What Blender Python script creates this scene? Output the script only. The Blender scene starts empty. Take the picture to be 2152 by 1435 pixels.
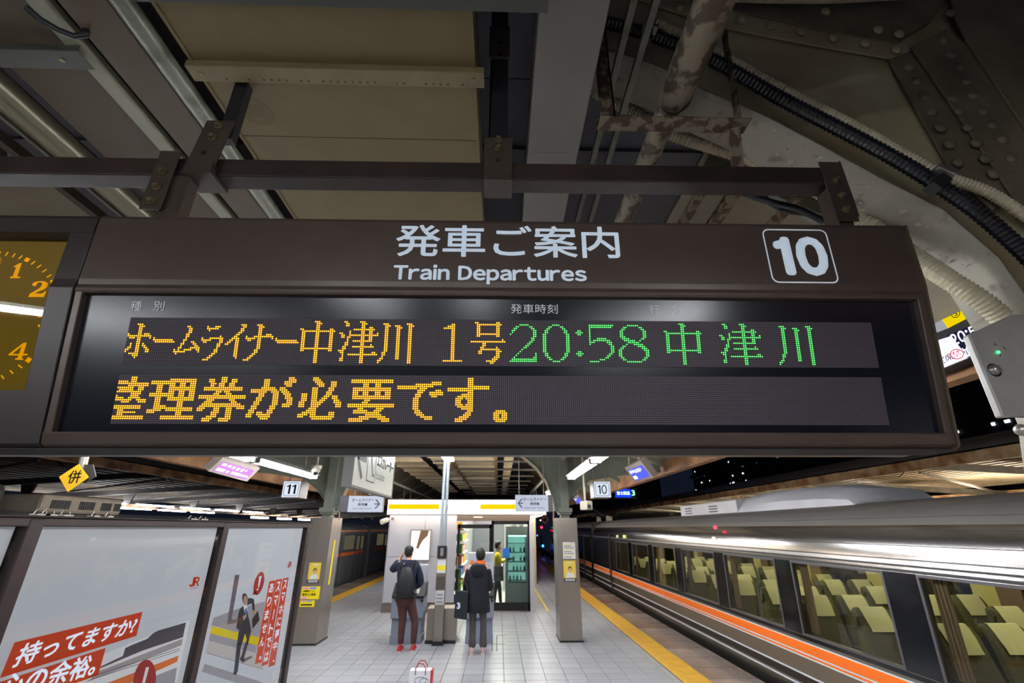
import bpy, bmesh, math, random
from mathutils import Vector, Matrix
R_ = random.Random(7)
S = bpy.context.scene; COL = S.collection
V = Vector
# ------------------------------------------------------------------ camera, world, exposure
F, CX, CY, HC = 956.0, 1076.0, 717.5, 2.0
TH = math.atan(392.5 / F); YW = math.radians(1.55)
FW = V((math.sin(YW) * math.cos(TH), math.cos(YW) * math.cos(TH), math.sin(TH)))
RT = V((math.cos(YW), -math.sin(YW), 0)); UP = RT.cross(FW); CAM = V((0, 0, HC))
cd = bpy.data.cameras.new('camera'); co = bpy.data.objects.new('camera', cd); COL.objects.link(co)
co.matrix_world = Matrix((RT, UP, -FW)).transposed().to_4x4() @ Matrix.Identity(4)
co.location = CAM
cd.sensor_width = 36; cd.lens = F / 2152 * 36; cd.clip_start = .05; cd.clip_end = 500
cd.dof.use_dof = True; cd.dof.focus_distance = 1.5; cd.dof.aperture_fstop = 5.0
S.camera = co
S.view_settings.view_transform = 'Standard'; S.view_settings.look = 'None'
S.view_settings.gamma = 1; S.view_settings.use_curve_mapping = False
S.view_settings.exposure = 0.0
S.cycles.max_bounces = 8; S.cycles.diffuse_bounces = 4; S.cycles.glossy_bounces = 4
S.cycles.transparent_max_bounces = 16; S.cycles.transmission_bounces = 6
S.cycles.sample_clamp_indirect = 4; S.cycles.use_denoising = True
S.cycles.caustics_reflective = False; S.cycles.caustics_refractive = False
w = bpy.data.worlds.new('night'); S.world = w; w.use_nodes = True
w.node_tree.nodes['Background'].inputs[0].default_value = (.010, .014, .030, 1)
w.node_tree.nodes['Background'].inputs[1].default_value = .5
LAMP = 85.0       # radiance of the fluorescent tubes

def ray(px, py): return FW + RT * ((px - CX) / F) + UP * ((CY - py) / F)
def atY(px, py, Y): d = ray(px, py); return CAM + d * (Y / d.y)
def atX(px, py, X): d = ray(px, py); return CAM + d * (X / d.x)
def atZ(px, py, Z): d = ray(px, py); return CAM + d * ((Z - HC) / d.z)
# ------------------------------------------------------------------ materials
def lin(c):
    return tuple(((x / 255) / 12.92 if x <= 10.3 else ((x / 255 + .055) / 1.055) ** 2.4) for x in c)
MC = {}
def mat(name, col, rough=.6, metal=0, var=0, col2=None, vs=8, bump=0, bs=60, emit=None, es=0, stretch=None, spec=None, ramp=(.35, .65), coat=0, detail=4):
    if name in MC: return MC[name]
    m = bpy.data.materials.new(name); m.use_nodes = True; nt = m.node_tree; N = nt.nodes; L = nt.links
    b = N['Principled BSDF']; c = lin(col) + (1,)
    b.inputs['Base Color'].default_value = c; b.inputs['Roughness'].default_value = rough; b.inputs['Metallic'].default_value = metal
    if spec is not None: b.inputs['Specular IOR Level'].default_value = spec
    if coat: b.inputs['Coat Weight'].default_value = coat; b.inputs['Coat Roughness'].default_value = .08
    tc = N.new('ShaderNodeTexCoord'); mp = N.new('ShaderNodeMapping'); L.new(tc.outputs['Object'], mp.inputs[0])
    if stretch: mp.inputs['Scale'].default_value = stretch
    if var or col2:
        n = N.new('ShaderNodeTexNoise'); n.inputs['Scale'].default_value = vs; n.inputs['Detail'].default_value = detail
        L.new(mp.outputs[0], n.inputs[0])
        r = N.new('ShaderNodeValToRGB'); L.new(n.outputs[0], r.inputs[0])
        r.color_ramp.elements[0].position = ramp[0]; r.color_ramp.elements[1].position = ramp[1]
        c2 = (lin(col2) + (1,)) if col2 else tuple(x * (1 - var) for x in c[:3]) + (1,)
        r.color_ramp.elements[0].color = c2; r.color_ramp.elements[1].color = c
        L.new(r.outputs[0], b.inputs['Base Color'])
    if bump:
        n2 = N.new('ShaderNodeTexNoise'); n2.inputs['Scale'].default_value = bs; n2.inputs['Detail'].default_value = 5
        L.new(mp.outputs[0], n2.inputs[0]); bp = N.new('ShaderNodeBump'); bp.inputs['Strength'].default_value = bump
        bp.inputs['Distance'].default_value = .01; L.new(n2.outputs[0], bp.inputs['Height']); L.new(bp.outputs[0], b.inputs['Normal'])
    if emit is not None:
        b.inputs['Emission Color'].default_value = lin(emit) + (1,); b.inputs['Emission Strength'].default_value = es
    MC[name] = m; return m
def glass(name, tint=(255, 255, 255), refl=1.0, rough=.02, ior=1.45):
    if name in MC: return MC[name]
    m = bpy.data.materials.new(name); m.use_nodes = True; nt = m.node_tree; N = nt.nodes; L = nt.links
    for n in list(N): N.remove(n)
    o = N.new('ShaderNodeOutputMaterial'); mx = N.new('ShaderNodeMixShader'); t = N.new('ShaderNodeBsdfTransparent'); g = N.new('ShaderNodeBsdfGlossy')
    fr = N.new('ShaderNodeFresnel'); fr.inputs[0].default_value = ior; mu = N.new('ShaderNodeMath'); mu.operation = 'MULTIPLY'; mu.inputs[1].default_value = refl
    t.inputs[0].default_value = lin(tint) + (1,); g.inputs[1].default_value = rough
    L.new(fr.outputs[0], mu.inputs[0]); L.new(mu.outputs[0], mx.inputs[0]); L.new(t.outputs[0], mx.inputs[1]); L.new(g.outputs[0], mx.inputs[2]); L.new(mx.outputs[0], o.inputs[0])
    MC[name] = m; return m
def em(name, col, s):
    return mat(name, (0, 0, 0), .6, emit=col, es=s, spec=0)
M_tube = em('lamp tube', (246, 250, 255), LAMP)
M_white = mat('lettering white', (232, 238, 244), .5, emit=(214, 226, 238), es=.20)  # faint emission added to brighten the white lettering
M_black = mat('print black', (22, 24, 28), .5)
M_steel = mat('brushed steel', (176, 170, 162), .38, .85, var=.15, vs=3, stretch=(1, 1, .1))
M_dark = mat('dark metal', (40, 38, 38), .5, .2)
M_brown = mat('brown sign paint', (78, 65, 58), .36, .25, var=.12, vs=14, spec=.5)
M_tubebrown = mat('brown tube paint', (54, 39, 33), .6, .1, col2=(38, 29, 26), vs=6, bump=.15, bs=90)
M_bolt = mat('zinc bolt', (150, 135, 105), .4, .7, var=.4, vs=60)
# ------------------------------------------------------------------ mesh builder
class MB:
    def __init__(s): s.v = []; s.f = []; s.m = []; s.cm = 0
    def add(s, vs, fs):
        o = len(s.v); s.v += [V(p) for p in vs]; s.f += [[i + o for i in f] for f in fs]; s.m += [s.cm] * len(fs); return s
    def box(s, c, d, rz=0, M=None):
        x, y, z = (k / 2 for k in d); P = [V((a, b, e)) for e in (-z, z) for b in (-y, y) for a in (-x, x)]
        T = M if M else Matrix.Rotation(rz, 4, 'Z')
        P = [(T @ p) + V(c) for p in P]
        return s.add(P, [(0, 2, 3, 1), (4, 5, 7, 6), (0, 1, 5, 4), (2, 6, 7, 3), (0, 4, 6, 2), (1, 3, 7, 5)])
    def bb(s, x0, x1, y0, y1, z0, z1): return s.box(((x0 + x1) / 2, (y0 + y1) / 2, (z0 + z1) / 2), (abs(x1 - x0), abs(y1 - y0), abs(z1 - z0)))
    def bar(s, a, b, wd, ht, up=(0, 0, 1)):
        a, b = V(a), V(b); d = (b - a).normalized(); u = V(up); r = d.cross(u)
        if r.length < 1e-4: r = d.cross(V((0, 1, 0)))
        r.normalize(); u = r.cross(d); r *= wd / 2; u *= ht / 2
        P = [a - r - u, a + r - u, a + r + u, a - r + u, b - r - u, b + r - u, b + r + u, b - r + u]
        return s.add(P, [(0, 1, 2, 3), (7, 6, 5, 4), (0, 4, 5, 1), (1, 5, 6, 2), (2, 6, 7, 3), (3, 7, 4, 0)])
    def cyl(s, a, b, r, n=12, r2=None, caps=True):
        a, b = V(a), V(b); d = (b - a).normalized(); t = V((0, 0, 1)) if abs(d.z) < .9 else V((1, 0, 0)); x = d.cross(t).normalized(); y = d.cross(x)
        r2 = r if r2 is None else r2; P = []
        for c, q in ((a, r), (b, r2)): P += [c + x * math.cos(k * 2 * math.pi / n) * q + y * math.sin(k * 2 * math.pi / n) * q for k in range(n)]
        fs = [(k, (k + 1) % n, (k + 1) % n + n, k + n) for k in range(n)]
        if caps: fs += [tuple(range(n))[::-1], tuple(range(n, 2 * n))]
        return s.add(P, fs)
    def tube(s, pts, r, n=10, ridge=0, step=None):
        pts = [V(p) for p in pts]
        if step:   # even spacing along the path
            out = [pts[0]]; need = step
            for a, c in zip(pts, pts[1:]):
                L_ = (c - a).length; pos = 0
                while L_ - pos >= need: pos += need; out.append(a.lerp(c, pos / L_)); need = step
                need -= L_ - pos
            pts = out
        P = []; ref = None
        for i, p in enumerate(pts):
            d = (pts[min(i + 1, len(pts) - 1)] - pts[max(i - 1, 0)]).normalized()
            if ref is None: ref = d.cross(V((0, 0, 1)) if abs(d.z) < .9 else V((1, 0, 0))).normalized()
            ref = (ref - d * ref.dot(d)).normalized(); y = d.cross(ref)
            q = r * (1 - ridge * (i % 2))
            P += [p + ref * math.cos(k * 2 * math.pi / n) * q + y * math.sin(k * 2 * math.pi / n) * q for k in range(n)]
        fs = []
        for i in range(len(pts) - 1):
            fs += [(i * n + k, i * n + (k + 1) % n, (i + 1) * n + (k + 1) % n, (i + 1) * n + k) for k in range(n)]
        fs += [tuple(range(n))[::-1], tuple(range((len(pts) - 1) * n, len(pts) * n))]
        return s.add(P, fs)
    def prism(s, poly, M, d):
        """poly: 2-D outline in the plane of matrix M (x right, y up, z out), thickness d going to -z"""
        n = len(poly); P = [M @ V((x, y, 0)) for x, y in poly] + [M @ V((x, y, -d)) for x, y in poly]
        return s.add(P, [tuple(range(n)), tuple(range(n, 2 * n))[::-1]] + [(k + n, (k + 1) % n + n, (k + 1) % n, k) for k in range(n)])
    def flat(s, poly, M, z=0):
        return s.add([M @ V((x, y, z)) for x, y in poly], [tuple(range(len(poly)))])
    def rows(s, rows, closed=False, caps=False):
        n = len(rows[0]); P = [p for r in rows for p in r]; fs = []
        for i in range(len(rows) - 1):
            for k in range(n if closed else n - 1): fs.append((i * n + k, i * n + (k + 1) % n, (i + 1) * n + (k + 1) % n, (i + 1) * n + k))
        if caps: fs += [tuple(range(n))[::-1], tuple(range((len(rows) - 1) * n, len(rows) * n))]
        return s.add(P, fs)
    def sphere(s, c, r, n=12, h=8, sc=(1, 1, 1)):
        rows = [[V(c) + V((math.sin(math.pi * i / h) * math.cos(2 * math.pi * k / n) * r * sc[0], math.sin(math.pi * i / h) * math.sin(2 * math.pi * k / n) * r * sc[1], math.cos(math.pi * i / h) * r * sc[2])) for k in range(n)] for i in range(h + 1)]
        return s.rows(rows, closed=True)
    def build(s, name, m, parent=None, bevel=0, smooth=False, local=False, seg=2):
        me = bpy.data.meshes.new(name)
        off = parent.get('_o') if (parent is not None and not local) else None
        vs = s.v
        if off is not None: o3 = V(off); vs = [p - o3 for p in s.v]
        me.from_pydata([tuple(p) for p in vs], [], s.f)
        ms = m if isinstance(m, (list, tuple)) else [m]
        for q in ms: me.materials.append(q)
        if len(ms) > 1:
            for p, k in zip(me.polygons, s.m): p.material_index = k
        bm = bmesh.new(); bm.from_mesh(me); bmesh.ops.remove_doubles(bm, verts=bm.verts, dist=1e-5) if smooth else None
        bmesh.ops.recalc_face_normals(bm, faces=bm.faces) if smooth else None
        if bevel: bmesh.ops.bevel(bm, geom=[e for e in bm.edges if e.is_manifold and e.calc_face_angle(0) > .5], offset=bevel, segments=seg, profile=.5, affect='EDGES')
        bm.to_mesh(me); bm.free()
        if smooth:
            for p in me.polygons: p.use_smooth = True
            try: me.set_sharp_from_angle(angle=math.radians(40))
            except Exception: pass
        o = bpy.data.objects.new(name, me); COL.objects.link(o)
        if parent is not None:
            o.parent = parent
            if off is not None: o['_o'] = list(off)
            elif '_o' in parent: o['_o'] = parent['_o']
        else: o['_o'] = [0, 0, 0]
        return o
def mb(): return MB()
def thing(name, label, cat, loc=(0, 0, 0), group=None, kind=None):
    o = bpy.data.objects.new(name, None); COL.objects.link(o); o.location = loc; o.empty_display_size = .1
    o['_o'] = list(loc); tag(o, label, cat, group, kind); return o
def tag(o, label=None, cat=None, group=None, kind=None):
    if label: o['label'] = label
    if cat: o['category'] = cat
    if group: o['group'] = group
    if kind: o['kind'] = kind
    return o
def struct(o): o['kind'] = 'structure'; return o
def dup(root, loc, label=None, group=None):
    def cp(o, par):
        c = o.copy(); COL.objects.link(c); c.parent = par
        for ch in o.children: cp(ch, c)
        return c
    r = cp(root, None); r.location = loc
    if label: r['label'] = label
    if group: r['group'] = group
    return r
def frame(o, r, u):
    r = V(r).normalized(); u = V(u).normalized(); n = r.cross(u)
    return Matrix(((r.x, u.x, n.x, o[0]), (r.y, u.y, n.y, o[1]), (r.z, u.z, n.z, o[2]), (0, 0, 0, 1)))
def onpl(M, px, py, off=0):
    """where the line of sight through a pixel meets the plane of M; local 2-D coordinates"""
    o = M.translation + M.col[2].xyz * off; n = M.col[2].xyz; d = ray(px, py)
    t = (o - CAM).dot(n) / d.dot(n); q = CAM + d * t - M.translation
    return q.dot(M.col[0].xyz), q.dot(M.col[1].xyz)
def glyphs(s, bold, latin, spacing):
    """outline of a line of lettering as one mesh; latin letters are set from the full-width sans-serif forms"""
    def one(t):
        cu = bpy.data.curves.new('t', 'FONT'); cu.body = t; cu.size = 1; cu.resolution_u = 3; cu.space_character = spacing; cu.align_x = 'CENTER'; cu.space_line = .9
        o = bpy.data.objects.new('t', cu); COL.objects.link(o); bpy.context.view_layer.update()
        me = bpy.data.meshes.new_from_object(o); bpy.data.objects.remove(o); return me
    def fat(me):      # heavier strokes: the outline stamped again around itself
        if not bold: return me
        P = [v.co.copy() for v in me.vertices]; Fs = [list(p.vertices) for p in me.polygons]; vs, fs = [], []
        for i, (dx, dy) in enumerate([(0, 0)] + [(math.cos(a), math.sin(a)) for a in [k * math.pi / 4 for k in range(8)]]):
            o = len(vs); vs += [(p.x + dx * bold, p.y + dy * bold, 0) for p in P]; fs += [[j + o for j in f] for f in Fs]
        m2 = bpy.data.meshes.new('t'); m2.from_pydata(vs, [], fs); return m2
    if not latin: return fat(one(s))
    vs, fs, x = [], [], 0.0
    for ch in s:
        if ch == ' ': x += .36; continue
        if ch == '1':      # plain one without a foot
            q = .055; P = [(.20 - q, 0), (.20 + q, 0), (.20 + q, .735), (.20 - q * .55, .735), (.13, .665), (.0, .63), (.0, .56), (.20 - q, .575)]
            o = len(vs); vs += [(a + x, c, 0) for a, c in P]; fs += [[o + j for j in (0, 1, 7)], [o + j for j in (1, 2, 7)], [o + j for j in (7, 2, 3, 4)], [o + j for j in (7, 4, 5, 6)]]; x += .26 + latin; continue
        me = one(chr(ord(ch) + 0xFEE0) if 33 <= ord(ch) <= 126 else ch)
        ax = min(v.co.x for v in me.vertices); bx = max(v.co.x for v in me.vertices); o = len(vs)
        vs += [(v.co.x - ax + x, v.co.y, 0) for v in me.vertices]; fs += [[i + o for i in p.vertices] for p in me.polygons]; x += bx - ax + latin
    me = bpy.data.meshes.new('t'); me.from_pydata(vs, [], fs); return fat(me)
def text(s, M, x0, x1, y0, y1, m, parent, bold=0, z=.001, name='lettering', shear=0, rot=0, spacing=1.0, latin=0):
    """lettering as flat geometry filling the box x0..x1, y0..y1 in the plane of M"""
    me = glyphs(s, bold, latin, spacing)
    xs = [v.co.x for v in me.vertices]; ys = [v.co.y for v in me.vertices]
    ax, bx, ay, by = min(xs), max(xs), min(ys), max(ys)
    off = V(parent['_o']) if parent is not None and '_o' in parent else V((0, 0, 0))
    cxm, cym = (x0 + x1) / 2, (y0 + y1) / 2; cr, sr = math.cos(rot), math.sin(rot)
    for v in me.vertices:
        x = (v.co.x - ax) / (bx - ax) * (x1 - x0) - (x1 - x0) / 2; y = (v.co.y - ay) / (by - ay) * (y1 - y0) - (y1 - y0) / 2
        x += shear * y
        x, y = x * cr - y * sr, x * sr + y * cr
        v.co = M @ V((cxm + x, cym + y, z)) - off
    me.materials.clear(); me.materials.append(m); me.name = name
    ob = bpy.data.objects.new(name, me); COL.objects.link(ob)
    if parent is not None: ob.parent = parent; ob['_o'] = parent['_o']
    return ob
def textpx(s, M, px0, px1, pyt, pyb, m, parent, **k):
    ym = (pyt + pyb) / 2; xm = (px0 + px1) / 2
    x0 = onpl(M, px0, ym)[0]; x1 = onpl(M, px1, ym)[0]; y1 = onpl(M, xm, pyt)[1]; y0 = onpl(M, xm, pyb)[1]
    return text(s, M, x0, x1, y0, y1, m, parent, **k)
def rrect(x0, x1, y0, y1, r, n=5):
    P = []
    for cx, cy, a in ((x1 - r, y1 - r, 0), (x0 + r, y1 - r, 90), (x0 + r, y0 + r, 180), (x1 - r, y0 + r, 270)):
        P += [(cx + r * math.cos(math.radians(a + 90 * k / n)), cy + r * math.sin(math.radians(a + 90 * k / n))) for k in range(n + 1)]
    return P
def ring(b, outer, inner, M, z=.001):
    n = len(outer); b.add([M @ V((x, y, z)) for x, y in outer + inner], [(k, (k + 1) % n, (k + 1) % n + n, k + n) for k in range(n)])
def bolt(b, p, out, r=.008, h=.006):
    p = V(p); o = V(out).normalized(); b.cyl(p, p + o * h * .3, r * 1.5, 12); b.cyl(p + o * h * .3, p + o * h, r, 6)
# ================================================================== DEPARTURE BOARD
SR = Matrix.Rotation(math.radians(-.25), 4, 'Z') @ Matrix.Rotation(math.radians(-.17), 4, 'Y')
SA = (SR @ V((1, 0, 0))); SUPV = (SR @ V((0, 0, 1))); SN = (SR @ V((0, 1, 0)))
tl = math.radians(9.5)
SB = (SUPV * math.cos(tl) - SN * math.sin(tl)).normalized()
SC = V((.03, 1.369, 2.495))
SM = frame(SC, SA, SB)                       # plane of the screen (x right, y up, z towards the viewer)
SH = frame(SC + SN * -.0396 + SUPV * .2366, SA, (SUPV * .27 - SN * .014).normalized())   # plane of the header
def sp(x, y, z): return SC + SA * x + SN * y + SUPV * z
def prof(b, pts, x0, x1):
    n = len(pts); b.add([sp(x0, *p) for p in pts] + [sp(x1, *p) for p in pts], [tuple(range(n)), tuple(range(n, 2 * n))[::-1]] + [(k + n, (k + 1) % n + n, (k + 1) % n, k) for k in range(n)])
def vz(v, out=0): return (-v * math.sin(tl) - out * math.cos(tl), v * math.cos(tl) - out * math.sin(tl))
board = thing('departure_board', 'large brown hanging train departure board with orange and green dot lettering', 'departure board', tuple(SC))
TOPP = [vz(.217), vz(.217, .004), vz(.224, .007), vz(.233, .006), (-.0412, .243), (-.0440, .262), (-.0560, .490), (-.052, .502), (-.03, .508), (.16, .508), (.16, .2)]
b = mb(); prof(b, TOPP, -1.404, 1.396); b.build('header', M_brown, board)
BOTP = [vz(-.224), vz(-.224, .004), vz(-.230, .007), vz(-.258, .004), vz(-.266, -.006), (.06, -.268), (.16, -.268), (.16, -.21)]
b = mb(); prof(b, BOTP, -1.404, 1.396); b.build('bottom_rail', M_brown, board)
def side_rail(x0, x1):
    b = mb()
    prof(b, [vz(-.24, .005), vz(.225, .005), vz(.225, -.03), vz(-.24, -.03)], x0, x1); return b
side_rail(-1.404, -1.380).build('side_rail', M_brown, board, bevel=.003)
side_rail(1.370, 1.396).build('side_rail', M_brown, board, bevel=.003)
b = mb(); prof(b, [vz(-.262, .012), vz(.236, .012), (-.056, .256), (-.069, .492), (-.03, .512), (.165, .512), (.165, -.272), (.05, -.272)], 1.396, 1.404); b.build('end_plate', mat('end plate', (92, 80, 66), .45, .3, var=.2, vs=20), board)
b = mb(); prof(b, [(-.01, .24), (-.02, .5), (.158, .5), (.158, -.266), (.10, -.266)], -1.39, 1.39); b.build('case', M_dark, board)
b = mb(); prof(b, [(.050, -.2705), (.050, -.268), (.163, -.2695), (.163, -.272)], -3.2, 1.39); b.build('bottom_plate', mat('underside black', (10, 10, 11), .7), board)
b = mb(); prof(b, [(.165, -.270), (.165, -.262), (.215, -.262), (.215, -.270)], -3.2, 1.37); b.build('rear_lip', mat('lip', (120, 112, 104), .35, .5), board)
M_scr = mat('screen glass', (15, 17, 26), .22, 0, spec=.36)
b = mb(); b.prism([(-1.385, -.228), (1.375, -.228), (1.375, .221), (-1.385, .221)], SM @ Matrix.Translation((0, 0, -.014)), .01); b.build('screen', M_scr, board)
SL = SM @ Matrix.Translation((0, 0, -.0135))
# led field
PT = .006341; U0 = -1.2215; VT1 = .1352; ROW2 = 29 * .00637
PV = .00637
M_field = mat('led field', (42, 36, 42), .7); M_off = mat('led off', (104, 92, 104), .5); M_amb = em('led amber', (255, 160, 16), 1.7); M_ambc = em('led amber core', (255, 206, 84), 2.6); M_grn = em('led green', (30, 232, 62), 1.3); M_grc = em('led green core', (140, 255, 150), 3.0)
for k in (0, 1):
    v1 = VT1 - k * ROW2 + PV * .6; v0 = VT1 - k * ROW2 - 23.6 * PV
    b = mb(); b.prism([(U0 - .004, v0), (U0 + 383.6 * PT, v0), (U0 + 383.6 * PT, v1), (U0 - .004, v1)], SL @ Matrix.Translation((0, 0, .0008)), .0007); b.build('led_panel', M_field, board)
def R(s):
    """'3:5-7;4:6' -> {row: set(cols)}"""
    out = {}
    for part in s.split(';'):
        r, cs = part.split(':'); rr = r.split('-'); st = set()
        for c in cs.split(','):
            q = c.split('-'); st |= set(range(int(q[0]), int(q[-1]) + 1))
        for k in range(int(rr[0]), int(rr[-1]) + 1): out.setdefault(k, set()).update(st)
    return out
TSU = '18:%s'
G = {
'ho': '3:5-7;4:6-8;5-7:6-7;8:1,6-7,9-11;9:1-12;10:2-4,6-7,12;11-12:6-7;13:3,6-7,9;14:3,6-7,9-10;15:2-3,6-7,10-11;16:0-2,6-7,11-12;17:0-1,6-7,11-12;18:3-7;19:5-7;20:6',
'bar': '10:0;11:0-9;12:1-10', 'bar2': '10:0;11:0-10;12:1-11',
'mu': '4:5-6;5:6-7;6:6-7;7:6-7;8:5-6;9:5-6;10:5;11:4-5;12:4,8-9;13:3-4,9-10;14:3,10-11;15:2-3,8-12;16:0,2,5-8,11-12;17:0-5,12;18:1',
'ra': '4:2,6-8;5:2-7;6:3;9:9;10:0,4-10;11:0-4,9-10;12:1-2,9-10;13:8-9;14:8-9;15:8;16:7-8;17:7-8;18:6-7;19:5-6;20:4-5;21:2-4',
'i': '3:7-9;4:8-9;5:7-8;6:7-8;7:6-7;8:5-6;9:4-5;10:3-6;11:2-3,5-6;12:1-2,5-6;13:0-1,5-6;14-19:5-6;20:6',
'na': '3:5-7;4:6-8;5-7:6-7;8:6-7,10-12;9:0,4-13;10:0-4,6-7,13;11:1-2,6-7;12-15:6-7;16:5-6;17:5-6;18:4-5;19:3-4;20:2-3;21:0-2',
'naka': '1:7-9;2:8-10;3-4:8-9;5:0-1,8-9,15-16;6:1-17;7-14:1-2,8-9,15-16;15:1-16;16:1-2,8-9,15-16;17-22:8-9',
'tsu': '1:2-3,10-12;2:3-4,11-13;3:3-4,11-12;4:11-12,15-16;5:7-17;6:5,11-12,15-16;7:0-1,5,11-12,15-16,19;8:1-2,5-19;9:1-2,4-5,11-12,15-16;10:4,11-12,15-16;11:4,7-16;12:3-4,11-12;13:3-4,11-12,16;14:2-3,7-17;15:2-3,11-12;16:0-2,11-12;17:1-2,11-12,17-18;18:2,5-19;19:2,11-12;20:1-2,11-12;21:1-2,11-12;22:11-12',
'kawa': '2:3-5,15-17;3:4-6,9-11,16-18;4:4-5,10-12,16-17;5-16:4-5,10-11,16-17;17-18:3-4,10-11,16-17;19:3,10-11,16-17;20:2-3,10-11,16-17;21:1-2,16-17;22:1,16-17',
'one': '2:4-5;3:2-5;4:0-5;5-20:4-5;21:0-9',
'go': '1:2-3,13-14;2:3-15;3-6:3-4,13-14;7:3-14;8:3-4,13-14;10:16;11:0-17;12-13:6-7;14:5-6,13;15:5-14;16:4-5,13-15;17:4-5,13-14;18:13-14;19:12-14;20:11-13;21:8-12;22:10-11',
'd2': '2:5-9;3:3-4,10-11;4:2-3,11-12;5:1-2,12-13;6:1,12-13;7:0,12-13;8:12-13;9-10:11-12;11:10-11;12:9-10;13:8-9;14:7-8;15:6;16:5;17:4,13;18:3,13;19:2,12-13;20:1-13;21:0-13',
'd0': '2:5-8;3:3-4,9-10;4:2-3,10-11;5-6:1-2,11-12;7-16:0-1,12-13;17-18:1-2,11-12;19:2-3,10-11;20:3-4,9-10;21:5-8',
'col': '5:1-2;6:0-3;7:1-2;16:1-2;17:0-3;18:1-2',
'd5': '2:0-12;3:0-11;4-8:0;9:0,4-8;10:0,2-10;11:0-2,9-11;12:0,10-11;13-15:11-12;16:11-12;17:10-11;18:9-10;19:8-9;20:5-7;21:0-4',
'd8': '2:5-10;3:3-4,11-12;4:2-3,12-13;5-7:1-2,13-14;8:1-3,13-14;9:2-5,12-13;10:3-8,11;11:5-10;12:4,8-12;13:2-3,10-13;14:1-2,12-14;15:0-1,13-15;16-18:0-1,14-15;19:1-2,13-14;20:2-3,12-13;21:4-11',
'gnaka': '1:8-10;2:9-11;3-4:9-10;5:0-1,9-10,17-18;6:1-19;7-14:1-2,9-10,17-18;15:1-18;16:1-2,9-10,17-18;17-22:9-10',
'gtsu': '1:2-3,11-13;2:3-4,12-14;3:3-4,12-13;4:12-13,17-18;5:7-19;6:5,12-13,17-18;7:0-1,5,12-13,17-18,21;8:1-2,5-21;9:1-2,4-5,12-13,17-18;10:4,12-13,17-18;11:4,7-18;12:3-4,12-13;13:3-4,12-13,18;14:2-3,7-19;15:2-3,12-13;16:0-2,12-13;17:1-2,12-13,19-20;18:2,5-21;19:2,12-13;20-21:1-2,12-13;22:12-13',
'gkawa': '2:3-5,17-19;3:4-6,10-12,18-20;4:4-5,11-13,18-19;5-16:4-5,11-12,18-19;17-18:3-4,11-12,18-19;19:3,11-12,18-19;20:2-3,11-12,18-19;21:1-2,18-19;22:1,18-19',
'sei': '1-2:0,7-9;3:0-5,7-9;4:0-15;5:0,6-15;6:0-8,11-13;7:0,2-8,11-13;8:0-12;9:0,8-12;10:0-1,8-11;11:0-4,7-12;12:0-8,11-15;13:0,4-7,12-15;15-16:0-13;17:3-5;18:3-11;19:3-5;20-21:0-15',
'ri': '2:9-21;3:0-21;4:0-11,14-16,19-21;5:3-5,9-11,14-16,19-21;6-7:3-5,9-21;8:3-5,9-11,14-16,19-21;9-10:0-11,14-16,19-21;11-12:3-5,9-21;13-14:3-5,14-16;15:3-8,14-16;16:3-21;17:0-6,9-21;18:0-3,14-16;19:14-16;20-21:7-22',
'ken': '1:10-12;2:4-6,10-12,15-17;3:4-6,10-12,15-17;4:5-7,9-11,14-16;5:5-6,9-11,14-16;6-7:2-20;8:8-10,12-14;9:7-9,13-15;10-11:0-22;12:4-7,15-17;13:3-6,16-18;14:2-20;15:1-22;16:0-3,8-10,14-16,19-22;17:0-2,8-10,14-16;18:7-10,14-16;19:7-9,14-16;20:5-9,14-16;21:3-7,11-16;22:3-6,11-15',
'ga': '1:19-21;2:7-9,19-22;3:7-9,17-22;4:7-9,17-20;5:7-9,18-20;6:6-12,15-17;7:1-13,15-18;8:1-8,11-14,16-19;9:5-7,12-14,17-20;10:5-7,12-14,18-20;11:4-6,12-14,18-21;12:4-6,12-14,19-21;13:3-5,12-14,19-21;14:3-5,12-14,17-21;15:2-4,11-13,17-20;16:2-4,11-13;17:1-3,10-12;18:1-3,5-7,10-12;19:0-2,5-11;20:0-2,6-11;21:7-10',
'hitsu': '1:6-8;2:6-9;3:7-10,15-17;4:8-11,15-17;5:9-11,15-17;6:6-8,14-16;7:6-8,14-16;8:6-8,13-15;9:1-3,6-8,13-15;10:1-3,6-8,12-14,16-18;11:1-3,6-8,11-13,16-18;12:1-3,6-8,10-12,17-19;13:0-2,6-8,9-11,17-20;14:0-2,6-10,18-20;15:0-2,6-9,18-20;16:5-8;17:4-8;18:2-8,15-17;19:0-4,6-8,15-17;20:0-2,6-17;21:7-16',
'you': '2-3:1-21;4-5:7-9,13-15;6-7:2-20;8-9:2-4,7-9,13-15,18-20;10-11:2-20;12:8-10;13:7-9;14-15:0-22;16:5-7,14-17;17:3-9,13-16;18:3-15;19:9-16;20:6-18;21:1-10,15-20;22:1-7,17-20',
'de': '3:17-21;4:9-21;5:0-17;6:0-9,11-14;7:10-13,19-21;8:10-12,16-22;9:9-11,16-22;10:9-11,17-19;11-16:8-10;17:9-11;18:9-12;19:10-13;20:12-17;21:14-17',
'su': '1-4:10-12;5:10-20;6:0-20;7:0-12;8:10-12;9:7-12;10:5-12;11:4-7,9-12;12-13:4-6,10-12;14:4-7,9-12;15:5-12;16:7-12;17:10-12;18:9-11;19:8-11;20:6-10;21:4-9;22:4-7',
'maru': '17:1-5;18:0-6;19-20:0-2,4-6;21:0-6;22:1-5'}
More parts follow.
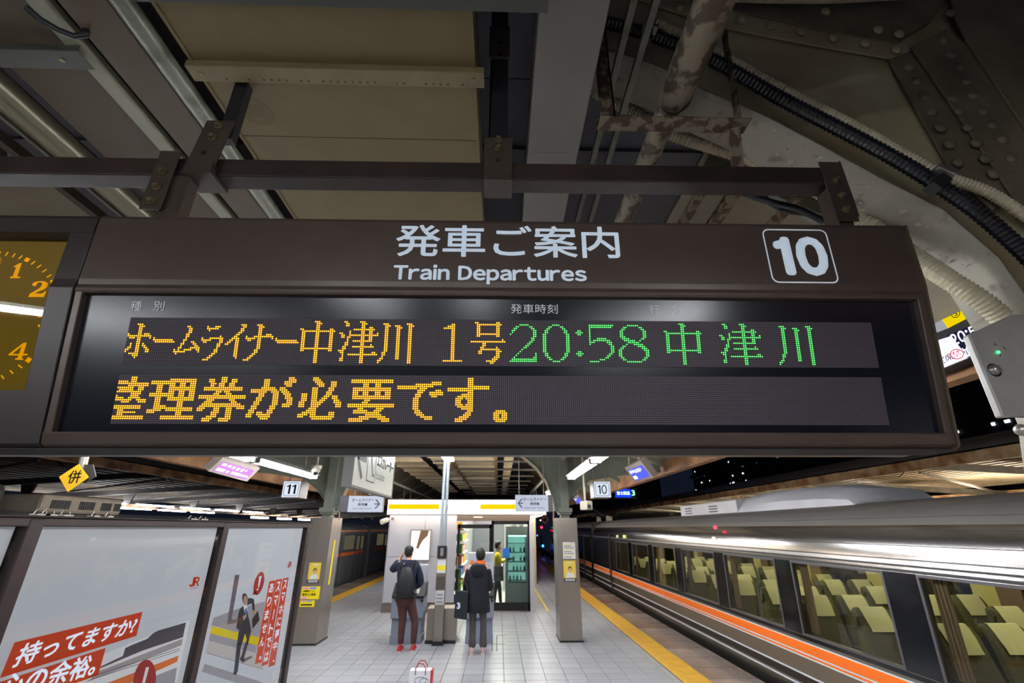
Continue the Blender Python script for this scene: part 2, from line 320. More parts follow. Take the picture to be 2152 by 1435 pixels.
# glyph, row band, reference column, reference row, x of that dot in the photograph, colour
LED = [('ho', 0, 1, 17, 263.4, 0), ('bar', 0, 0, 11, 323, 0), ('mu', 0, 0, 17, 365.7, 0), ('ra', 0, 0, 11, 425.1, 0), ('i', 0, 0, 13, 475.2, 0), ('na', 0, 0, 10, 519.2, 0), ('bar2', 0, 0, 11, 581.5, 0),
 ('naka', 0, 1, 7, 638.1, 0), ('tsu', 0, 11, 16, 757.7, 0), ('kawa', 0, 4, 5, 810.6, 0), ('one', 0, 4, 4, 951.3, 0), ('go', 0, 0, 11, 992, 0),
 ('d2', 0, 0, 7, 1074.4, 1), ('d0', 0, 0, 7, 1140.3, 1), ('col', 0, 0, 6, 1209.4, 1), ('d5', 0, 0, 6, 1238.1, 1), ('d8', 0, 0, 15, 1300.6, 1), ('gnaka', 0, 0, 5, 1395.4, 1), ('gtsu', 0, 12, 5, 1559.7, 1), ('gkawa', 0, 4, 4, 1643.1, 1),
 ('sei', 1, 0, 10, 240.2, 0), ('ri', 1, 0, 10, 314, 0), ('ken', 1, 0, 10, 418.7, 0), ('ga', 1, 0, 10, 522.6, 0), ('hitsu', 1, 0, 10, 631.9, 0), ('you', 1, 0, 14, 730.5, 0), ('de', 1, 0, 5, 836.1, 0), ('su', 1, 0, 6, 942.4, 0), ('maru', 1, 0, 18, 1039.8, 0)]
LIT = set()
HEXA = [(math.cos(k * math.pi / 3) , math.sin(k * math.pi / 3)) for k in range(6)]
for g, band, rc, rr, px, clr in LED:
    vy = VT1 - band * ROW2 - rr * PV
    wpt = SM @ V((0, vy, 0)); py = CY - F * (wpt - CAM).dot(UP) / (wpt - CAM).dot(FW)
    c0 = round((onpl(SL, px, py)[0] - U0) / PT) - rc
    b = mb()
    for r, cs in R(G[g]).items():
        for c in cs:
            cc = c + c0
            if cc < 0 or cc > 383 or (band, r, cc) in LIT: continue
            LIT.add((band, r, cc)); x = U0 + cc * PT; y = VT1 - band * ROW2 - r * PV
            rad = PT * (.47 if clr == 0 else .44)
            b.cm = 0; b.flat([(x + hx * rad, y + hy * rad) for hx, hy in HEXA], SL, .0018)
            b.cm = 1; b.flat([(x + hx * rad * .5, y + hy * rad * .5) for hx, hy in HEXA], SL, .0022)
    o = b.build('led_character', [M_amb, M_ambc] if clr == 0 else [M_grn, M_grc], board)
    o['label'] = 'lit %s dot-matrix character' % ('orange' if clr == 0 else 'green')
b = mb(); q = PT * .22
for band in (0, 1):
    for r in range(24):
        y = VT1 - band * ROW2 - r * PV
        for c in range(384):
            if (band, r, c) in LIT: continue
            x = U0 + c * PT; b.add([SL @ V((x - q, y - q, .0016)), SL @ V((x + q, y - q, .0016)), SL @ V((x + q, y + q, .0016)), SL @ V((x - q, y + q, .0016))], [(0, 1, 2, 3)])
tag(b.build('unlit_leds', M_off, board), kind='stuff')
# small captions and header lettering
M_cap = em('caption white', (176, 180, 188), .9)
textpx('種', SL, 275, 298, 633, 654, M_cap, board); textpx('別', SL, 323, 346, 633, 653, M_cap, board)
textpx('発車時刻', SL, 1073, 1172, 639, 659, M_cap, board)
textpx('行', SL, 1365, 1385, 641, 660, M_cap, board); textpx('先', SL, 1410, 1430, 642, 660, M_cap, board)
SHf = SH @ Matrix.Translation((0, 0, .0042))
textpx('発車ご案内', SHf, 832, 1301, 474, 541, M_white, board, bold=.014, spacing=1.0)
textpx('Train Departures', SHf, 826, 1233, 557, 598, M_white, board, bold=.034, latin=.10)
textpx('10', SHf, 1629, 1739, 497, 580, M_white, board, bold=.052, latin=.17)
xa = onpl(SHf, 1612, 540)[0]; xb = onpl(SHf, 1750, 540)[0]; ya = onpl(SHf, 1690, 595)[1]; yb = onpl(SHf, 1670, 482)[1]
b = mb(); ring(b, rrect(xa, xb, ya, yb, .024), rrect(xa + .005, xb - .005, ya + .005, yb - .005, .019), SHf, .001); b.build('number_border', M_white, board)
# ------------------------------------------------------------------ clock box
clk = thing('station_clock', 'square hanging station clock with amber numerals on olive glass face', 'clock', tuple(SC + SA * -1.9))
for a, c in ((-1.409, -1.52),):
    pass
M_cb = mat('clock case', (52, 46, 44), .4, .25, var=.1, vs=14)
CT = SC + SA * -1.9
def glp(px, py, Y): return atY(px, py, Y)
g1 = atY(167, 502, 1.36); g2 = atY(72, 829, 1.447)
CXR = (g1.x + g2.x) / 2
CM = frame((CXR, (g1.y + g2.y) / 2, (g1.z + g2.z) / 2), SA, V((0, g1.y - g2.y, g1.z - g2.z)))
hh = (g1 - g2).length / 2; cw = 2 * hh * 1.0
hole = (-cw, 0, -hh, hh)
gz = (g1 - SC).dot(SUPV)
b = mb(); prof(b, [(-.0542, gz), (-.0560, .490), (-.052, .502), (-.03, .508), (.16, .508), (.16, gz), (-.02, gz)] , -3.2, -1.409); b.build('top_rail', M_cb, clk)
gl_b = (g2 - SC).dot(SUPV)
b = mb(); prof(b, [vz(gl_b / math.cos(tl) - .002, .0), vz(gl_b / math.cos(tl) - .002, .006), vz(-.258, .006), vz(-.266, -.006), (.06, -.268), (.16, -.268), (.16, -.1)], -3.2, -1.409); b.build('bottom_rail', M_cb, clk)
gxr = (g1 - SC).dot(SA)
b = mb(); prof(b, [vz(-.2, .006), vz(.233, .008), (-.0430, .262), (-.0545, .47), (.0, .47), (.04, -.2)], gxr, -1.409); b.build('side_rail', M_cb, clk, bevel=.003)
M_face = mat('clock face', (84, 70, 12), .5, emit=(112, 90, 8), es=.55, var=.15, vs=1.5)
b = mb(); b.prism([(-1.6, -hh - .03), (.03, -hh - .03), (.03, hh + .03), (-1.6, hh + .03)], CM @ Matrix.Translation((0, 0, -.018)), .02); b.build('face', M_face, clk)
b = mb(); b.flat([(-1.6, -hh - .02), (.03, -hh - .02), (.03, hh + .02), (-1.6, hh + .02)], CM, -.004); b.build('glass', glass('clock glass', (235, 230, 200), 2.2), clk)
FM = CM @ Matrix.Translation((0, 0, -.0172)); M_num = em('clock amber', (255, 178, 0), .95)
def ck(zx, zy): return onpl(FM, zx / 4.1, 490 + zy / 4.1)
digs = {'1': [(86, 386), (90, 373), (110, 370), (140, 287), (118, 292), (119, 284), (163, 259), (189, 254), (150, 368), (154, 373), (176, 375), (172, 386)],
 '2': [(243, 548), (262, 516), (305, 494), (343, 470), (362, 444), (362, 428), (346, 421), (326, 426), (318, 436), (312, 452), (292, 456), (277, 445), (284, 428), (308, 417), (348, 411), (392, 415), (414, 434), (406, 460), (378, 484), (330, 502), (300, 516), (345, 520), (372, 516), (386, 499), (399, 500), (379, 549)],
 '3': [(324, 722), (332, 702), (360, 683), (402, 671), (442, 675), (460, 692), (452, 714), (430, 727), (448, 738), (452, 765), (430, 800), (390, 818), (345, 815), (325, 800), (335, 785), (350, 786), (365, 800), (392, 800), (412, 780), (414, 752), (396, 738), (372, 736), (376, 724), (400, 720), (420, 703), (416, 688), (398, 683), (372, 694), (362, 712), (345, 725)],
 '4': [(74, 1051), (80, 1038), (203, 944), (233, 942), (204, 1036), (241, 1038), (237, 1050), (199, 1052), (189, 1078), (206, 1080), (201, 1091), (131, 1089), (136, 1076), (152, 1075), (161, 1052), (161, 1040), (168, 1036), (188, 975), (110, 1036), (161, 1040), (161, 1052)],
 '0': [(-10, 268), (-2, 262), (6, 248), (8, 225), (0, 214), (-10, 212), (-10, 204), (4, 208), (12, 225), (8, 250), (0, 268)]}
for dgt, P in digs.items():
    b = mb(); b.flat([ck(*p) for p in P], FM, .0004); b.build('numeral', M_num, clk)
for P in ([(228, 205), (262, 220), (236, 250), (202, 236)], [(430, 408), (472, 393), (482, 424), (442, 442)], [(247, 1064), (280, 1084), (250, 1119), (216, 1098)]):
    b = mb(); b.flat([ck(*p) for p in P], FM, .0004); b.build('hour_mark', M_num, clk)
for (x0, y0, x1, y1) in [(0, 172, 6, 155), (45, 193, 69, 160), (105, 207, 130, 172), (161, 220, 192, 190), (268, 268, 303, 239), (317, 299, 355, 271), (362, 336, 402, 310), (402, 380, 444, 356), (462, 483, 506, 465), (480, 543, 500, 533), (295, 1020, 332, 1041), (161, 1133, 193, 1160), (89, 1180, 116, 1210), (13, 1222, 38, 1254)]:
    a = V(ck(x0, y0)); c = V(ck(x1, y1)); n = V((-(c - a).y, (c - a).x)).normalized() * .0022
    b = mb(); b.flat([tuple(a - n), tuple(c - n), tuple(c + n), tuple(a + n)], FM, .0004); b.build('minute_mark', M_num, clk)
# ================================================================== SETTING: platform, tracks
M_conc = mat('platform concrete', (92, 84, 76), .7, var=.35, vs=2, bump=.2, bs=40)
M_side = mat('platform side', (58, 50, 44), .8, var=.4, vs=3)
M_ball = mat('track ballast', (44, 36, 30), .9, var=.5, vs=12, bump=.8, bs=30)
M_grout = mat('grout', (70, 70, 72), .8)
TX = [mat('floor tile %d' % i, c, .32, var=.10, vs=1.3, spec=.5) for i, c in enumerate([(172, 172, 176), (166, 167, 171), (176, 176, 179)])]
EDR, EDL = 3.76, -5.96
floor = struct(mb().bb(EDL, EDR, -9, 70, -1.2, -.012).build('floor', [M_side]))
b = mb(); b.bb(-4.8, 2.62, -9, 70, -.0119, -.008); o = b.build('grout_bed', M_grout, floor)
gy = atZ(1400, 1413.8, 0).y
def tile(b, x0, x1, y0, y1, z=0, g=.003, c=.0015):
    b.add([(x0 + g, y0 + g, z - .012), (x1 - g, y0 + g, z - .012), (x1 - g, y1 - g, z - .012), (x0 + g, y1 - g, z - .012),
           (x0 + g + c, y0 + g + c, z), (x1 - g - c, y0 + g + c, z), (x1 - g - c, y1 - g - c, z), (x0 + g + c, y1 - g - c, z)], [(4, 5, 6, 7), (0, 1, 5, 4), (1, 2, 6, 5), (2, 3, 7, 6), (3, 0, 4, 7)])
xs = [-4.8] + [.1 + .3 * k for k in range(-16, 9)] + [2.6]
tm = []
for i in range(3):
    b = mb(); tile(b, -.15, .15, -.15, .15); o = b.build('floor_tile', TX[i], floor, local=True); tm.append(o)
rest = mb(); n = 0; first = [True] * 3
for r in range(-50, 100):
    y0 = gy + .3 * r
    for k in range(len(xs) - 1):
        x0, x1 = xs[k], xs[k + 1]; yc, xc = y0 + .15, (x0 + x1) / 2
        u = 1048 + xc / max(yc, .1) * 985
        if 7.4 < yc < 12.2 and 480 < u < 1500 and abs(x1 - x0 - .3) < .01 and n < 296:
            i = R_.randrange(3)
            if first[i]: o = tm[i]; first[i] = False
            else: o = tm[i].copy(); COL.objects.link(o)
            o.parent = floor; o.location = (xc, yc, 0); n += 1
        else: rest.cm = R_.randrange(3); tile(rest, x0, x1, y0, y0 + .3)
tag(rest.build('further_floor_tiles', TX, floor), kind='stuff')
# tactile strips and edge slabs
M_yel = mat('tactile yellow', (226, 172, 52), .5, var=.22, vs=5)
M_yel2 = mat('tactile yellow line', (222, 176, 78), .5)
def tact(sgn, xa):
    b = mb(); b.bb(-.2, .2, -.198, .198, -.012, .002)
    for i in range(6):
        for j in range(6):
            cx, cy = -.165 + .058 * i + .02, -.165 + .066 * j; q, t = .018, .010
            b.add([(cx - q, cy - q, .002), (cx + q, cy - q, .002), (cx + q, cy + q, .002), (cx - q, cy + q, .002), (cx - t, cy - t, .007), (cx + t, cy - t, .007), (cx + t, cy + t, .007), (cx - t, cy + t, .007)], [(4, 5, 6, 7), (0, 1, 5, 4), (1, 2, 6, 5), (2, 3, 7, 6), (3, 0, 4, 7)])
    b.cm = 1; b.bb(-.2 if sgn > 0 else .165, -.165 if sgn > 0 else .2, -.198, .198, .002, .008)
    o = b.build('tactile_paving_block', [M_yel, M_yel2], floor, local=True); o.location = (xa, -2, 0)
    for k in range(1, 110):
        c = o.copy(); COL.objects.link(c); c.parent = floor; c.location = (xa, -2 + .4 * k, 0)
tact(1, 2.82); tact(-1, -5.0)
TS = [mat('edge slab %d' % i, c, .26, col2=c2, vs=2.5, bump=.1, bs=30, ramp=(.3, .7)) for i, (c, c2) in enumerate([((154, 136, 124), (120, 100, 90)), ((166, 150, 138), (126, 112, 102)), ((144, 122, 110), (112, 94, 86))])]
for (x0, x1) in ((3.02, 3.76), (-5.96, -5.2)):
    for i in range(3):
        b = mb(); tile(b, x0, x1, -.3, .3, 0, .004); TS_o = b.build('edge_slab', TS[i], floor, local=True); TS_o.location = (0, 3.3 + .6 * i, 0)
        for k in range(1, 24):
            c = TS_o.copy(); COL.objects.link(c); c.parent = floor; c.location = (0, 3.3 + .6 * i + 1.8 * k, 0)
b = mb()
for k in range(70):
    for j in range(5):
        cx, cy = 3.46 + .06 * j, 7.0 + .06 * k; b.box((cx, cy, .002), (.022, .030, .004))
tag(b.build('anti_slip_studs', mat('stud grey', (132, 126, 120), .5), floor), kind='stuff')
struct(mb().bb(EDR, 7.4, -9, 90, -1.4, -1.2).build('trim_1', M_ball)); struct(mb().bb(-13.5, EDL, -9, 90, -1.4, -1.2).build('trim_2', M_ball))
# floor line painted yellow beside the kiosk
M_pay = mat('floor marking yellow', (226, 200, 40), .5)
pl = mb(); p0 = atZ(1140, 1222, 0); p1 = atZ(1172, 1282, 0); pl.bb(1.28, 1.34, p1.y - .2, p0.y + 6, -.001, .003); tag(pl.build('floor_marking', M_pay), 'thin yellow floor line between the kiosk and right pillar', 'floor marking')

# ================================================================== LAMPS
M_hous = mat('lamp housing', (150, 150, 146), .5, .1)
def lamp(name_label, X, Y0, Z, L_=2.3, group='fluorescent ceiling lamps', tubes=(-.045, .045)):
    t = thing('ceiling_lamp', name_label, 'lamp', (X, Y0, Z), group)
    b = mb(); b.add([(X - .11, Y0, Z + .035), (X - .05, Y0, Z + .10), (X + .05, Y0, Z + .10), (X + .11, Y0, Z + .035), (X - .11, Y0 + L_, Z + .035), (X - .05, Y0 + L_, Z + .10), (X + .05, Y0 + L_, Z + .10), (X + .11, Y0 + L_, Z + .035)],
      [(0, 1, 5, 4), (1, 2, 6, 5), (2, 3, 7, 6), (3, 0, 4, 7), (0, 3, 2, 1), (4, 5, 6, 7)]); b.build('housing', M_hous, t)
    for dx in tubes:
        b = mb(); b.cyl((X + dx, Y0 + .04, Z), (X + dx, Y0 + L_ - .04, Z), .019, 6); b.build('tube', M_tube, t)
    for yy in (Y0 + .02, Y0 + L_ - .02):
        b = mb(); b.box((X, yy, Z + .005), (.15, .03, .06)); b.build('end_cap', M_hous, t)
    for yy in (Y0 + .5, Y0 + L_ - .5): b = mb(); b.cyl((X, yy, Z + .1), (X, yy, Z + .5), .008, 6); b.build('hanger_rod', M_hous, t)
    return t
for X, sd in ((1.4, 'right'), (-3.55, 'left')):
    lamp('fluorescent lamp above the %s poster side, hanging just behind the big board' % sd if sd == 'left' else 'fluorescent lamp hanging near the train just behind the big board', X, 2.1, 2.9)
    lamp('long twin fluorescent tube lamp at %s, nearer of the lit pair before the pillar' % sd, X, 4.45, 2.9)
    lamp('long twin fluorescent tube lamp at %s, its far end at the pillar post' % sd, X, 6.85, 2.9)
    lamp('fluorescent lamp beyond the %s pillar, partly hidden by the ticket sign' % sd, X, 11.2, 2.9)
    lamp('distant fluorescent lamp on the %s side far beyond the kiosk' % sd, X, 17.5, 2.9)
    for yy, wd_ in ((-4.9, 'farther'), (-2.4, 'nearer')): lamp('%s fluorescent lamp on the %s behind the viewer' % (wd_, sd), X, yy, 2.9)
    b = mb(); b.bb(X - .03, X + .03, 2.2, 30, 3.40, 3.46); tag(b.build('lamp_rail', M_hous), 'long steel rail above the %s row of lamps' % sd, 'rail')
lamp('added central fluorescent lamp, unseen behind the viewer', -.3, -3.4, 3.3)  # both central lamps here are added, unseen, to brighten board and posters
lamp('second added central fluorescent lamp, unseen behind the viewer', -1.5, -3.4, 3.3)
lamp('single fluorescent lamp over the ticket machines in the middle', -1.13, 8.3, 3.42, tubes=(-.09, -.03, .03, .09))

# ================================================================== PILLARS
M_green = mat('grey green paint', (128, 134, 120), .5, var=.15, vs=4)
M_clad = mat('pillar steel', (168, 158, 148), .3, .8, var=.12, vs=2, stretch=(1, 1, .15), bump=.02, bs=5)
M_paper = mat('paper white', (222, 222, 220), .6); M_ypap = mat('paper yellow', (250, 226, 20), .5); M_print = mat('print grey', (110, 110, 115), .6)
M_red = mat('print red', (206, 40, 40), .5); M_blue = mat('print blue', (40, 60, 170), .5); M_skin = mat('skin', (214, 170, 140), .55); M_hair = mat('dark hair', (12, 10, 10), .6)
M_navyp = mat('print navy', (24, 30, 60), .5); M_yport = mat('poster gold', (228, 196, 70), .5); M_pink = mat('print pink', (240, 150, 190), .5); M_lblue = mat('print light blue', (120, 150, 235), .5)
def pillar(x0, y0, side):
    s = 1 if side == 'right' else -1
    t = thing('platform_pillar', 'square platform pillar clad in brushed steel, on the %s of the kiosk' % side, 'pillar', (x0 + .215, y0 + .3, 0), 'steel clad pillars')
    M = frame((x0, y0, 0), (1, 0, 0), (0, 0, 1))
    b = mb(); b.bb(x0, x0 + .43, y0, y0 + .62, 0, 2.2); b.build('cladding', M_clad, t, bevel=.006)
    for xa, xb in ((x0 + .004, x0 + .082), (x0 + .09, x0 + .34), (x0 + .348, x0 + .426)):
        b = mb(); b.bb(xa, xb, y0 - .004, y0, .04, 2.19); b.build('front_panel', M_clad, t)
    b = mb(); b.bb(x0 - .01, x0 + .44, y0 - .01, y0 + .63, 0, .03); b.build('foot', M_dark, t)
    b = mb(); b.bb(x0 + .13, x0 + .31, y0 + .2, y0 + .42, 2.19, 4.0); b.build('post', M_green, t)
    b = mb(); b.bb(x0 + .07, x0 + .37, y0 + .14, y0 + .48, 2.31, 2.40); b.bb(x0 + .09, x0 + .35, y0 + .16, y0 + .46, 2.27, 2.305); b.build('flange', M_green, t, bevel=.006)
    # curved gusset towards the middle of the platform
    xm = x0 + (.13 if s > 0 else .31); Pn = [(0, 2.3), (-.12, 2.35), (-.16, 2.6), (-.28, 2.95), (-.5, 3.25), (-.8, 3.5), (-1.2, 3.7), (-1.7, 3.8), (-1.7, 4.0), (0, 4.0)]
    Mg = frame((xm, y0 + .30, 0), (1, 0, 0), (0, 0, 1)); poly = [(s * x, z) for x, z in Pn]
    b = mb(); b.prism(poly, Mg, .02); b.build('gusset', M_green, t)
    b = mb(); arc = [(xm + s * x, y0 + .31, z) for x, z in Pn[1:8]]
    for a, c in zip(arc, arc[1:]): b.bar(a, c, .14, .015, (0, 0, 1))
    b.build('gusset_flange', M_green, t)
    b = mb()
    for a, c in zip(arc, arc[1:]):
        for k in (.25, .75):
            p = V(a).lerp(V(c), k); b.sphere(p + V((s * .07, -.02, .05)), .018, 6, 4, (1, .6, 1))
    b.build('rivets', M_green, t)['kind'] = 'stuff'
    b = mb(); b.tube([V(p) + V((-s * .03, -.05, -.03)) for p in [(xm - s * .13, y0 + .31, 2.19)] + arc], .014, 6); b.build('conduit', mat('cream conduit', (176, 140, 100), .5), t)
    # outward bracket
    Po = [(0, 2.55), (.18, 2.75), (.5, 2.98), (1.3, 3.1), (2.1, 3.16), (2.1, 3.3), (0, 3.9)]
    xo = x0 + (.31 if s > 0 else .13); Mo = frame((xo, y0 + .30, 0), (1, 0, 0), (0, 0, 1))
    b = mb(); b.prism([(s * x, z) for x, z in Po], Mo, .02); b.build('cantilever_web', M_green, t)
    b = mb()
    for a, c in zip(Po[:5], Po[1:5]): b.bar((xo + s * a[0], y0 + .29, a[1]), (xo + s * c[0], y0 + .29, c[1]), .14, .015)
    b.build('cantilever_flange', M_green, t)
    return t
pR = pillar(1.19, 10.1, 'right'); pL = pillar(-3.79, 9.98, 'left')
def sheet(name, M, x0, x1, y0, y1, m, parent, z=.005, th=.003):
    b = mb(); b.prism([(x0, y0), (x1, y0), (x1, y1), (x0, y1)], M @ Matrix.Translation((0, 0, z)), th); return b.build(name, m, parent)
def box2(M, px0, px1, pyt, pyb):
    ym, xm = (pyt + pyb) / 2, (px0 + px1) / 2
    return onpl(M, px0, ym)[0], onpl(M, px1, ym)[0], onpl(M, xm, pyb)[1], onpl(M, xm, pyt)[1]
def portrait(M, q, label):
    x0, x1, y0, y1 = q; t = thing('poster', label, 'poster', tuple(M @ V(((x0 + x1) / 2, y0, .005))))
    sheet('sheet', M, x0, x1, y0, y1, M_yport, t, .007)
    w_, h_ = x1 - x0, y1 - y0; cx = (x0 + x1) / 2 + w_ * .03
    def el(cx_, cy_, rx, ry, m, z, nm='printed_shape'):
        b = mb(); b.flat([(cx_ + rx * math.cos(k * math.pi / 8), cy_ + ry * math.sin(k * math.pi / 8)) for k in range(16)], M, z); b.build(nm, m, t)
    b = mb(); b.flat([(cx - w_ * .36, y0 + h_ * .2), (cx + w_ * .36, y0 + h_ * .2), (cx + w_ * .3, y0 + h_ * .36), (cx + w_ * .1, y0 + h_ * .46), (cx - w_ * .1, y0 + h_ * .46), (cx - w_ * .3, y0 + h_ * .36)], M, .0085); b.build('printed_shirt', M_paper, t)
    el(cx, y0 + h_ * .60, w_ * .155, h_ * .125, M_hair, .0088); el(cx, y0 + h_ * .56, w_ * .125, h_ * .105, M_skin, .0095)
    b = mb(); b.flat([(cx - w_ * .06, y0 + h_ * .42), (cx + w_ * .06, y0 + h_ * .42), (cx + w_ * .05, y0 + h_ * .5), (cx - w_ * .05, y0 + h_ * .5)], M, .0092); b.build('printed_neck', M_skin, t)
    sheet('caption_band', M, x0, x1, y0, y0 + h_ * .17, M_navyp, t, .009, .001)
    for k in range(2): sheet('print_line', M, x0 + w_ * .1, x1 - w_ * .1, y0 + h_ * (.035 + .065 * k), y0 + h_ * (.07 + .065 * k), M_paper, t, .0105, .0005)
    sheet('print_line', M, x0 + w_ * .3, x1 - w_ * .2, y0 + h_ * .87, y0 + h_ * .91, M_paper, t, .0095, .0005)
    return t
MR = frame((1.19, 10.096, 0), (1, 0, 0), (0, 0, 1)); ML = frame((-3.79, 9.976, 0), (1, 0, 0), (0, 0, 1))
portrait(MR, box2(MR, 1184.5, 1210, 1178, 1222), 'yellow portrait poster of a person in white on the right pillar')
portrait(ML, box2(ML, 648, 673, 1182, 1225), 'yellow portrait poster of a person in white on the left pillar')
q = box2(MR, 1183, 1209, 1139, 1174)
t = thing('notice', 'white printed notice with yellow lines above the poster on the right pillar', 'notice', tuple(MR @ V(((q[0] + q[1]) / 2, q[2], 0))))
sheet('sheet', MR, *q, M_paper, t, .007)
for k in range(8):
    yy = q[2] + (q[3] - q[2]) * (.08 + .11 * k); sheet('print_line', MR, q[0] + .02, q[1] - (.03 if k % 3 else .08), yy, yy + .012, [M_print, M_ypap, M_print][k % 3], t, .0085, .0005)
def ynote(q, label):
    t = thing('notice', label, 'notice', tuple(ML @ V(((q[0] + q[1]) / 2, q[2], 0)))); sheet('sheet', ML, *q, M_ypap, t, .007)
    w_, h_ = q[1] - q[0], q[3] - q[2]
    sheet('print_block', ML, q[0] + w_ * .05, q[0] + w_ * .42, q[3] - h_ * .22, q[3] - h_ * .06, M_pink, t, .0085, .0005); sheet('print_block', ML, q[0] + w_ * .46, q[0] + w_ * .8, q[3] - h_ * .22, q[3] - h_ * .06, M_lblue, t, .0085, .0005)
    return t, w_, h_
q = box2(ML, 633, 672, 1232, 1259); t, w_, h_ = ynote(q, 'yellow printed notice with pink and blue boxes on the left pillar')
text('10番線ホーム', ML, q[0] + w_ * .08, q[0] + w_ * .72, q[2] + h_ * .56, q[2] + h_ * .72, M_black, t, z=.009, bold=.02)
text('東京のご乗車', ML, q[0] + w_ * .08, q[0] + w_ * .80, q[2] + h_ * .26, q[2] + h_ * .48, M_black, t, z=.009, bold=.02)
sheet('print_block', ML, q[0] + w_ * .05, q[0] + w_ * .35, q[2] + h_ * .04, q[2] + h_ * .18, M_pink, t, .0085, .0005)
q = box2(ML, 630, 661, 1261, 1275); t, w_, h_ = ynote(q, 'small yellow notice lowest on the left pillar')
sheet('print_line', ML, q[0] + w_ * .08, q[0] + w_ * .85, q[2] + h_ * .2, q[2] + h_ * .42, M_black, t, .0085, .0005)
MLs = frame((-3.36, 9.98, 0), (0, 1, 0), (0, 0, 1)); q = onpl(MLs, 702, 1135); q2 = onpl(MLs, 693, 1227)
b = mb(); b.bb(-3.361, -3.352, 10.22, 10.30, q2[1], q[1]); tag(b.build('pole_sticker', M_ypap), 'tall thin yellow strip on the side of the left pillar', 'sticker')

# ================================================================== NUMBER BOXES, SPEAKER, CAMERA
M_box = mat('sign box grey', (120, 112, 106), .5, .3); M_lit = em('lit sign face', (225, 236, 250), 1.0)
def numbox(s, px0, px1, py0, py1, Y, side):
    M = frame((0, Y, 0), (1, 0, 0), (0, 0, 1)); x0, x1, y0, y1 = box2(M, px0, px1, py0, py1)
    t = thing('platform_number_sign', 'lit white square box sign hanging beside the %s lamp, with a black number %s' % (side, s), 'sign', ((x0 + x1) / 2, Y + .2, y0))
    b = mb(); b.bb(x0, x1, Y + .004, Y + .42, y0, y1); b.build('case', M_box, t, bevel=.008)
    sheet('lit_face', M, x0 + .012, x1 - .012, y0 + .012, y1 - .012, M_lit, t, .002, .006)
    ringb = mb(); m_ = .035; ring(ringb, rrect(x0 + m_, x1 - m_, y0 + m_, y1 - m_, .04), rrect(x0 + m_ + .012, x1 - m_ - .012, y0 + m_ + .012, y1 - m_ - .012, .03), M, .003); ringb.build('face_border', mat('face border', (150, 158, 170), .5), t)
    text(s, M, x0 + (x1 - x0) * .24, x1 - (x1 - x0) * .24, y0 + (y1 - y0) * .22, y1 - (y1 - y0) * .22, M_black, t, z=.004, latin=.12, bold=.012)
    for xx in (x0 + .05, x1 - .05): b = mb(); b.cyl((xx, Y + .2, y1), (xx, Y + .2, 3.5), .012, 6); b.build('hanger_rod', M_box, t)
numbox('10', 1248, 1284, 1011, 1046, 10.0, 'right'); numbox('11', 593, 631, 1010, 1046, 10.0, 'left')
M_cream = mat('cream plastic', (200, 192, 172), .5)
p = atY(1232, 1062, 9.6); t = thing('speaker', 'cream box speaker hanging on a thin pole left of number 10', 'speaker', tuple(p)); b = mb(); b.box(p, (.16, .22, .17), .5); b.build('cabinet', M_cream, t, bevel=.02); b = mb(); b.cyl(p + V((-.02, 0, .08)), p + V((-.02, 0, 1.2)), .022, 8); b.build('pole', M_cream, t)
b = mb(); b.cyl(p + V((.03, -.13, -.02)), p + V((.03, -.145, -.02)), .035, 10); b.build('grille', M_dark, t)
p = atY(664, 990, 8.6); t = thing('dome_camera', 'small white dome camera beside the left lamp end', 'camera', tuple(p)); b = mb(); b.cyl(p + V((0, 0, .04)), p + V((0, 0, .1)), .09, 14); b.sphere(p + V((0, 0, .02)), .075, 14, 8); b.build('housing', M_cream, t, smooth=True); b = mb(); b.sphere(p + V((0, -.02, -.03)), .05, 10, 6); b.build('lens_dome', M_black, t, smooth=True); b = mb(); b.cyl(p + V((0, 0, .1)), p + V((0, 0, .45)), .02, 8); b.build('stem', M_cream, t)
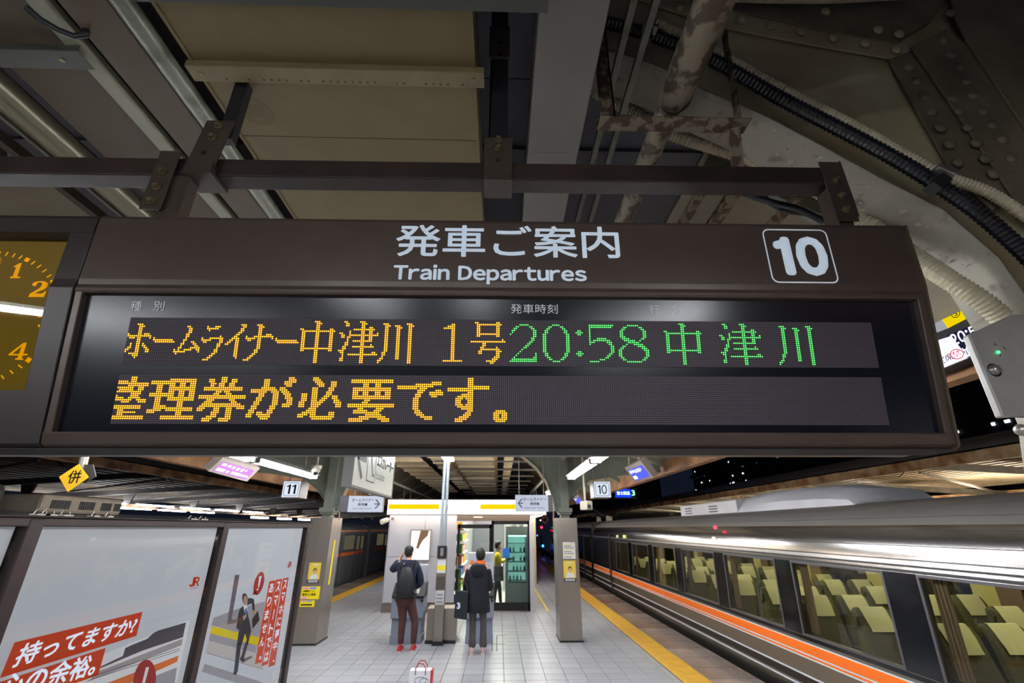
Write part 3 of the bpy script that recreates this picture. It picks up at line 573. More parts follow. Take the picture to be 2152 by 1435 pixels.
# ticket direction signs
M_face = mat('sign face pale', (176, 182, 196), .45); M_sgn = mat('sign text dark', (46, 56, 62), .5)
def hl(px0, px1, py0, py1, Y, arrow, side):
    M = frame((0, Y, 0), (1, 0, 0), (0, 0, 1)); x0, x1, y0, y1 = box2(M, px0, px1, py0, py1); w_, h_ = x1 - x0, y1 - y0
    t = thing('direction_sign', 'pale hanging sign with an arrow pointing %s for liner ticket machines' % side, 'sign', ((x0 + x1) / 2, Y, y0))
    xe = x0 - .18 if arrow > 0 else x1; xf = x0 if arrow > 0 else x1 + .09
    b = mb(); b.bb(min(x0, xe), max(x1, xf), Y + .004, Y + .14, y0, y1); b.build('case', mat('sign case', (70, 66, 72), .5), t, bevel=.006)
    sheet('face', M, x0, x1, y0, y1, M_face, t, .002, .006)
    tx0, tx1 = (x0 + w_ * .1, x1 - w_ * .26) if arrow > 0 else (x0 + w_ * .24, x1 - w_ * .06)
    text('ホームライナー', M, tx0, tx1, y0 + h_ * .64, y0 + h_ * .84, M_sgn, t, z=.004, bold=.01); text('券売機', M, (tx0 + tx1) / 2 - w_ * .14, (tx0 + tx1) / 2 + w_ * .14, y0 + h_ * .38, y0 + h_ * .56, M_sgn, t, z=.004, bold=.01)
    text('Home Liner Tickets', M, tx0 + w_ * .04, tx1 - w_ * .04, y0 + h_ * .18, y0 + h_ * .28, M_sgn, t, z=.004, latin=.1)
    ax = x1 - w_ * .10 if arrow > 0 else x0 + w_ * .10; cy_ = y0 + h_ * .5; s = arrow
    b = mb()
    for poly in ([(ax - s * w_ * .14, cy_ - h_ * .03), (ax, cy_ - h_ * .03), (ax, cy_ + h_ * .03), (ax - s * w_ * .14, cy_ + h_ * .03)], [(ax + s * .02, cy_), (ax - s * .01, cy_), (ax - s * .08, cy_ + .08), (ax - s * .06, cy_ + .09)], [(ax + s * .02, cy_), (ax - s * .01, cy_), (ax - s * .08, cy_ - .08), (ax - s * .06, cy_ - .09)]): b.flat(poly, M, .004)
    b.build('arrow', M_sgn, t)
    for xx in (x0 + .08, x1 - .08): b = mb(); b.cyl((xx, Y + .07, y1), (xx, Y + .07, 3.6), .01, 6); b.build('hanger_rod', M_box, t)
hl(732, 804, 1042, 1076, 9.7, 1, 'right'); hl(1083, 1152, 1040, 1075, 9.7, -1, 'left')
# escalator sign along the platform
EX = -1.65; EM = frame((EX, 0, 0), (0, 1, 0), (0, 0, 1)); a = atX(738, 1020, EX); c = atX(823, 1043, EX)
ey0, ey1, ez0, ez1 = a.y, c.y, a.z, a.z + .62
t = thing('direction_sign', 'large pale hanging escalator sign seen at a steep angle', 'sign', (EX, (ey0 + ey1) / 2, ez0))
b = mb(); b.bb(EX - .10, EX - .004, ey0, ey1, ez0 - .01, ez1); b.build('case', mat('sign case dark', (26, 22, 26), .5), t)
M_esc = mat('escalator face', (196, 198, 186), .4, emit=(196, 198, 186), es=.12)
sheet('face', EM, ey0 + .02, ey1 - .02, ez0 + .01, ez1 - .01, M_esc, t, .001, .005)
b = mb(); 
for z_ in (ez0 - .012, ez1): b.bb(EX - .11, EX + .006, ey0 - .01, ey1 + .01, z_, z_ + .012)
b.bb(EX - .11, EX + .006, ey0 - .012, ey0, ez0, ez1); b.bb(EX - .004, EX + .006, ey1, ey1 + .012, ez0, ez1); b.build('frame', M_hous, t)
L_ = ey1 - ey0; zc = (ez0 + ez1) / 2 + .02
b = mb(); ax = ey0 + .12
for poly in ([(ax, zc - .025), (ax + .36, zc - .025), (ax + .36, zc + .045), (ax, zc + .045)], [(ax - .04, zc), (ax + .04, zc), (ax + .26, zc + .2), (ax + .2, zc + .24)], [(ax - .04, zc), (ax + .04, zc), (ax + .26, zc - .2), (ax + .2, zc - .24)]): b.flat(poly, EM, .004)
b.build('arrow', M_sgn, t)
b = mb(); ring(b, rrect(ey0 + .55, ey0 + .95, ez0 + .1, ez1 - .12, .03), rrect(ey0 + .565, ey0 + .935, ez0 + .115, ez1 - .135, .02), EM, .004)
for k in range(1):
    P1 = [(ey0 + .62, ez0 + .42), (ey0 + .68, ez0 + .42), (ey0 + .82, ez0 + .18), (ey0 + .90, ez0 + .18), (ey0 + .90, ez0 + .21), (ey0 + .84, ez0 + .21), (ey0 + .70, ez0 + .45), (ey0 + .62, ez0 + .45)]
    b.flat(P1, EM, .004)
b.flat([(ey0 + .74 + .03 * math.cos(k * .785), ez0 + .44 + .03 * math.sin(k * .785)) for k in range(8)], EM, .004); b.build('escalator_symbol', M_sgn, t)
text('エスカレーター', EM, ey0 + 1.0, ey1 - .08, zc + .0, zc + .17, M_sgn, t, z=.004, bold=.01); text('Escalator', EM, ey0 + 1.0, ey0 + 1.5, zc - .16, zc - .06, M_sgn, t, z=.004, latin=.1)
for yy in (ey0 + .3, ey1 - .3): b = mb(); b.cyl((EX - .05, yy, ez1), (EX - .05, yy, 3.9), .015, 6); b.build('hanger_rod', M_hous, t)
ORD = ['first', 'second', 'third', 'fourth', 'fifth', 'sixth', 'seventh', 'eighth']
# ================================================================== POSTER SCREEN
PX = -1.6; PM = frame((PX, 0, 0), (0, 1, 0), (0, 0, 1))
def pp(px, py): return onpl(PM, px, py)
M_pf = mat('poster frame brown', (62, 48, 46), .42, .3, var=.15, vs=10)
M_pale = mat('poster pale', (220, 226, 234), .55, emit=(206, 214, 224), es=.20, var=.04, vs=2); M_pred = mat('poster vermilion', (214, 66, 18), .5, emit=(214, 66, 18), es=.20); M_pgrey = mat('poster grey', (166, 166, 174), .5, emit=(166, 166, 174), es=.17); M_pdark = mat('poster dark grey', (96, 94, 104), .5)  # poster print colours carry a faint glow to raise their brightness
M_porange = mat('poster orange', (228, 116, 34), .5, emit=(228, 116, 34), es=.20); M_balloon = mat('poster red', (200, 34, 34), .5); M_pwhite = mat('poster white', (236, 240, 246), .5, emit=(236, 240, 246), es=.20); M_pyel = mat('poster yellow', (236, 212, 20), .5, emit=(236, 212, 20), es=.17)
M_suit = mat('print suit', (44, 48, 62), .5); M_pfl = mat('poster floor', (206, 202, 200), .5, emit=(206, 202, 200), es=.17); M_pskin = mat('print skin', (222, 176, 150), .5); M_tie = mat('print tie', (70, 120, 200), .5); M_pmauve = mat('poster mauve', (128, 118, 128), .5)
scr = thing('poster_screen', 'brown framed fence of big railway manner posters on the left', 'screen', (PX, 2.5, 0))
b = mb(); b.bb(PX - .12, PX + .012, .2, 4.19, 2.005, 2.034); b.bb(PX - .13, PX + .02, .2, 4.2, 2.034, 2.041); b.build('top_rail', M_pf, scr, bevel=.004)
b = mb(); b.bb(PX - .12, PX + .012, .2, 4.19, .36, .46); b.build('bottom_rail', M_pf, scr, bevel=.004)
for y0, y1 in ((.50, .56), (1.70, 1.757), (2.885, 2.942), (4.125, 4.19)):
    b = mb(); b.bb(PX - .12, PX + .014, y0, y1, 0, 2.03); b.build('post', M_pf, scr, bevel=.004)
b = mb(); b.bb(PX - .13, PX - .05, .2, 4.19, .02, 2.01); b.build('back_panel', M_dark, scr)
b = mb(); b.bb(PX - .04, PX - .02, .2, 4.19, 0, .36); b.build('kick_panel', M_clad, scr)
M_pgl = glass('poster glass', (255, 255, 255), 1.3, .03)
def P2(b, pts, z, off=(0, 0), s=1.0):
    b.flat([pp(off[0] + x / s, off[1] + y / s) for x, y in pts], PM, z)
def textquad(s, M, bl, br, tl_, m, parent, z=.001, bold=0, latin=0):
    a = V(onpl(M, *bl)); bb_ = V(onpl(M, *br)); c = V(onpl(M, *tl_)); me = glyphs(s, bold, latin, 1)
    xs = [v.co.x for v in me.vertices]; ys = [v.co.y for v in me.vertices]; x0, x1, y0, y1 = min(xs), max(xs), min(ys), max(ys); off = V(parent['_o'])
    for v in me.vertices:
        q = a + (bb_ - a) * ((v.co.x - x0) / (x1 - x0)) + (c - a) * ((v.co.y - y0) / (y1 - y0)); v.co = M @ V((q.x, q.y, z)) - off
    me.materials.clear(); me.materials.append(m); o = bpy.data.objects.new('lettering', me); COL.objects.link(o); o.parent = parent; o['_o'] = parent['_o']; return o
def poster(label, y0, y1):
    t = thing('poster', label, 'poster', (PX, (y0 + y1) / 2, .5)); b = mb(); b.prism([(y0 + .008, .46), (y1 - .008, .46), (y1 - .008, 2.013), (y0 + .008, 2.013)], PM @ Matrix.Translation((0, 0, -.02)), .004); b.build('sheet', M_pale, t)
    b = mb(); b.flat([(y0, .46), (y1, .46), (y1, 2.015), (y0, 2.015)], PM, .002); b.build('glass', M_pgl, t); return t
poster('nearly blank pale poster at the far left edge of the framed row', .56, 1.70)
t = poster('large pale poster with red slanted Japanese slogan and a train drawing', 1.757, 2.885)
def shp(t, pts, m, z, off, s, nm='printed_shape'):
    b = mb(); P2(b, pts, z, off, s); return b.build(nm, m, t)
o1, s1 = (0, 940), 2.899; zb = -.019
shp(t, [(1100, 1435), (1180, 1050), (1150, 1060), (560, 1300), (500, 1435), (300, 1700), (1080, 1700)], M_pwhite, zb, o1, s1)
shp(t, [(640, 1335), (775, 1270), (790, 1222), (830, 1203), (920, 1167), (960, 1130), (990, 1115), (1155, 1066), (1137, 1156), (900, 1235), (640, 1345)], M_pdark, zb + .0006, o1, s1)
shp(t, [(600, 1375), (1136, 1165), (1128, 1205), (580, 1420)], M_pgrey, zb + .0006, o1, s1)
shp(t, [(680, 1435), (1110, 1268), (1102, 1305), (820, 1435), (500, 1600), (300, 1600)], M_porange, zb + .0008, o1, s1)
shp(t, [(820, 1450), (1100, 1340), (1070, 1560), (700, 1650)], M_pgrey, zb + .0008, o1, s1)
for k in range(2): shp(t, [(560, 1420 - 20 * k), (1118, 1235 - 12 * k), (1118, 1238 - 12 * k), (560, 1424 - 20 * k)], M_pdark, zb + .001, o1, s1)
shp(t, [(905 + 68 * math.cos(a) + 12 * math.sin(a), 1420 - 128 * math.sin(a)) for a in [k * math.pi / 12 for k in range(24)]], M_balloon, zb + .0014, o1, s1, 'speech_balloon')
shp(t, [(912, 1338), (932, 1338), (905, 1440), (888, 1440)], M_pwhite, zb + .0018, o1, s1, 'exclamation_mark')
o2, s2 = (0, 1240), 6.52
shp(t, [(275, 715), (2008, 296), (1925, 625), (78, 1203)], M_pred, zb + .001, o2, s2, 'slogan_band')
shp(t, [(45, 1268), (1510, 790), (1408, 1162), (200, 1600), (-300, 1700)], M_pred, zb + .001, o2, s2, 'slogan_band')
textquad('持ってますか?', PM, (33, 1405), (287, 1331), (60, 1353), M_pwhite, t, zb + .0016, bold=.028)
textquad('心の余裕。', PM, (-6, 1478), (205, 1418), (22, 1416), M_pwhite, t, zb + .0016, bold=.028)
textquad('JR', PM, (404, 1233), (424, 1231), (408, 1213), M_pred, t, zb + .0016, bold=.03, latin=.05); textquad('JR東海', PM, (407, 1238), (420, 1237), (408, 1235), M_pred, t, zb + .0016)
t = poster('poster of a running man in a suit with red columns of Japanese text', 2.942, 4.125)
o3, s3 = (420, 1160), 5.217
Z = lambda k: zb + .0004 * k
shp(t, [(190, 720), (480, 610), (745, 540), (690, 935), (460, 885), (160, 800)], M_pgrey, Z(1), o3, s3)
shp(t, [(418, 250), (468, 248), (380, 742), (438, 735), (434, 775), (330, 795)], M_pmauve, Z(2), o3, s3)
shp(t, [(172, 815), (690, 935), (660, 1025), (150, 890)], M_pyel, Z(2), o3, s3, 'yellow_line'); shp(t, [(150, 890), (660, 1025), (645, 1105), (135, 970)], M_pgrey, Z(2), o3, s3)
shp(t, [(135, 970), (645, 1105), (735, 1130), (720, 1285), (100, 1095)], M_pfl, Z(2), o3, s3); shp(t, [(90, 1225), (700, 1420), (700, 1520), (60, 1310)], M_pgrey, Z(2), o3, s3)
shp(t, [(105, 1100), (725, 1283), (725, 1287), (105, 1104)], M_pdark, Z(3), o3, s3)
shp(t, [(470, 1180), (600, 1135), (605, 1155), (500, 1215)], M_pmauve, Z(3), o3, s3)
shp(t, [(470, 815), (530, 880), (480, 1040), (447, 1310), (408, 1310), (432, 1050), (452, 900)], M_suit, Z(4), o3, s3, 'printed_leg'); shp(t, [(520, 860), (592, 868), (560, 1000), (515, 1160), (478, 1165), (510, 1050), (545, 960)], M_suit, Z(4), o3, s3, 'printed_leg')
shp(t, [(408, 1300), (445, 1300), (430, 1345), (396, 1340)], M_black, Z(5), o3, s3); shp(t, [(480, 1140), (516, 1160), (522, 1195), (500, 1200), (468, 1180)], M_black, Z(5), o3, s3)
shp(t, [(495, 595), (545, 570), (560, 700), (575, 760), (594, 870), (530, 900), (470, 860), (430, 835), (445, 720), (462, 640)], M_suit, Z(5), o3, s3, 'printed_jacket')
shp(t, [(545, 520), (575, 500), (622, 515), (632, 640), (608, 642), (598, 562), (562, 578), (548, 580)], M_suit, Z(5), o3, s3, 'printed_arm'); shp(t, [(505, 590), (545, 570), (552, 650), (520, 660)], M_pwhite, Z(6), o3, s3); shp(t, [(524, 620), (545, 618), (546, 670), (520, 690)], M_tie, Z(7), o3, s3)
shp(t, [(600, 735), (665, 640), (682, 745), (605, 845)], M_black, Z(6), o3, s3, 'printed_briefcase'); shp(t, [(605, 645), (640, 628), (645, 670), (615, 690)], M_pskin, Z(7), o3, s3); shp(t, [(500, 700), (540, 680), (538, 715), (505, 750)], M_pskin, Z(7), o3, s3)
shp(t, [(526 + 28 * math.cos(a) - 8 * math.sin(a), 512 - 62 * math.sin(a)) for a in [k * math.pi / 8 for k in range(16)]], M_hair, Z(6), o3, s3, 'printed_hair'); shp(t, [(530 + 22 * math.cos(a) - 6 * math.sin(a), 528 - 55 * math.sin(a)) for a in [k * math.pi / 8 for k in range(16)]], M_pskin, Z(7), o3, s3, 'printed_head')
shp(t, [(677 + 52 * math.cos(a) + 28 * math.sin(a), 343 - 128 * math.sin(a)) for a in [k * math.pi / 12 for k in range(24)]], M_balloon, Z(4), o3, s3, 'speech_balloon'); shp(t, [(625, 420), (660, 455), (606, 470)], M_balloon, Z(4), o3, s3)
shp(t, [(678, 265), (706, 262), (678, 385), (664, 388)], M_pwhite, Z(6), o3, s3, 'exclamation_mark'); shp(t, [(652, 400), (672, 397), (668, 418), (648, 420)], M_pwhite, Z(6), o3, s3)
for s, q in (('スマホに夢中、', [(940, 290), (998, 278), (850, 1235), (780, 1262)]), ('スマートでは', [(865, 303), (928, 292), (775, 1225), (705, 1252)]), ('ありません。', [(790, 320), (858, 308), (705, 1205), (632, 1230)])):
    shp(t, q, M_pred, Z(4), o3, s3, 'slogan_band'); TL, TR, BR, BL = [V(k) for k in q]; n = len(s)
    for i, ch in enumerate(s):
        f0, f1 = (i + .16) / (n + .15), (i + .90) / (n + .15); l0, l1 = TL.lerp(BL, f0), TL.lerp(BL, f1); r0, r1 = TR.lerp(BR, f0), TR.lerp(BR, f1)
        tpx = lambda v: (o3[0] + v.x / s3, o3[1] + v.y / s3); a = l1.lerp(r1, .16); c = l1.lerp(r1, .84); d = l0.lerp(r0, .16)
        if ch == 'ー': shp(t, [l0.lerp(r0, .44), l0.lerp(r0, .60), l1.lerp(r1, .60), l1.lerp(r1, .44)], M_pwhite, Z(6), o3, s3, 'lettering'); continue
        if ch in '、。': c = l1.lerp(r1, .8); a = l1.lerp(r1, .5); d = a.lerp(l0.lerp(r0, .5), .35)
        textquad(ch, PM, tpx(a), tpx(c), tpx(d), M_pwhite, t, Z(6), bold=.02)
textquad('JR', PM, (609, 1193), (617, 1191), (610, 1181), M_pred, t, Z(5), bold=.03, latin=.05)

# ================================================================== KIOSK
KY = 13.5
M_wall = mat('kiosk wall panel', (186, 184, 190), .42, var=.05, vs=2); M_kb = mat('kiosk brown trim', (104, 92, 84), .5)
M_ks = em('kiosk sign white', (255, 240, 220), 7); M_ky = em('kiosk sign yellow', (255, 206, 6), 1.15)
M_bk = mat('black frame', (18, 17, 18), .35, .2)
kio = thing('kiosk', 'small platform shop with lit yellow and white sign band and glass doors', 'shop', (-1.0, KY, 0))
def kb(x0, x1, y0, y1, z0, z1, nm, m, bev=0): b = mb(); b.bb(x0, x1, y0, y1, z0, z1); return b.build(nm, m, kio, bevel=bev)
kb(-2.98, -2.02, KY, KY + .05, 1.30, 2.34, 'wall_panel', M_wall, .004); kb(-2.01, -1.15, KY, KY + .05, 1.30, 2.34, 'wall_panel', M_wall, .004)
kb(-2.98, -2.02, KY, KY + .05, .22, 1.29, 'wall_panel', M_wall, .004); kb(-2.01, -1.15, KY, KY + .05, .22, 1.29, 'wall_panel', M_wall, .004)
kb(-3.0, -1.13, KY - .01, KY + .05, 0, .20, 'skirting', M_kb)
kb(-3.0, -2.99, KY, KY + 5.4, 0, 2.7, 'side_wall', M_wall); kb(.90, .96, KY, KY + 5.4, 0, 2.7, 'side_wall', M_wall); kb(-3, .96, KY + 5.35, KY + 5.4, 0, 2.7, 'rear_wall', M_wall)
kb(-3, .96, KY, KY + 5.4, 2.68, 2.74, 'roof', M_kb); kb(-3, .96, KY + .05, KY + 5.4, 0.001, .015, 'shop_floor', mat('shop floor', (214, 212, 206), .3))
kb(.84, .96, KY - .02, KY + .08, 0, 2.34, 'corner_post', M_wall, .004)
kb(-1.15, .86, KY - .02, KY + .1, 2.19, 2.36, 'lintel', mat('lintel brown', (84, 72, 64), .5))
kb(-.7, -.45, KY - .03, KY - .02, 2.27, 2.30, 'door_sensor', M_cream)
# sign band
SBM = frame((0, KY - .32, 0), (1, 0, 0), (0, 0, 1)); sx0, _, sz0, sz1 = box2(SBM, 804, 1150, 1050, 1081); sx0 = onpl(SBM, 815, 1065)[0]; sx1 = 1.28
b = mb(); b.bb(sx0, sx1, KY - .318, KY - .03, sz0, sz1); b.bb(sx0, -3.02, KY - .03, KY + 5, sz0, sz1); b.bb(.98, sx1, KY - .03, KY + 5, sz0, sz1); b.build('sign_box', M_ks, kio)
b = mb(); b.bb(sx0 - .02, sx1 + .02, KY - .33, KY - .315, sz0 - .02, sz0 + .008); b.bb(sx0 - .02, sx1 + .02, KY - .33, KY - .315, sz1 - .01, sz1 + .015); b.build('sign_trim', M_kb, kio)
yz0, yz1 = onpl(SBM, 870, 1070)[1], onpl(SBM, 870, 1059)[1]
for a, c in ((816, 923), (1009, 1152)):
    b = mb(); b.prism([(onpl(SBM, a, 1065)[0], yz0), (onpl(SBM, c, 1065)[0], yz0), (onpl(SBM, c, 1065)[0], yz1), (onpl(SBM, a, 1065)[0], yz1)], SBM @ Matrix.Translation((0, 0, .006)), .005); b.build('yellow_stripe', M_ky, kio)
b = mb(); b.bb(sx0 - .003, sx0 - .002, KY - .3, KY + 4.9, yz0, yz1); b.build('yellow_stripe', M_ky, kio)
b = mb(); b.box((-2.9, KY - .02, sz0 - .1), (.04, .3, .06)); b.build('bracket', M_kb, kio)
text('Bellmart', SBM, onpl(SBM, 941, 1065)[0], onpl(SBM, 997, 1065)[0], onpl(SBM, 960, 1070)[1], onpl(SBM, 960, 1060)[1], mat('shop name', (120, 112, 100), .6, emit=(200, 190, 170), es=.35), kio, z=.008, bold=-.004, latin=.12)
p = V((-3.05, KY - .25, sz0 - .16)); sl = thing('floodlight', 'small round cream lamp under the left corner of the shop sign', 'lamp', tuple(p)); b = mb(); b.cyl(p + V((-.08, -.1, -.03)), p + V((.05, .05, .03)), .07, 12, .06); b.build('head', M_cream, sl); b = mb(); b.tube([p + V((.02, .03, .02)), p + V((.10, .1, .06)), p + V((.12, .15, .2)), p + V((.05, .2, .2))], .012, 6); b.build('arm', M_cream, sl)
# lit poster case
KM = frame((0, KY, 0), (1, 0, 0), (0, 0, 1)); q = box2(KM, 863, 903, 1115, 1176)
t = thing('poster', 'brightly lit poster case with brown hair shape on the shop wall', 'poster', ((q[0] + q[1]) / 2, KY, q[2]))
b = mb(); ring(b, rrect(q[0] - .03, q[1] + .03, q[2] - .03, q[3] + .03, .02), rrect(q[0], q[1], q[2], q[3], .005), KM, .03); b.bb(q[0] - .03, q[1] + .03, KY - .028, KY, q[2] - .03, q[2] - .001); b.bb(q[0] - .03, q[1] + .03, KY - .028, KY, q[3] + .001, q[3] + .03); b.build('frame', M_steel, t)
sheet('lit_sheet', KM, *q, em('lit poster', (255, 250, 236), 1.5), t, .012, .01)
w_, h_ = q[1] - q[0], q[3] - q[2]
b = mb(); b.flat([(q[0] + w_ * x, q[2] + h_ * y) for x, y in ((.48, 1), (.92, 1), (.86, .82), (.62, .66), (.5, .5), (.42, .36), (.30, .40), (.36, .6), (.42, .8))], KM, .014); b.build('printed_hair', em('hair print', (150, 118, 96), .8), t)
# doors
def door(x0, x1, z1, nm, handle_left):
    d = kb(x0, x0 + .07, KY - .01, KY + .04, .03, z1, nm, M_bk)
    for (a, c, e, f) in ((x1 - .07, x1, .03, z1), (x0, x1, .03, .22 if x0 > -.3 else .12), (x0, x1, z1 - .10, z1)): b = mb(); b.bb(a, c, KY - .01, KY + .04, e, f); o = b.build('door_rail', M_bk, d)
    b = mb(); b.bb(x0 + .05, x1 - .05, KY + .012, KY + .018, .1, z1 - .06); b.build('pane', glass('door glass', (236, 244, 240), 1.2), d)
    b = mb(); b.bb(x0 + .02, x0 + .05, KY - .05, KY - .01, 1.0, 1.3); b.build('door_handle', M_steel, d); return d
door(-1.12, -.18, 2.10, 'glass_door', 1); door(-.20, .86, 2.20, 'glass_door', 0)
b = mb(); b.prism([(.12, 1.27), (.3, 1.27), (.3, 1.5), (.12, 1.5)], KM @ Matrix.Translation((0, 0, .02)), .003); tag(b.build('door_sticker', mat('sticker blue', (20, 110, 190), .5)), 'blue square sticker on the right glass door', 'sticker')
# shop interior
M_shopl = em('shop ceiling light', (255, 248, 236), 120); M_shelf = mat('shelf white', (222, 222, 220), .5); M_fg = mat('fridge grey', (150, 158, 158), .4)
for k in range(3): b = mb(); b.bb(-.9, .6, KY + .7 + 1.5 * k, KY + .85 + 1.5 * k, 2.50, 2.54); tag(b.build('shop_lamp', M_shopl), '%s ceiling strip light inside the shop from its door' % ORD[k], 'lamp', 'strip lights inside the shop')
sh = thing('shelving_unit', 'tall shelves of colourful snacks just inside the left glass door', 'shelf', (-1.6, KY + 1.2, 0))
b = mb(); b.bb(-1.95, -1.9, KY + .3, KY + 2.2, .02, 2.1); b.build('back_board', M_shelf, sh)
for k in range(7): b = mb(); b.bb(-1.9, -.95, KY + .3, KY + 2.2, .15 + .3 * k, .17 + .3 * k); b.build('shelf', M_shelf, sh)
SC_ = [(230, 60, 50), (250, 200, 40), (240, 240, 235), (60, 150, 80), (240, 130, 60), (70, 110, 200), (250, 180, 190)]
for k in range(7):
    for j in range(6):
        b = mb(); x = -1.08 - .02 * R_.random(); y = KY + .35 + .30 * j; b.box((x, y, .18 + .3 * k + .09), (.16, .2, .16 + .05 * R_.random())); ci = R_.randrange(7); tag(b.build('snack_packet', mat('packet %d' % ci, SC_[ci], .5), bevel=.01), '%s snack packet on the %s shelf from the floor, %s from the shop door' % (['red', 'yellow', 'white', 'green', 'orange', 'blue', 'pink'][ci], ORD[k], ORD[j]), 'packet', 'snack packets on the shop shelves')
fr = thing('drinks_fridge', 'upright glass fronted drinks fridge inside the right door', 'fridge', (.5, KY + .9, 0))
for (x0, x1, y0, y1, z0, z1) in ((.20, .84, KY + .5, KY + 1.1, .02, .62), (.20, .84, KY + .5, KY + 1.1, 1.82, 2.05), (.20, .27, KY + .5, KY + 1.1, .62, 1.82), (.78, .84, KY + .5, KY + 1.1, .62, 1.82), (.2, .84, KY + 1.06, KY + 1.1, .62, 1.82)): b = mb(); b.bb(x0, x1, y0, y1, z0, z1); b.build('cabinet_panel', M_fg, fr)
for k in range(5): b = mb(); b.bb(.27, .78, KY + .55, KY + 1.06, .64 + .24 * k, .655 + .24 * k); b.build('shelf', M_shelf, fr)
for q_ in ((.27, .78, 1.79, 1.81),): b = mb(); b.bb(q_[0], q_[1], KY + .52, KY + .54, q_[2], q_[3]); b.build('light_strip', em('fridge light', (206, 250, 246), 14), fr)
b = mb(); b.bb(.28, .77, KY + 1.04, KY + 1.055, .64, 1.8); b.build('back_panel', mat('fridge back', (206, 232, 226), .5, emit=(190, 232, 224), es=.6), fr); b = mb(); b.bb(.27, .78, KY + .505, KY + .51, .62, 1.82); b.build('glass_front', glass('fridge glass', (232, 248, 246), 1.0), fr)  # back panel glows in place of lighting inside the fridge
for k in range(4):
    for j in range(5):
        if R_.random() < .25: continue
        x = .33 + .1 * j; z = .655 + .24 * k; b = mb(); b.cyl((x, KY + .7, z), (x, KY + .7, z + .11), .028, 8); b.cyl((x, KY + .7, z + .11), (x, KY + .7, z + .15), .012, 6); tag(b.build('drink_bottle', mat('bottle %d' % (j % 4), [(60, 70, 70), (190, 220, 210), (90, 140, 120), (220, 230, 230)][j % 4], .3)), '%s bottle on the %s fridge shelf from below, %s from its left end' % (['dark', 'pale green', 'green', 'white'][j % 4], ORD[k], ORD[j]), 'bottle', 'bottles in the drinks fridge')
for i, (x, z) in enumerate(((.42, 2.05), (.65, 2.05))): b = mb(); b.sphere((x, KY + .8, z + .09), .10, 10, 6, (1, .7, .95)); tag(b.build('white_bag', M_shelf, smooth=True), ['white plastic bag on the left of the fridge top', 'larger white plastic bag on the right of the fridge top'][i], 'bag')
ct = thing('shop_counter', 'counter and grey rear shelving deep inside the shop', 'counter', (-.3, KY + 4.6, 0)); b = mb(); b.bb(-.9, .15, KY + 4, KY + 4.5, .02, 1.0); b.build('base', M_shelf, ct); b = mb(); b.bb(-.95, .2, KY + 5.2, KY + 5.3, .5, 2.3); b.build('rear_shelving', mat('rear shelf', (90, 92, 100), .5), ct)
# cream riveted column beside kiosk
cp = atZ(1122, 1228, 0); t = thing('steel_column', 'cream painted riveted old column standing right of the shop', 'column', (cp.x, cp.y, 0)); M_colm = mat('cream paint worn', (214, 194, 140), .55, col2=(120, 86, 50), vs=3, ramp=(.22, .36), bump=.2)
b = mb(); cw_ = .13
b.bb(cp.x - cw_, cp.x + cw_, cp.y, cp.y + .02, 0, 2.9); b.bb(cp.x - cw_, cp.x - cw_ + .02, cp.y, cp.y + .3, 0, 2.9); b.bb(cp.x + cw_ - .02, cp.x + cw_, cp.y, cp.y + .3, 0, 2.9); b.build('shaft', M_colm, t)
b = mb()
for k in range(28):
    for sx in (-1, 1): b.sphere((cp.x + sx * (cw_ - .03), cp.y, .1 + .1 * k), .014, 6, 4)
b.build('rivets', M_colm, t)['kind'] = 'stuff'

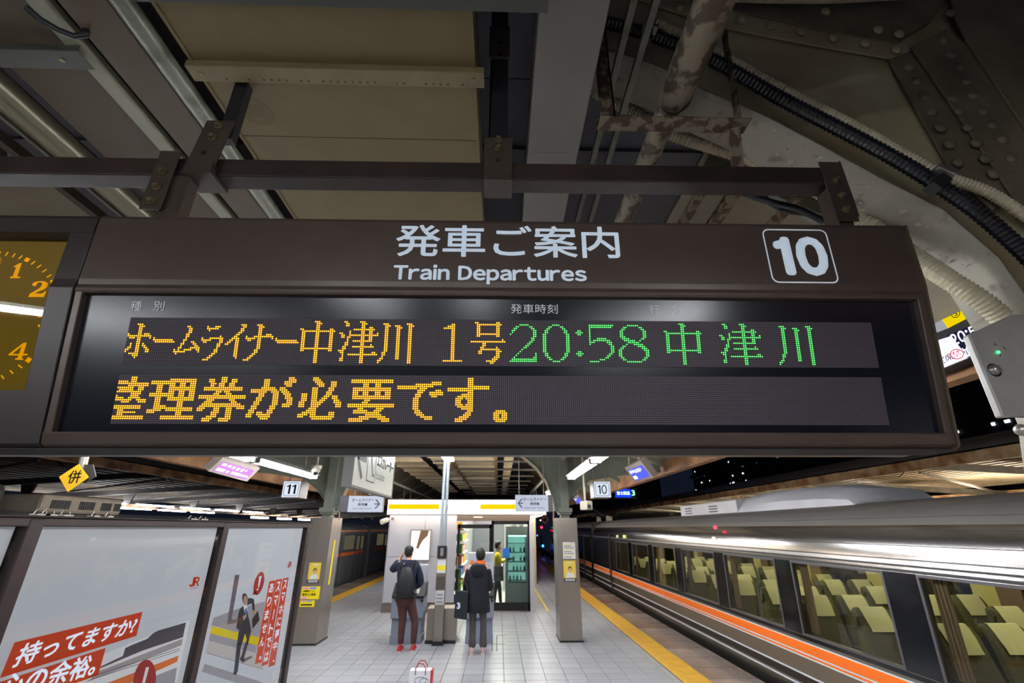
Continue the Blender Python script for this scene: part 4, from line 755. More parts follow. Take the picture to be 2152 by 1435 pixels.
# ================================================================== TICKET MACHINES, SERVICE POLE
M_mb = mat('machine blue grey', (136, 142, 158), .45); M_mg = mat('machine light grey', (176, 178, 186), .45); M_key = mat('keys dark', (30, 30, 34), .4)
def machine(x0, x1, label, tall):
    Y = 9.98; t = thing('ticket_machine', label, 'ticket machine', ((x0 + x1) / 2, Y + .2, 0), 'ticket machines'); xc = (x0 + x1) / 2
    b = mb(); b.bb(x0 + .02, x1 - .02, Y + .06, Y + .5, .06, .42); b.build('lower_base', M_mb, t, bevel=.008); b = mb(); b.bb(x0 + .01, x1 - .01, Y + .05, Y + .5, 0, .14); b.build('plinth', M_mb, t, bevel=.005)
    b = mb(); b.bb(x0, x1, Y, Y + .5, .42, .76); b.build('coin_unit', M_mb, t, bevel=.01)
    b = mb(); b.add([(x0, Y - .02, .76), (x1, Y - .02, .76), (x1, Y + .5, .76), (x0, Y + .5, .76), (x0, Y - .02, .80), (x1, Y - .02, .80), (x1, Y + .22, 1.0), (x0, Y + .22, 1.0), (x0, Y + .5, 1.0), (x1, Y + .5, 1.0)], [(0, 1, 5, 4), (4, 5, 6, 7), (7, 6, 9, 8), (0, 4, 7, 8, 3), (1, 2, 9, 6, 5), (2, 3, 8, 9), (0, 3, 2, 1)]); b.build('console', M_key, t)
    Mk = frame((xc, Y + .1, .902), (1, 0, 0), V((0, .24, .2)))
    for i in range(3):
        for j in range(3): b = mb(); b.prism([(-.2 + .08 * i, -.1 + .07 * j), (-.14 + .08 * i, -.1 + .07 * j), (-.14 + .08 * i, -.05 + .07 * j), (-.2 + .08 * i, -.05 + .07 * j)], Mk @ Matrix.Translation((0, 0, .008)), .008); b.build('key', M_mg, t)
    b = mb(); b.prism([(.06, -.1), (.2, -.1), (.2, .08), (.06, .08)], Mk @ Matrix.Translation((0, 0, .006)), .006); b.build('coin_tray', M_steel, t)
    b = mb(); b.bb(x0 + .01, x1 - .01, Y + .22, Y + .5, 1.0, tall); b.build('upper_cabinet', M_mg, t, bevel=.01)
    Mf = frame((xc, Y + .218, 0), (1, 0, 0), (0, 0, 1)); sheet('screen', Mf, -.12, .16, 1.08, 1.32, em('machine screen', (150, 170, 200), .7), t, .003, .004); sheet('orange_label', Mf, -.21, -.15, 1.24, 1.40, mat('label orange', (240, 120, 40), .5), t, .002)
    for k in range(4): sheet('print_line', Mf, -.1, .2, tall - .05 - .035 * k, tall - .04 - .035 * k, M_print, t, .002)
    b = mb(); b.bb(x1 - .05, x1 - .01, Y - .04, Y, .70, .74); b.build('cup_holder', M_key, t); return t
machine(-2.03, -1.42, 'blue grey ticket machine in front of the man with a backpack', 1.32); machine(-.62, -.08, 'blue grey ticket machine in front of the woman in a navy coat', 1.54)
t = thing('service_pole', 'slim steel service pole with notices between the two ticket machines', 'pole', (-1.10, 9.96, 0))
b = mb(); b.bb(-1.20, -1.02, 9.9, 10.05, .06, 1.66); b.build('lower_housing', M_clad, t, bevel=.006); b = mb(); b.bb(-1.21, -1.01, 9.89, 10.06, 0, .07); b.build('foot', M_key, t)
for x in (-1.155, -1.08): b = mb(); b.cyl((x, 9.97, 1.6), (x, 9.97, 4.0), .032, 10); b.build('conduit', mat('conduit steel', (150, 160, 166), .4, .6), t)
Mp = frame((-1.11, 9.9, 0), (1, 0, 0), (0, 0, 1)); sheet('phone_box', Mp, -.09, .09, 1.46, 1.68, M_key, t, .03, .04); sheet('speaker_grille', Mp, -.03, .03, 1.50, 1.64, M_steel, t, .035, .006)
for i, (z0, z1, m) in enumerate(((1.20, 1.44, M_paper), (1.25, 1.33, M_ypap), (.92, 1.14, mat('box steel dark', (96, 86, 80), .4, .3)), (.66, .90, M_paper))): sheet('notice_sheet', Mp, -.085, .085, z0, z1, m, t, .004 + .002 * (i == 1))
for k in range(3): sheet('print_line', Mp, -.06, .06, .70 + .06 * k, .715 + .06 * k, M_print, t, .006, .0005)
t = thing('service_cabinet', 'low beige steel cabinet behind the foot of the service pole', 'cabinet', (-1.08, 10.1, 0)); b = mb(); b.bb(-1.35, -.80, 10.06, 10.5, .05, .58); b.build('body', mat('cabinet steel', (168, 156, 144), .4, .5), t, bevel=.008); b = mb(); b.bb(-1.36, -.79, 10.05, 10.5, 0, .05); b.build('plinth', M_key, t)
b = mb(); b.bb(-1.09, -1.085, 10.055, 10.06, .06, .57); b.build('door_gap', M_key, t)
# drain frame on the floor beside the right machine
b = mb()
for a, c in (((1035, 1353), (1062, 1353)), ((1044, 1335), (1064, 1335)), ((1044, 1335), (1044, 1368)), ((1034, 1353), (1034, 1368)), ((795, 1353), (822, 1353))):
    p, q = atZ(*a, .002), atZ(*c, .002); b.bar(p, q, .018, .002)
tag(b.build('floor_scratch', mat('tape dark', (74, 70, 70), .6)), 'dark tape marks on the floor around the ticket machines', 'tape', kind='stuff')
# bag
bp_ = V((-.80, 6.05, 0)); t = thing('paper_bag', 'white paper carrier bag with red handles and red side on the floor', 'bag', tuple(bp_), None)
u0 = atY(861, 1410, 6.05); u1 = atY(905, 1410, 6.05); zt = atY(880, 1409, 6.05).z
b = mb(); b.bb(u0.x, u1.x, 6.05, 6.17, 0.0, zt); b.build('body', M_pwhite, t, bevel=.004)
b = mb(); b.bb(u1.x, u1.x + .02, 6.05, 6.17, 0, zt); b.build('side_panel', mat('bag red', (206, 70, 66), .5), t)
xm = (u0.x + u1.x) / 2
for yy in (6.045, 6.17): b = mb(); b.tube([(xm - .05, yy, zt - .04), (xm - .05, yy, zt + .03), (xm - .02, yy + .01, zt + .065), (xm + .03, yy + .01, zt + .06), (xm + .06, yy, zt + .02), (xm + .06, yy, zt - .04)], .006, 6); b.build('handle', mat('bag handle red', (190, 60, 60), .5), t)
b = mb(); b.tube([(xm + .01 + .07 * math.cos(k * .6), 6.048, zt - .09 + .03 * math.sin(k * .6)) for k in range(11)], .003, 5); b.tube([(xm + .05 + .05 * math.cos(k * .6), 6.048, zt - .10 + .03 * math.sin(k * .6)) for k in range(11)], .003, 5); b.build('printed_scribble', M_print, t)
# ================================================================== TRAINS
M_ss = mat('train stainless', (176, 172, 168), .19, 1, var=.06, vs=1.2, bump=.015, bs=3, stretch=(1, .3, 1)); M_ssd = mat('train stainless satin', (150, 146, 140), .36, 1, var=.1, vs=2, stretch=(1, .2, 1))
M_or = mat('train orange', (243, 112, 16), .4); M_wl = mat('train white line', (214, 218, 226), .4); M_rub = mat('rubber dark', (30, 30, 34), .5); M_brn = mat('bellows brown', (70, 58, 50), .6)
M_bg = mat('black glass', (8, 9, 12), .12, 0, spec=.6); M_wfr = mat('window frame grey', (86, 84, 88), .4, .4)
M_roof = mat('roof grey', (150, 142, 132), .55, .1, var=.2, vs=3)
tr = thing('express_train', 'silver express train with an orange stripe standing at the right platform edge', 'train', (5.35, 5, -1.2))
TXc = 5.35
LOW = [(4.05, -.95), (3.95, -.4), (3.905, .0), (3.895, .3), (3.89, .55), (3.90, .745)]
UPP = [(3.925, 1.60), (3.93, 1.66), (3.935, 1.72), (3.95, 1.84), (3.99, 1.94), (4.05, 2.03), (4.16, 2.13), (4.32, 2.20), (4.55, 2.265), (4.9, 2.315), (5.35, 2.33)]
def wall(b, pr, y0, y1, off=0.0):
    b.rows([[V((x - off, y, z)) for x, z in pr] for y in (y1, y0)])
def strip(z0, z1, y0, y1, m, nm, off=.006):
    def xat(z):
        for (xa, za), (xb, zb_) in zip(LOW + UPP, (LOW + UPP)[1:]):
            if za <= z <= zb_: return xa + (xb - xa) * (z - za) / (zb_ - za)
        return 3.9
    b = mb(); xa, xb = xat(z0), xat(z1)
    b.add([(xa - off, y0, z0), (xa - off, y1, z0), (xb - off, y1, z1), (xb - off, y0, z1), (xa + .01, y0, z0), (xa + .01, y1, z0), (xb + .01, y1, z1), (xb + .01, y0, z1)], [(0, 3, 2, 1), (0, 4, 7, 3), (1, 2, 6, 5), (3, 7, 6, 2), (0, 1, 5, 4)])
    return b.build(nm, m, tr)
CARS = [(-7.0, 20.55), (21.05, 38.0)]
for ci, (y0, y1) in enumerate(CARS):
    b = mb(); wall(b, LOW, y0, y1); b.build('lower_body_side', M_ssd, tr, smooth=True)
    full = UPP + [(2 * TXc - x, z) for x, z in UPP[::-1][1:]]
    b = mb(); wall(b, UPP[:6], y0, y1); b.build('roof_side', M_ss, tr, smooth=True)
    b = mb(); wall(b, UPP[5:8], y0, y1); b.build('roof_shoulder', mat('train satin', (196, 190, 182), .45, .7, var=.1, vs=1.5, stretch=(1, .3, 1)), tr, smooth=True)
    b = mb(); wall(b, full[7:], y0, y1); b.build('roof', M_roof, tr, smooth=True)
    b = mb(); b.bb(6.75, 6.8, y0, y1, -.9, .75); b.bb(6.75, 6.8, y0, y1, 1.6, 1.8); b.build('far_body_side', M_ssd, tr)
    b = mb(); b.bb(3.99, 6.75, y0, y0 + .05, -.5, 2.2) if ci else b.bb(3.99, 6.75, y1 - .05, y1, -.5, 2.2); b.build('end_wall', M_brn, tr)
    strip(.655, .668, y0, y1, M_wl, 'white_line'); strip(.548, .655, y0, y1, M_or, 'orange_stripe'); strip(.530, .544, y0, y1, M_wl, 'white_line'); strip(.506, .528, y0, y1, M_or, 'orange_stripe'); strip(.488, .504, y0, y1, M_wl, 'white_line')
    strip(.282, .300, y0, y1, M_wl, 'side_bead', .012); strip(.140, .158, y0, y1, M_wl, 'side_bead', .014); strip(-.3, .279, y0, y1, mat('skirt dark', (50, 42, 36), .5, .5), 'skirt', .004)
    strip(.745 - .045, .742, y0, y1, M_bg, 'window_sill', .008)
    strip(1.675, 1.712, y0, y1, mat('rail bright', (214, 214, 216), .25, .9), 'rain_rail', .022); strip(1.632, 1.655, y0, y1, M_ss, 'rain_rail', .016); strip(1.657, 1.673, y0, y1, M_rub, 'rail_gap', .010); strip(1.716, 1.724, y0, y1, M_rub, 'rail_gap', .010); strip(1.605, 1.630, y0, y1, M_rub, 'window_header', .008)
    for zz, xx in ((1.84, 3.95), (1.985, 4.02), (2.10, 4.125)): b = mb(); b.bb(xx - .003, xx + .01, y0, y1, zz, zz + .006); b.build('roof_seam', M_rub, tr)
b = mb(); b.bb(4.1, 6.6, 20.55, 21.05, -.5, 2.05); b.build('gangway_bellows', M_brn, tr)
# nose of the far car
b = mb(); rws = []
for k in range(6):
    f = k / 5; yy = 38.0 + 1.6 * math.sin(f * math.pi / 2); q = 1 - .5 * f * f
    rws.append([V((TXc + (x - TXc) * (1 - .3 * f * f), yy, .4 + (z - .4) * q)) for x, z in [(3.9, -.8), (3.9, .3), (3.9, .75), (3.92, 1.6), (3.95, 1.84), (4.05, 2.03), (4.4, 2.22), (5.35, 2.33), (6.3, 2.22), (6.65, 2.03), (6.75, 1.84), (6.78, 1.6), (6.8, .75), (6.8, -.8)]])
b.rows(rws, closed=True, caps=True); b.build('cab_nose', M_ss, tr, smooth=True)
# windows
M_tg = glass('train glass', (242, 242, 214), 1.6, .02)
M_cur = mat('curtain brown', (118, 98, 92), .7, var=.15, vs=30, stretch=(1, 6, .2))
M_int = mat('interior panel', (196, 190, 130), .6); M_intd = mat('interior floor', (92, 90, 62), .6)
wins = [(-1, 3.14, 4.66)] + [(k, 5.12 + 1.98 * k, 6.66 + 1.98 * k) for k in range(0, 6)]
wins = [(-3, -.82, .72), (-2, 1.16, 2.70)] + wins
WP = lambda z: 3.90 + (z - .745) * .03
def wquad(b, ya, yb, z0, z1, off): b.add([(WP(z0) + off, ya, z0), (WP(z0) + off, yb, z0), (WP(z1) + off, yb, z1), (WP(z1) + off, ya, z1)], [(0, 3, 2, 1)])
def window(ya, yb):
    f = mb()
    for (a, c, e, g_) in ((ya - .03, ya, .745, 1.60), (yb, yb + .03, .745, 1.60), (ya, yb, .745, .765), (ya, yb, 1.575, 1.60)):
        f.add([(WP(e) + o, y, e) for o in (-.004, .05) for y in (a, c)] + [(WP(g_) + o, y, g_) for o in (-.004, .05) for y in (a, c)], [(0, 1, 5, 4), (2, 6, 7, 3), (0, 4, 6, 2), (1, 3, 7, 5), (4, 5, 7, 6), (0, 2, 3, 1)])
    fr_ = f.build('window', M_wfr, tr); b = mb(); wquad(b, ya, yb, .765, 1.575, .012); b.build('pane', M_tg, fr_)
    b = mb()
    for k in range(6): b.cyl((4.0 + .012 * (k % 2), yb - .03 - .022 * k, .78), (4.02 + .012 * (k % 2), yb - .03 - .022 * k, 1.6), .013, 6)
    b.build('curtain', M_cur, fr_)
    b = mb(); b.bb(3.95, 3.96, ya + .0, ya + .02, .77, 1.57); b.build('inner_trim', M_int, fr_)
prev = -7.0
for k, ya, yb in wins:
    window(ya, yb)
    b = mb(); z0, z1 = .745, 1.60; a, c = prev, ya - .03
    b.add([(WP(e) + o, y, e) for e in (z0, z1) for o in (-.001, .06) for y in (a, c)], [(0, 4, 5, 1), (2, 3, 7, 6), (0, 2, 6, 4), (1, 5, 7, 3), (4, 6, 7, 5), (0, 1, 3, 2)]); b.build('window_post', M_bg if k > -3 else M_ss, tr); prev = yb + .03
M_sd = mat('door satin', (120, 116, 112), .3, 1, var=.2, vs=3, stretch=(1, 1, 6))
b = mb(); b.bb(3.905, 3.99, prev, 20.55, .745, 1.60); b.build('end_panel', M_sd, tr)
for yy in (17.35, 22.6):
    b = mb()
    for (xa, za), (xb, zc_) in zip([(3.93, 0.0), (3.88, .5), (3.885, .9), (3.91, 1.5)], [(3.88, .5), (3.885, .9), (3.91, 1.5), (3.94, 1.80)]): b.bar((xa - .02, yy, za), (xb - .02, yy, zc_), .09, .05, (1, 0, 0)); 
    b.build('door_seal', M_rub, tr)
    b = mb()
    for (xa, za), (xb, zc_) in zip([(3.93, 0.0), (3.88, .5), (3.885, .9), (3.91, 1.5)], [(3.88, .5), (3.885, .9), (3.91, 1.5), (3.94, 1.80)]): b.bar((xa - .04, yy - .09, za), (xb - .04, yy - .09, zc_), .025, .03, (1, 0, 0))
    b.build('door_handrail', M_brn, tr)
b = mb()
for k in range(7): b.bb(3.90, 3.905, 17.6, 20.4, .80 + .11 * k, .805 + .11 * k)
b.build('side_corrugation', M_rub, tr)
b = mb(); b.bb(3.905, 3.99, 21.05, 24.4, .745, 1.60); b.build('end_panel', M_sd, tr)
for k in range(6):
    ya = 24.4 + 1.98 * k; b = mb(); wquad(b, ya, ya + 1.54, .745, 1.6, 0); b.build('dark_window', M_bg, tr); b = mb(); b.bb(3.905, 3.99, ya + 1.54, ya + 1.98, .745, 1.6); b.build('window_post', M_sd, tr)
p = atX(1503, 1108, 3.93); b = mb(); b.sphere(p, .035, 10, 6); b.build('side_lamp', em('side lamp red', (255, 70, 90), 2.2), tr)
p = atX(1500, 1132, 3.9); b = mb(); b.sphere(p, .03, 10, 6); b.build('side_lamp', em('side lamp white', (255, 250, 240), 3.5), tr)
for px in (1312, 1297): p = atX(px, 1128, 3.93); b = mb(); b.box(p, (.03, .25 if px > 1300 else .14, .11)); b.build('destination_display', em('dest display', (240, 235, 150), 1.0), tr)
# interior
b = mb(); b.bb(3.96, 6.75, -7, 20.5, .02, .04); b.build('cabin_floor', M_intd, tr)
b = mb(); b.bb(4.08, 6.62, -7, 20.5, 1.98, 2.0); b.build('cabin_ceiling', M_int, tr)
b = mb(); b.bb(3.95, 4.0, -7, 20.5, .04, .74); b.bb(6.70, 6.75, -7, 20.5, .04, .74); b.bb(6.70, 6.75, -7, 20.5, 1.6, 1.98); b.bb(3.98, 4.0, -7, 20.5, 1.62, 1.86); b.build('cabin_wall', M_int, tr)
M_til = em('cabin light', (255, 248, 214), 9.5)
for x in (4.75, 5.95): b = mb(); b.bb(x - .06, x + .06, -6.5, 20, 1.955, 1.975); b.build('cabin_light', M_til, tr)
for k in range(12):
    ya = -2.8 + 1.98 * k; b = mb(); b.bb(6.71, 6.72, ya, ya + 1.3, .76, 1.58); b.build('far_window', M_bg, tr); b = mb(); b.bb(6.68, 6.71, ya + 1.3, ya + 1.62, .74, 1.6); b.build('far_curtain', M_cur, tr); b = mb(); b.bb(6.69, 6.74, ya + 1.62, ya + 1.98, .74, 1.6); b.build('cabin_pier', M_int, tr)
for x0, x1 in ((4.0, 4.4), (6.3, 6.7)): b = mb(); b.bb(x0, x1, -6.5, 20, 1.70, 1.72); b.build('luggage_rack', M_wfr, tr)
# seats: facing the viewer, two each side of the aisle
M_seat = mat('seat moquette', (88, 86, 60), .85, var=.3, vs=60); M_cov = mat('headrest cover', (208, 206, 174), .7, var=.06, vs=20); M_arm = mat('seat handle', (46, 46, 32), .4)
def loft(b, rws): b.rows(rws, closed=True, caps=True)
def seat_back(b, x0, x1):
    rws = []
    for z, yf, th, q in ((.42, -.02, .12, .0), (.6, .02, .13, .0), (.8, .07, .14, .005), (.95, .11, .13, .015), (1.06, .15, .12, .018), (1.13, .185, .10, .035), (1.155, .22, .05, .06)):
        a, c = x0 + q, x1 - q; rws.append([V((a + .03, yf, z)), V((c - .03, yf, z)), V((c, yf + .03, z)), V((c, yf + th - .02, z)), V((c - .03, yf + th, z)), V((a + .03, yf + th, z)), V((a, yf + th - .02, z)), V((a, yf + .03, z))])
    loft(b, rws)
seat = thing('train_seat', 'dark olive double train seat with pale yellow headrest covers', 'seat', (0, 0, 0))
for i, x in enumerate((-.25, .25)):
    b = mb(); seat_back(b, x - .235, x + .235); o = b.build('backrest', M_seat, seat, smooth=True)
    b = mb(); rws = []
    for z, y in ((.94, .094), (.985, .112), (1.05, .14), (1.10, .165), (1.135, .188), (1.163, .21), (1.165, .235), (1.14, .275)):
        w_ = .135 if z < 1.0 or y > .25 else .145; rws.append([V((x - w_ - .0, y - .006, z)), V((x - w_ * .3, y - .014, z)), V((x + w_ * .3, y - .014, z)), V((x + w_, y - .006, z))])
    b.rows(rws); b.build('headrest_cover', M_cov, seat, smooth=True)
    b = mb(); rws = []
    for y, z0, z1 in ((-.48, .30, .36), (-.46, .27, .42), (-.3, .27, .45), (0, .27, .43), (.04, .3, .42)): rws.append([V((x - .23, y, z0)), V((x + .23, y, z0)), V((x + .23, y, z1 - .02)), V((x + .18, y, z1)), V((x - .18, y, z1)), V((x - .23, y, z1 - .02))])
    loft(b, rws); b.build('cushion', M_seat, seat, smooth=True)
for x in (-.5, 0, .5): b = mb(); b.bb(x - .025, x + .025, -.36, .1, .58, .62); b.bb(x - .02, x + .02, 0, .06, .3, .6); b.build('armrest', M_arm, seat, bevel=.008)
b = mb(); b.tube([(-.49, .22, .95), (-.49, .15, 1.0), (-.49, .13, 1.08), (-.47, .17, 1.13), (-.44, .22, 1.12)], .014, 6); b.build('grab_handle', M_arm, seat)
b = mb(); b.bb(-.4, .4, -.3, .02, .04, .28); b.build('pedestal', M_arm, seat)
nm = ['nearest', 'second', 'third', 'fourth', 'fifth', 'sixth', 'seventh', 'eighth', 'ninth', 'tenth', 'eleventh', 'twelfth', 'thirteenth', 'fourteenth']
for r in range(13):
    yy = 4.68 + .99 * (r - 1)
    for j, x in enumerate((4.53, 6.12)):
        lb = 'olive double train seat with yellow covers, %s row from the viewer, %s' % (nm[r], ['beside the platform window', 'across the aisle'][j])
        if r == 0 and j == 0: o = seat; o.location = (x, yy, 0); o['label'] = lb; o['group'] = 'seats in the express train'
        else: dup(seat, (x, yy, 0), lb, 'seats in the express train')
# rooftop air conditioner
ac = thing('air_conditioner', 'long pale grey louvred air conditioning unit on the train roof', 'air conditioner', (5.0, 10, 2.3)); M_ac = mat('unit grey', (236, 235, 240), .45, var=.08, vs=3); M_acd = mat('unit worn', (140, 136, 130), .5, col2=(90, 84, 80), vs=5)
y0, y1, y2 = atX(1550, 1060, 4.75).y, atX(1432, 1070, 4.75).y, atX(1795, 1040, 4.75).y
b = mb(); b.bb(4.72, 6.0, y0, y1, 2.27, 2.53); b.build('louvre_box', M_ac, ac, bevel=.015)
for yy in ((y0 + y1) / 2 - .65, (y0 + y1) / 2 + .75):
    for k in range(3): b = mb(); b.bb(4.712, 4.722, yy, yy + .42, 2.33 + .055 * k, 2.35 + .055 * k); b.build('louvre_slot', M_rub, ac)
b = mb(); rws = []
for f, dz, dx in ((0, .10, 0), (.04, .26, .0), (.25, .34, .10), (.5, .34, .16), (.8, .30, .14), (.97, .22, .08), (1.0, .08, .0)):
    yy = y0 - .03 + (y2 - y0 + .03) * f; rws.append([V((4.70, yy, 2.25)), V((4.72, yy, 2.25 + dz * .5)), V((4.85 + dx, yy, 2.27 + dz)), V((5.35, yy, 2.29 + dz * 1.05)), V((5.85 - dx, yy, 2.27 + dz)), V((6.0, yy, 2.25))])
b.rows(rws, closed=True, caps=True); b.build('cowl', M_ac, ac, smooth=True)
pn = thing('pantograph', 'folded dark pantograph with insulators on the far train roof', 'pantograph', (5.2, 23, 2.3))
for k in range(5): b = mb(); b.cyl((4.8 + .25 * (k % 3), 21.5 + .7 * k, 2.3), (4.8 + .25 * (k % 3), 21.5 + .7 * k, 2.52), .06, 8, .04); b.build('insulator', M_cream, pn)
b = mb(); b.bar((4.7, 21.4, 2.55), (4.7, 24.6, 2.55), .05, .05); b.bar((5.3, 21.4, 2.55), (5.3, 24.6, 2.55), .05, .05); b.bar((4.7, 21.8, 2.55), (4.5, 24, 3.0), .04, .04); b.bar((4.5, 24, 3.0), (4.6, 22.6, 3.45), .05, .05); b.bar((4.6, 22.6, 3.45), (4.35, 22.4, 3.7), .03, .03); b.build('arm', M_dark, pn)
# ---------------- left commuter train
lt = thing('commuter_train', 'silver commuter train with an orange stripe on the left track', 'train', (-7.6, 20, -1.2))
LX = -6.2; M_al = mat('commuter grey', (150, 154, 162), .35, .7, var=.1, vs=2); M_lor = mat('commuter orange', (214, 96, 34), .5); M_und = mat('underframe', (46, 38, 34), .8, var=.4, vs=5)
LC = -7.6
P_ = [(LX, -.1), (LX, 1.96), (LX - .12, 2.05), (LX - .4, 2.16), (LC, 2.26), (2 * LC - LX + .4, 2.16), (2 * LC - LX + .12, 2.05), (2 * LC - LX, 1.96), (2 * LC - LX, -.1)]
for ci, (ya, yb) in enumerate(((2, 23.6), (24.1, 46))):
    b = mb(); b.rows([[V((x, y, z)) for x, z in P_] for y in (ya, yb)], closed=True, caps=True); b.build('car_body', M_al, lt)
    b = mb(); b.bb(LX - .01, LX + .008, ya, yb, 1.86, 1.93); b.build('orange_stripe', mat('cant rail orange', (178, 120, 92), .5), lt)
    yy = ya + 1.2
    while yy < yb - 2.8:
        if yy > 13:
            b = mb(); b.bb(LX - .01, LX + .007, yy, yy + 1.7, .97, 1.09); b.build('orange_stripe', M_lor, lt)
            fr_ = mb(); fr_.bb(LX - .01, LX + .01, yy + .1, yy + 1.6, 1.14, 1.78); fr_ = fr_.build('window', M_wfr, lt); b = mb(); b.bb(LX + .008, LX + .016, yy + .16, yy + 1.54, 1.19, 1.73); b.build('pane', mat('commuter glass', (70, 74, 62), .15, emit=(150, 146, 110), es=.22, var=.6, vs=3), fr_)
            for dd in (1.85, 2.5):
                dn = mb(); dn.bb(LX - .01, LX + .004, yy + dd, yy + dd + .62, .02, 1.80); dn = dn.build('door', M_al, lt); b = mb(); b.bb(LX, LX + .01, yy + dd + .14, yy + dd + .48, 1.15, 1.68); b.build('pane', MC['commuter glass'], dn); b = mb(); b.bb(LX, LX + .008, yy + dd + .02, yy + dd + .60, .97, 1.09); b.build('orange_stripe', M_lor, dn)
            b = mb()
            for q in (1.82, 2.485, 3.14): b.bb(LX - .01, LX + .012, yy + q, yy + q + .025, 0, 1.84)
            b.build('door_seal', M_rub, lt)
        yy += 3.35
    b = mb()
    yy = ya + .5
    while yy < yb - 1.5:
        L_ = .6 + R_.random() * 1.4; b.bb(LX - .9, LX - .1 - .2 * R_.random(), yy, yy + L_, -.75 + .2 * R_.random(), -.15); yy += L_ + .2
    b.bb(LX - .1, LX - .02, ya, yb, -.18, -.08); b.build('underfloor_equipment', M_und, lt)
b = mb(); b.bb(LC - .9, LC + .9, 23.6, 24.1, -.1, 2.0); b.build('gangway_bellows', M_brn, lt)
lac = thing('air_conditioner', 'beige air conditioning unit with dark grilles on the left train roof', 'air conditioner', (-7.6, 8, 2.2)); ya, yb = atX(72, 1060, -7.2).y, atX(246, 1066, -7.2).y
M_lac = mat('unit beige', (176, 160, 140), .55, var=.2, vs=4)
b = mb(); b.bb(-8.2, -7.1, ya, yb, 2.22, 2.50); b.build('casing', M_lac, lac, bevel=.05)
for k, (f0, f1) in enumerate(((.10, .32), (.42, .62), (.70, .84), (.88, .97))):
    b = mb()
    n = 7
    for j in range(n):
        yy = ya + (yb - ya) * (f0 + (f1 - f0) * j / n); b.bb(-7.1, -7.09, yy, yy + (yb - ya) * (f1 - f0) / n * .7, 2.29, 2.42)
    b.build('grille', M_rub, lac)
b = mb(); b.bb(-8.3, -7.15, 3, ya - .5, 2.22, 2.62); tag(b.build('roof_fairing', mat('fairing dark', (60, 56, 50), .5), bevel=.12), 'dark rounded roof fairing left of the beige unit', 'fairing')
# small clips on top of the poster frame
for i, (px, L_) in enumerate(((78, .05), (95, .05), (132, .04), (193, .03), (222, .03), (402, .06), (424, .06))):
    p = atX(px, 1089, PX - .05); b = mb(); b.bb(PX - .06, PX - .03, p.y - L_ / 2, p.y + L_ / 2, 2.041, 2.048); b.tube([(PX - .045, p.y - L_ / 2, 2.045), (PX - .045, p.y - L_ / 3, 2.058), (PX - .045, p.y - L_ / 5, 2.062)], .003, 5); b.tube([(PX - .045, p.y + L_ / 2, 2.045), (PX - .045, p.y + L_ / 3, 2.058)], .003, 5); tag(b.build('frame_clip', M_steel), 'small bent metal clip on top of the poster frame, %s from the left' % ORD[i], 'clip', 'clips on the poster frame')
# ================================================================== OPPOSITE PLATFORMS AND CITY
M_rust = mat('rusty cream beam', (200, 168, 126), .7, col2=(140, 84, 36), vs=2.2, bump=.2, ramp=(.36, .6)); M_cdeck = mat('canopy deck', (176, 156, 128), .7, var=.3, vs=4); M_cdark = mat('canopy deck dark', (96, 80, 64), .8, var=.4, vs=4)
M_trs = mat('truss grey', (128, 124, 114), .6, var=.3, vs=4)
def canopy(sx, x0, z0, x1, z1, ylo, yhi, name_label, deck, beam, step, truss):
    t = thing('platform_canopy', name_label, 'canopy', (sx * (x0 + x1) / 2, (ylo + yhi) / 2, 0))
    b = mb(); n = 22
    for k in range(n):
        f = k / n; g_ = (k + .55) / n; xa = x0 + (x1 - x0) * f; xb = x0 + (x1 - x0) * g_; za = z0 + .25 + (z1 - z0) * f
        b.bb(sx * xa, sx * xb, ylo, yhi, za, za + .05)
    b.bb(sx * x0, sx * x1, ylo, yhi, max(z0, z1) + .30, max(z0, z1) + .34); b.build('corrugated_deck', deck, t)
    b = mb(); b.bb(sx * x0, sx * (x0 + .12), ylo, yhi, z0 - .02, z0 + .16); b.bb(sx * x0 - .02, sx * x0 + .02, ylo, yhi, z0 - .04, z0 + .2); b.build('edge_beam', beam, t)
    b = mb(); b.bb(sx * (x0 - .02), sx * (x0 + .02), ylo, yhi, z0 + .17, z0 + .42); b.build('fascia', M_dark, t)
    b = mb(); b.bb(sx * (x1 - .1), sx * x1, ylo, yhi, z1 - .1, z1 + .1); b.build('inner_beam', beam, t)
    y = ylo + 1
    while y < yhi:
        b = mb(); b.bar((sx * (x0 + .1), y, z0 + .12), (sx * x1, y, z1 + .0), .12, .16); b.build('rafter', truss, t)
        xm = x0 + (x1 - x0) * .55; b = mb(); b.prism([(0, .25), (.5, .25), (.38, -.2), (.18, -.2)], frame((sx * xm - .25, y + .6, z1 + .05), (1, 0, 0), (0, 0, 1)), .06); b.build('bracket', truss, t)
        b = mb(); b.cyl((sx * (x0 + 1.2), y + 1.6, z0 - .0), (sx * (x0 + 1.6), y + 1.6, z0 + .3), .02, 6); b.bar((sx * (x0 + .5), y + .2, z0 - .02), (sx * x1, y + step, z1 - .05), .05, .05); b.build('brace', truss, t)
        y += step
    return t
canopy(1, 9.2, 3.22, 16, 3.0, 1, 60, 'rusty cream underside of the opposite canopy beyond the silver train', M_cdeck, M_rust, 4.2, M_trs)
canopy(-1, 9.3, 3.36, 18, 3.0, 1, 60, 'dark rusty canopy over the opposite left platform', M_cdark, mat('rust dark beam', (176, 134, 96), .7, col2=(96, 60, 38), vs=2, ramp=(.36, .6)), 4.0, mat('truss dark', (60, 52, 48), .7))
for sx, xx, lb in ((1, 16.2, 'right'), (-1, 18.2, 'left')):
    o = struct(mb().bb(sx * (xx - 6.5), sx * (xx + 2.5), 0, 70, -1.2, -.02).build('trim_3' if sx > 0 else 'trim_4', M_side))
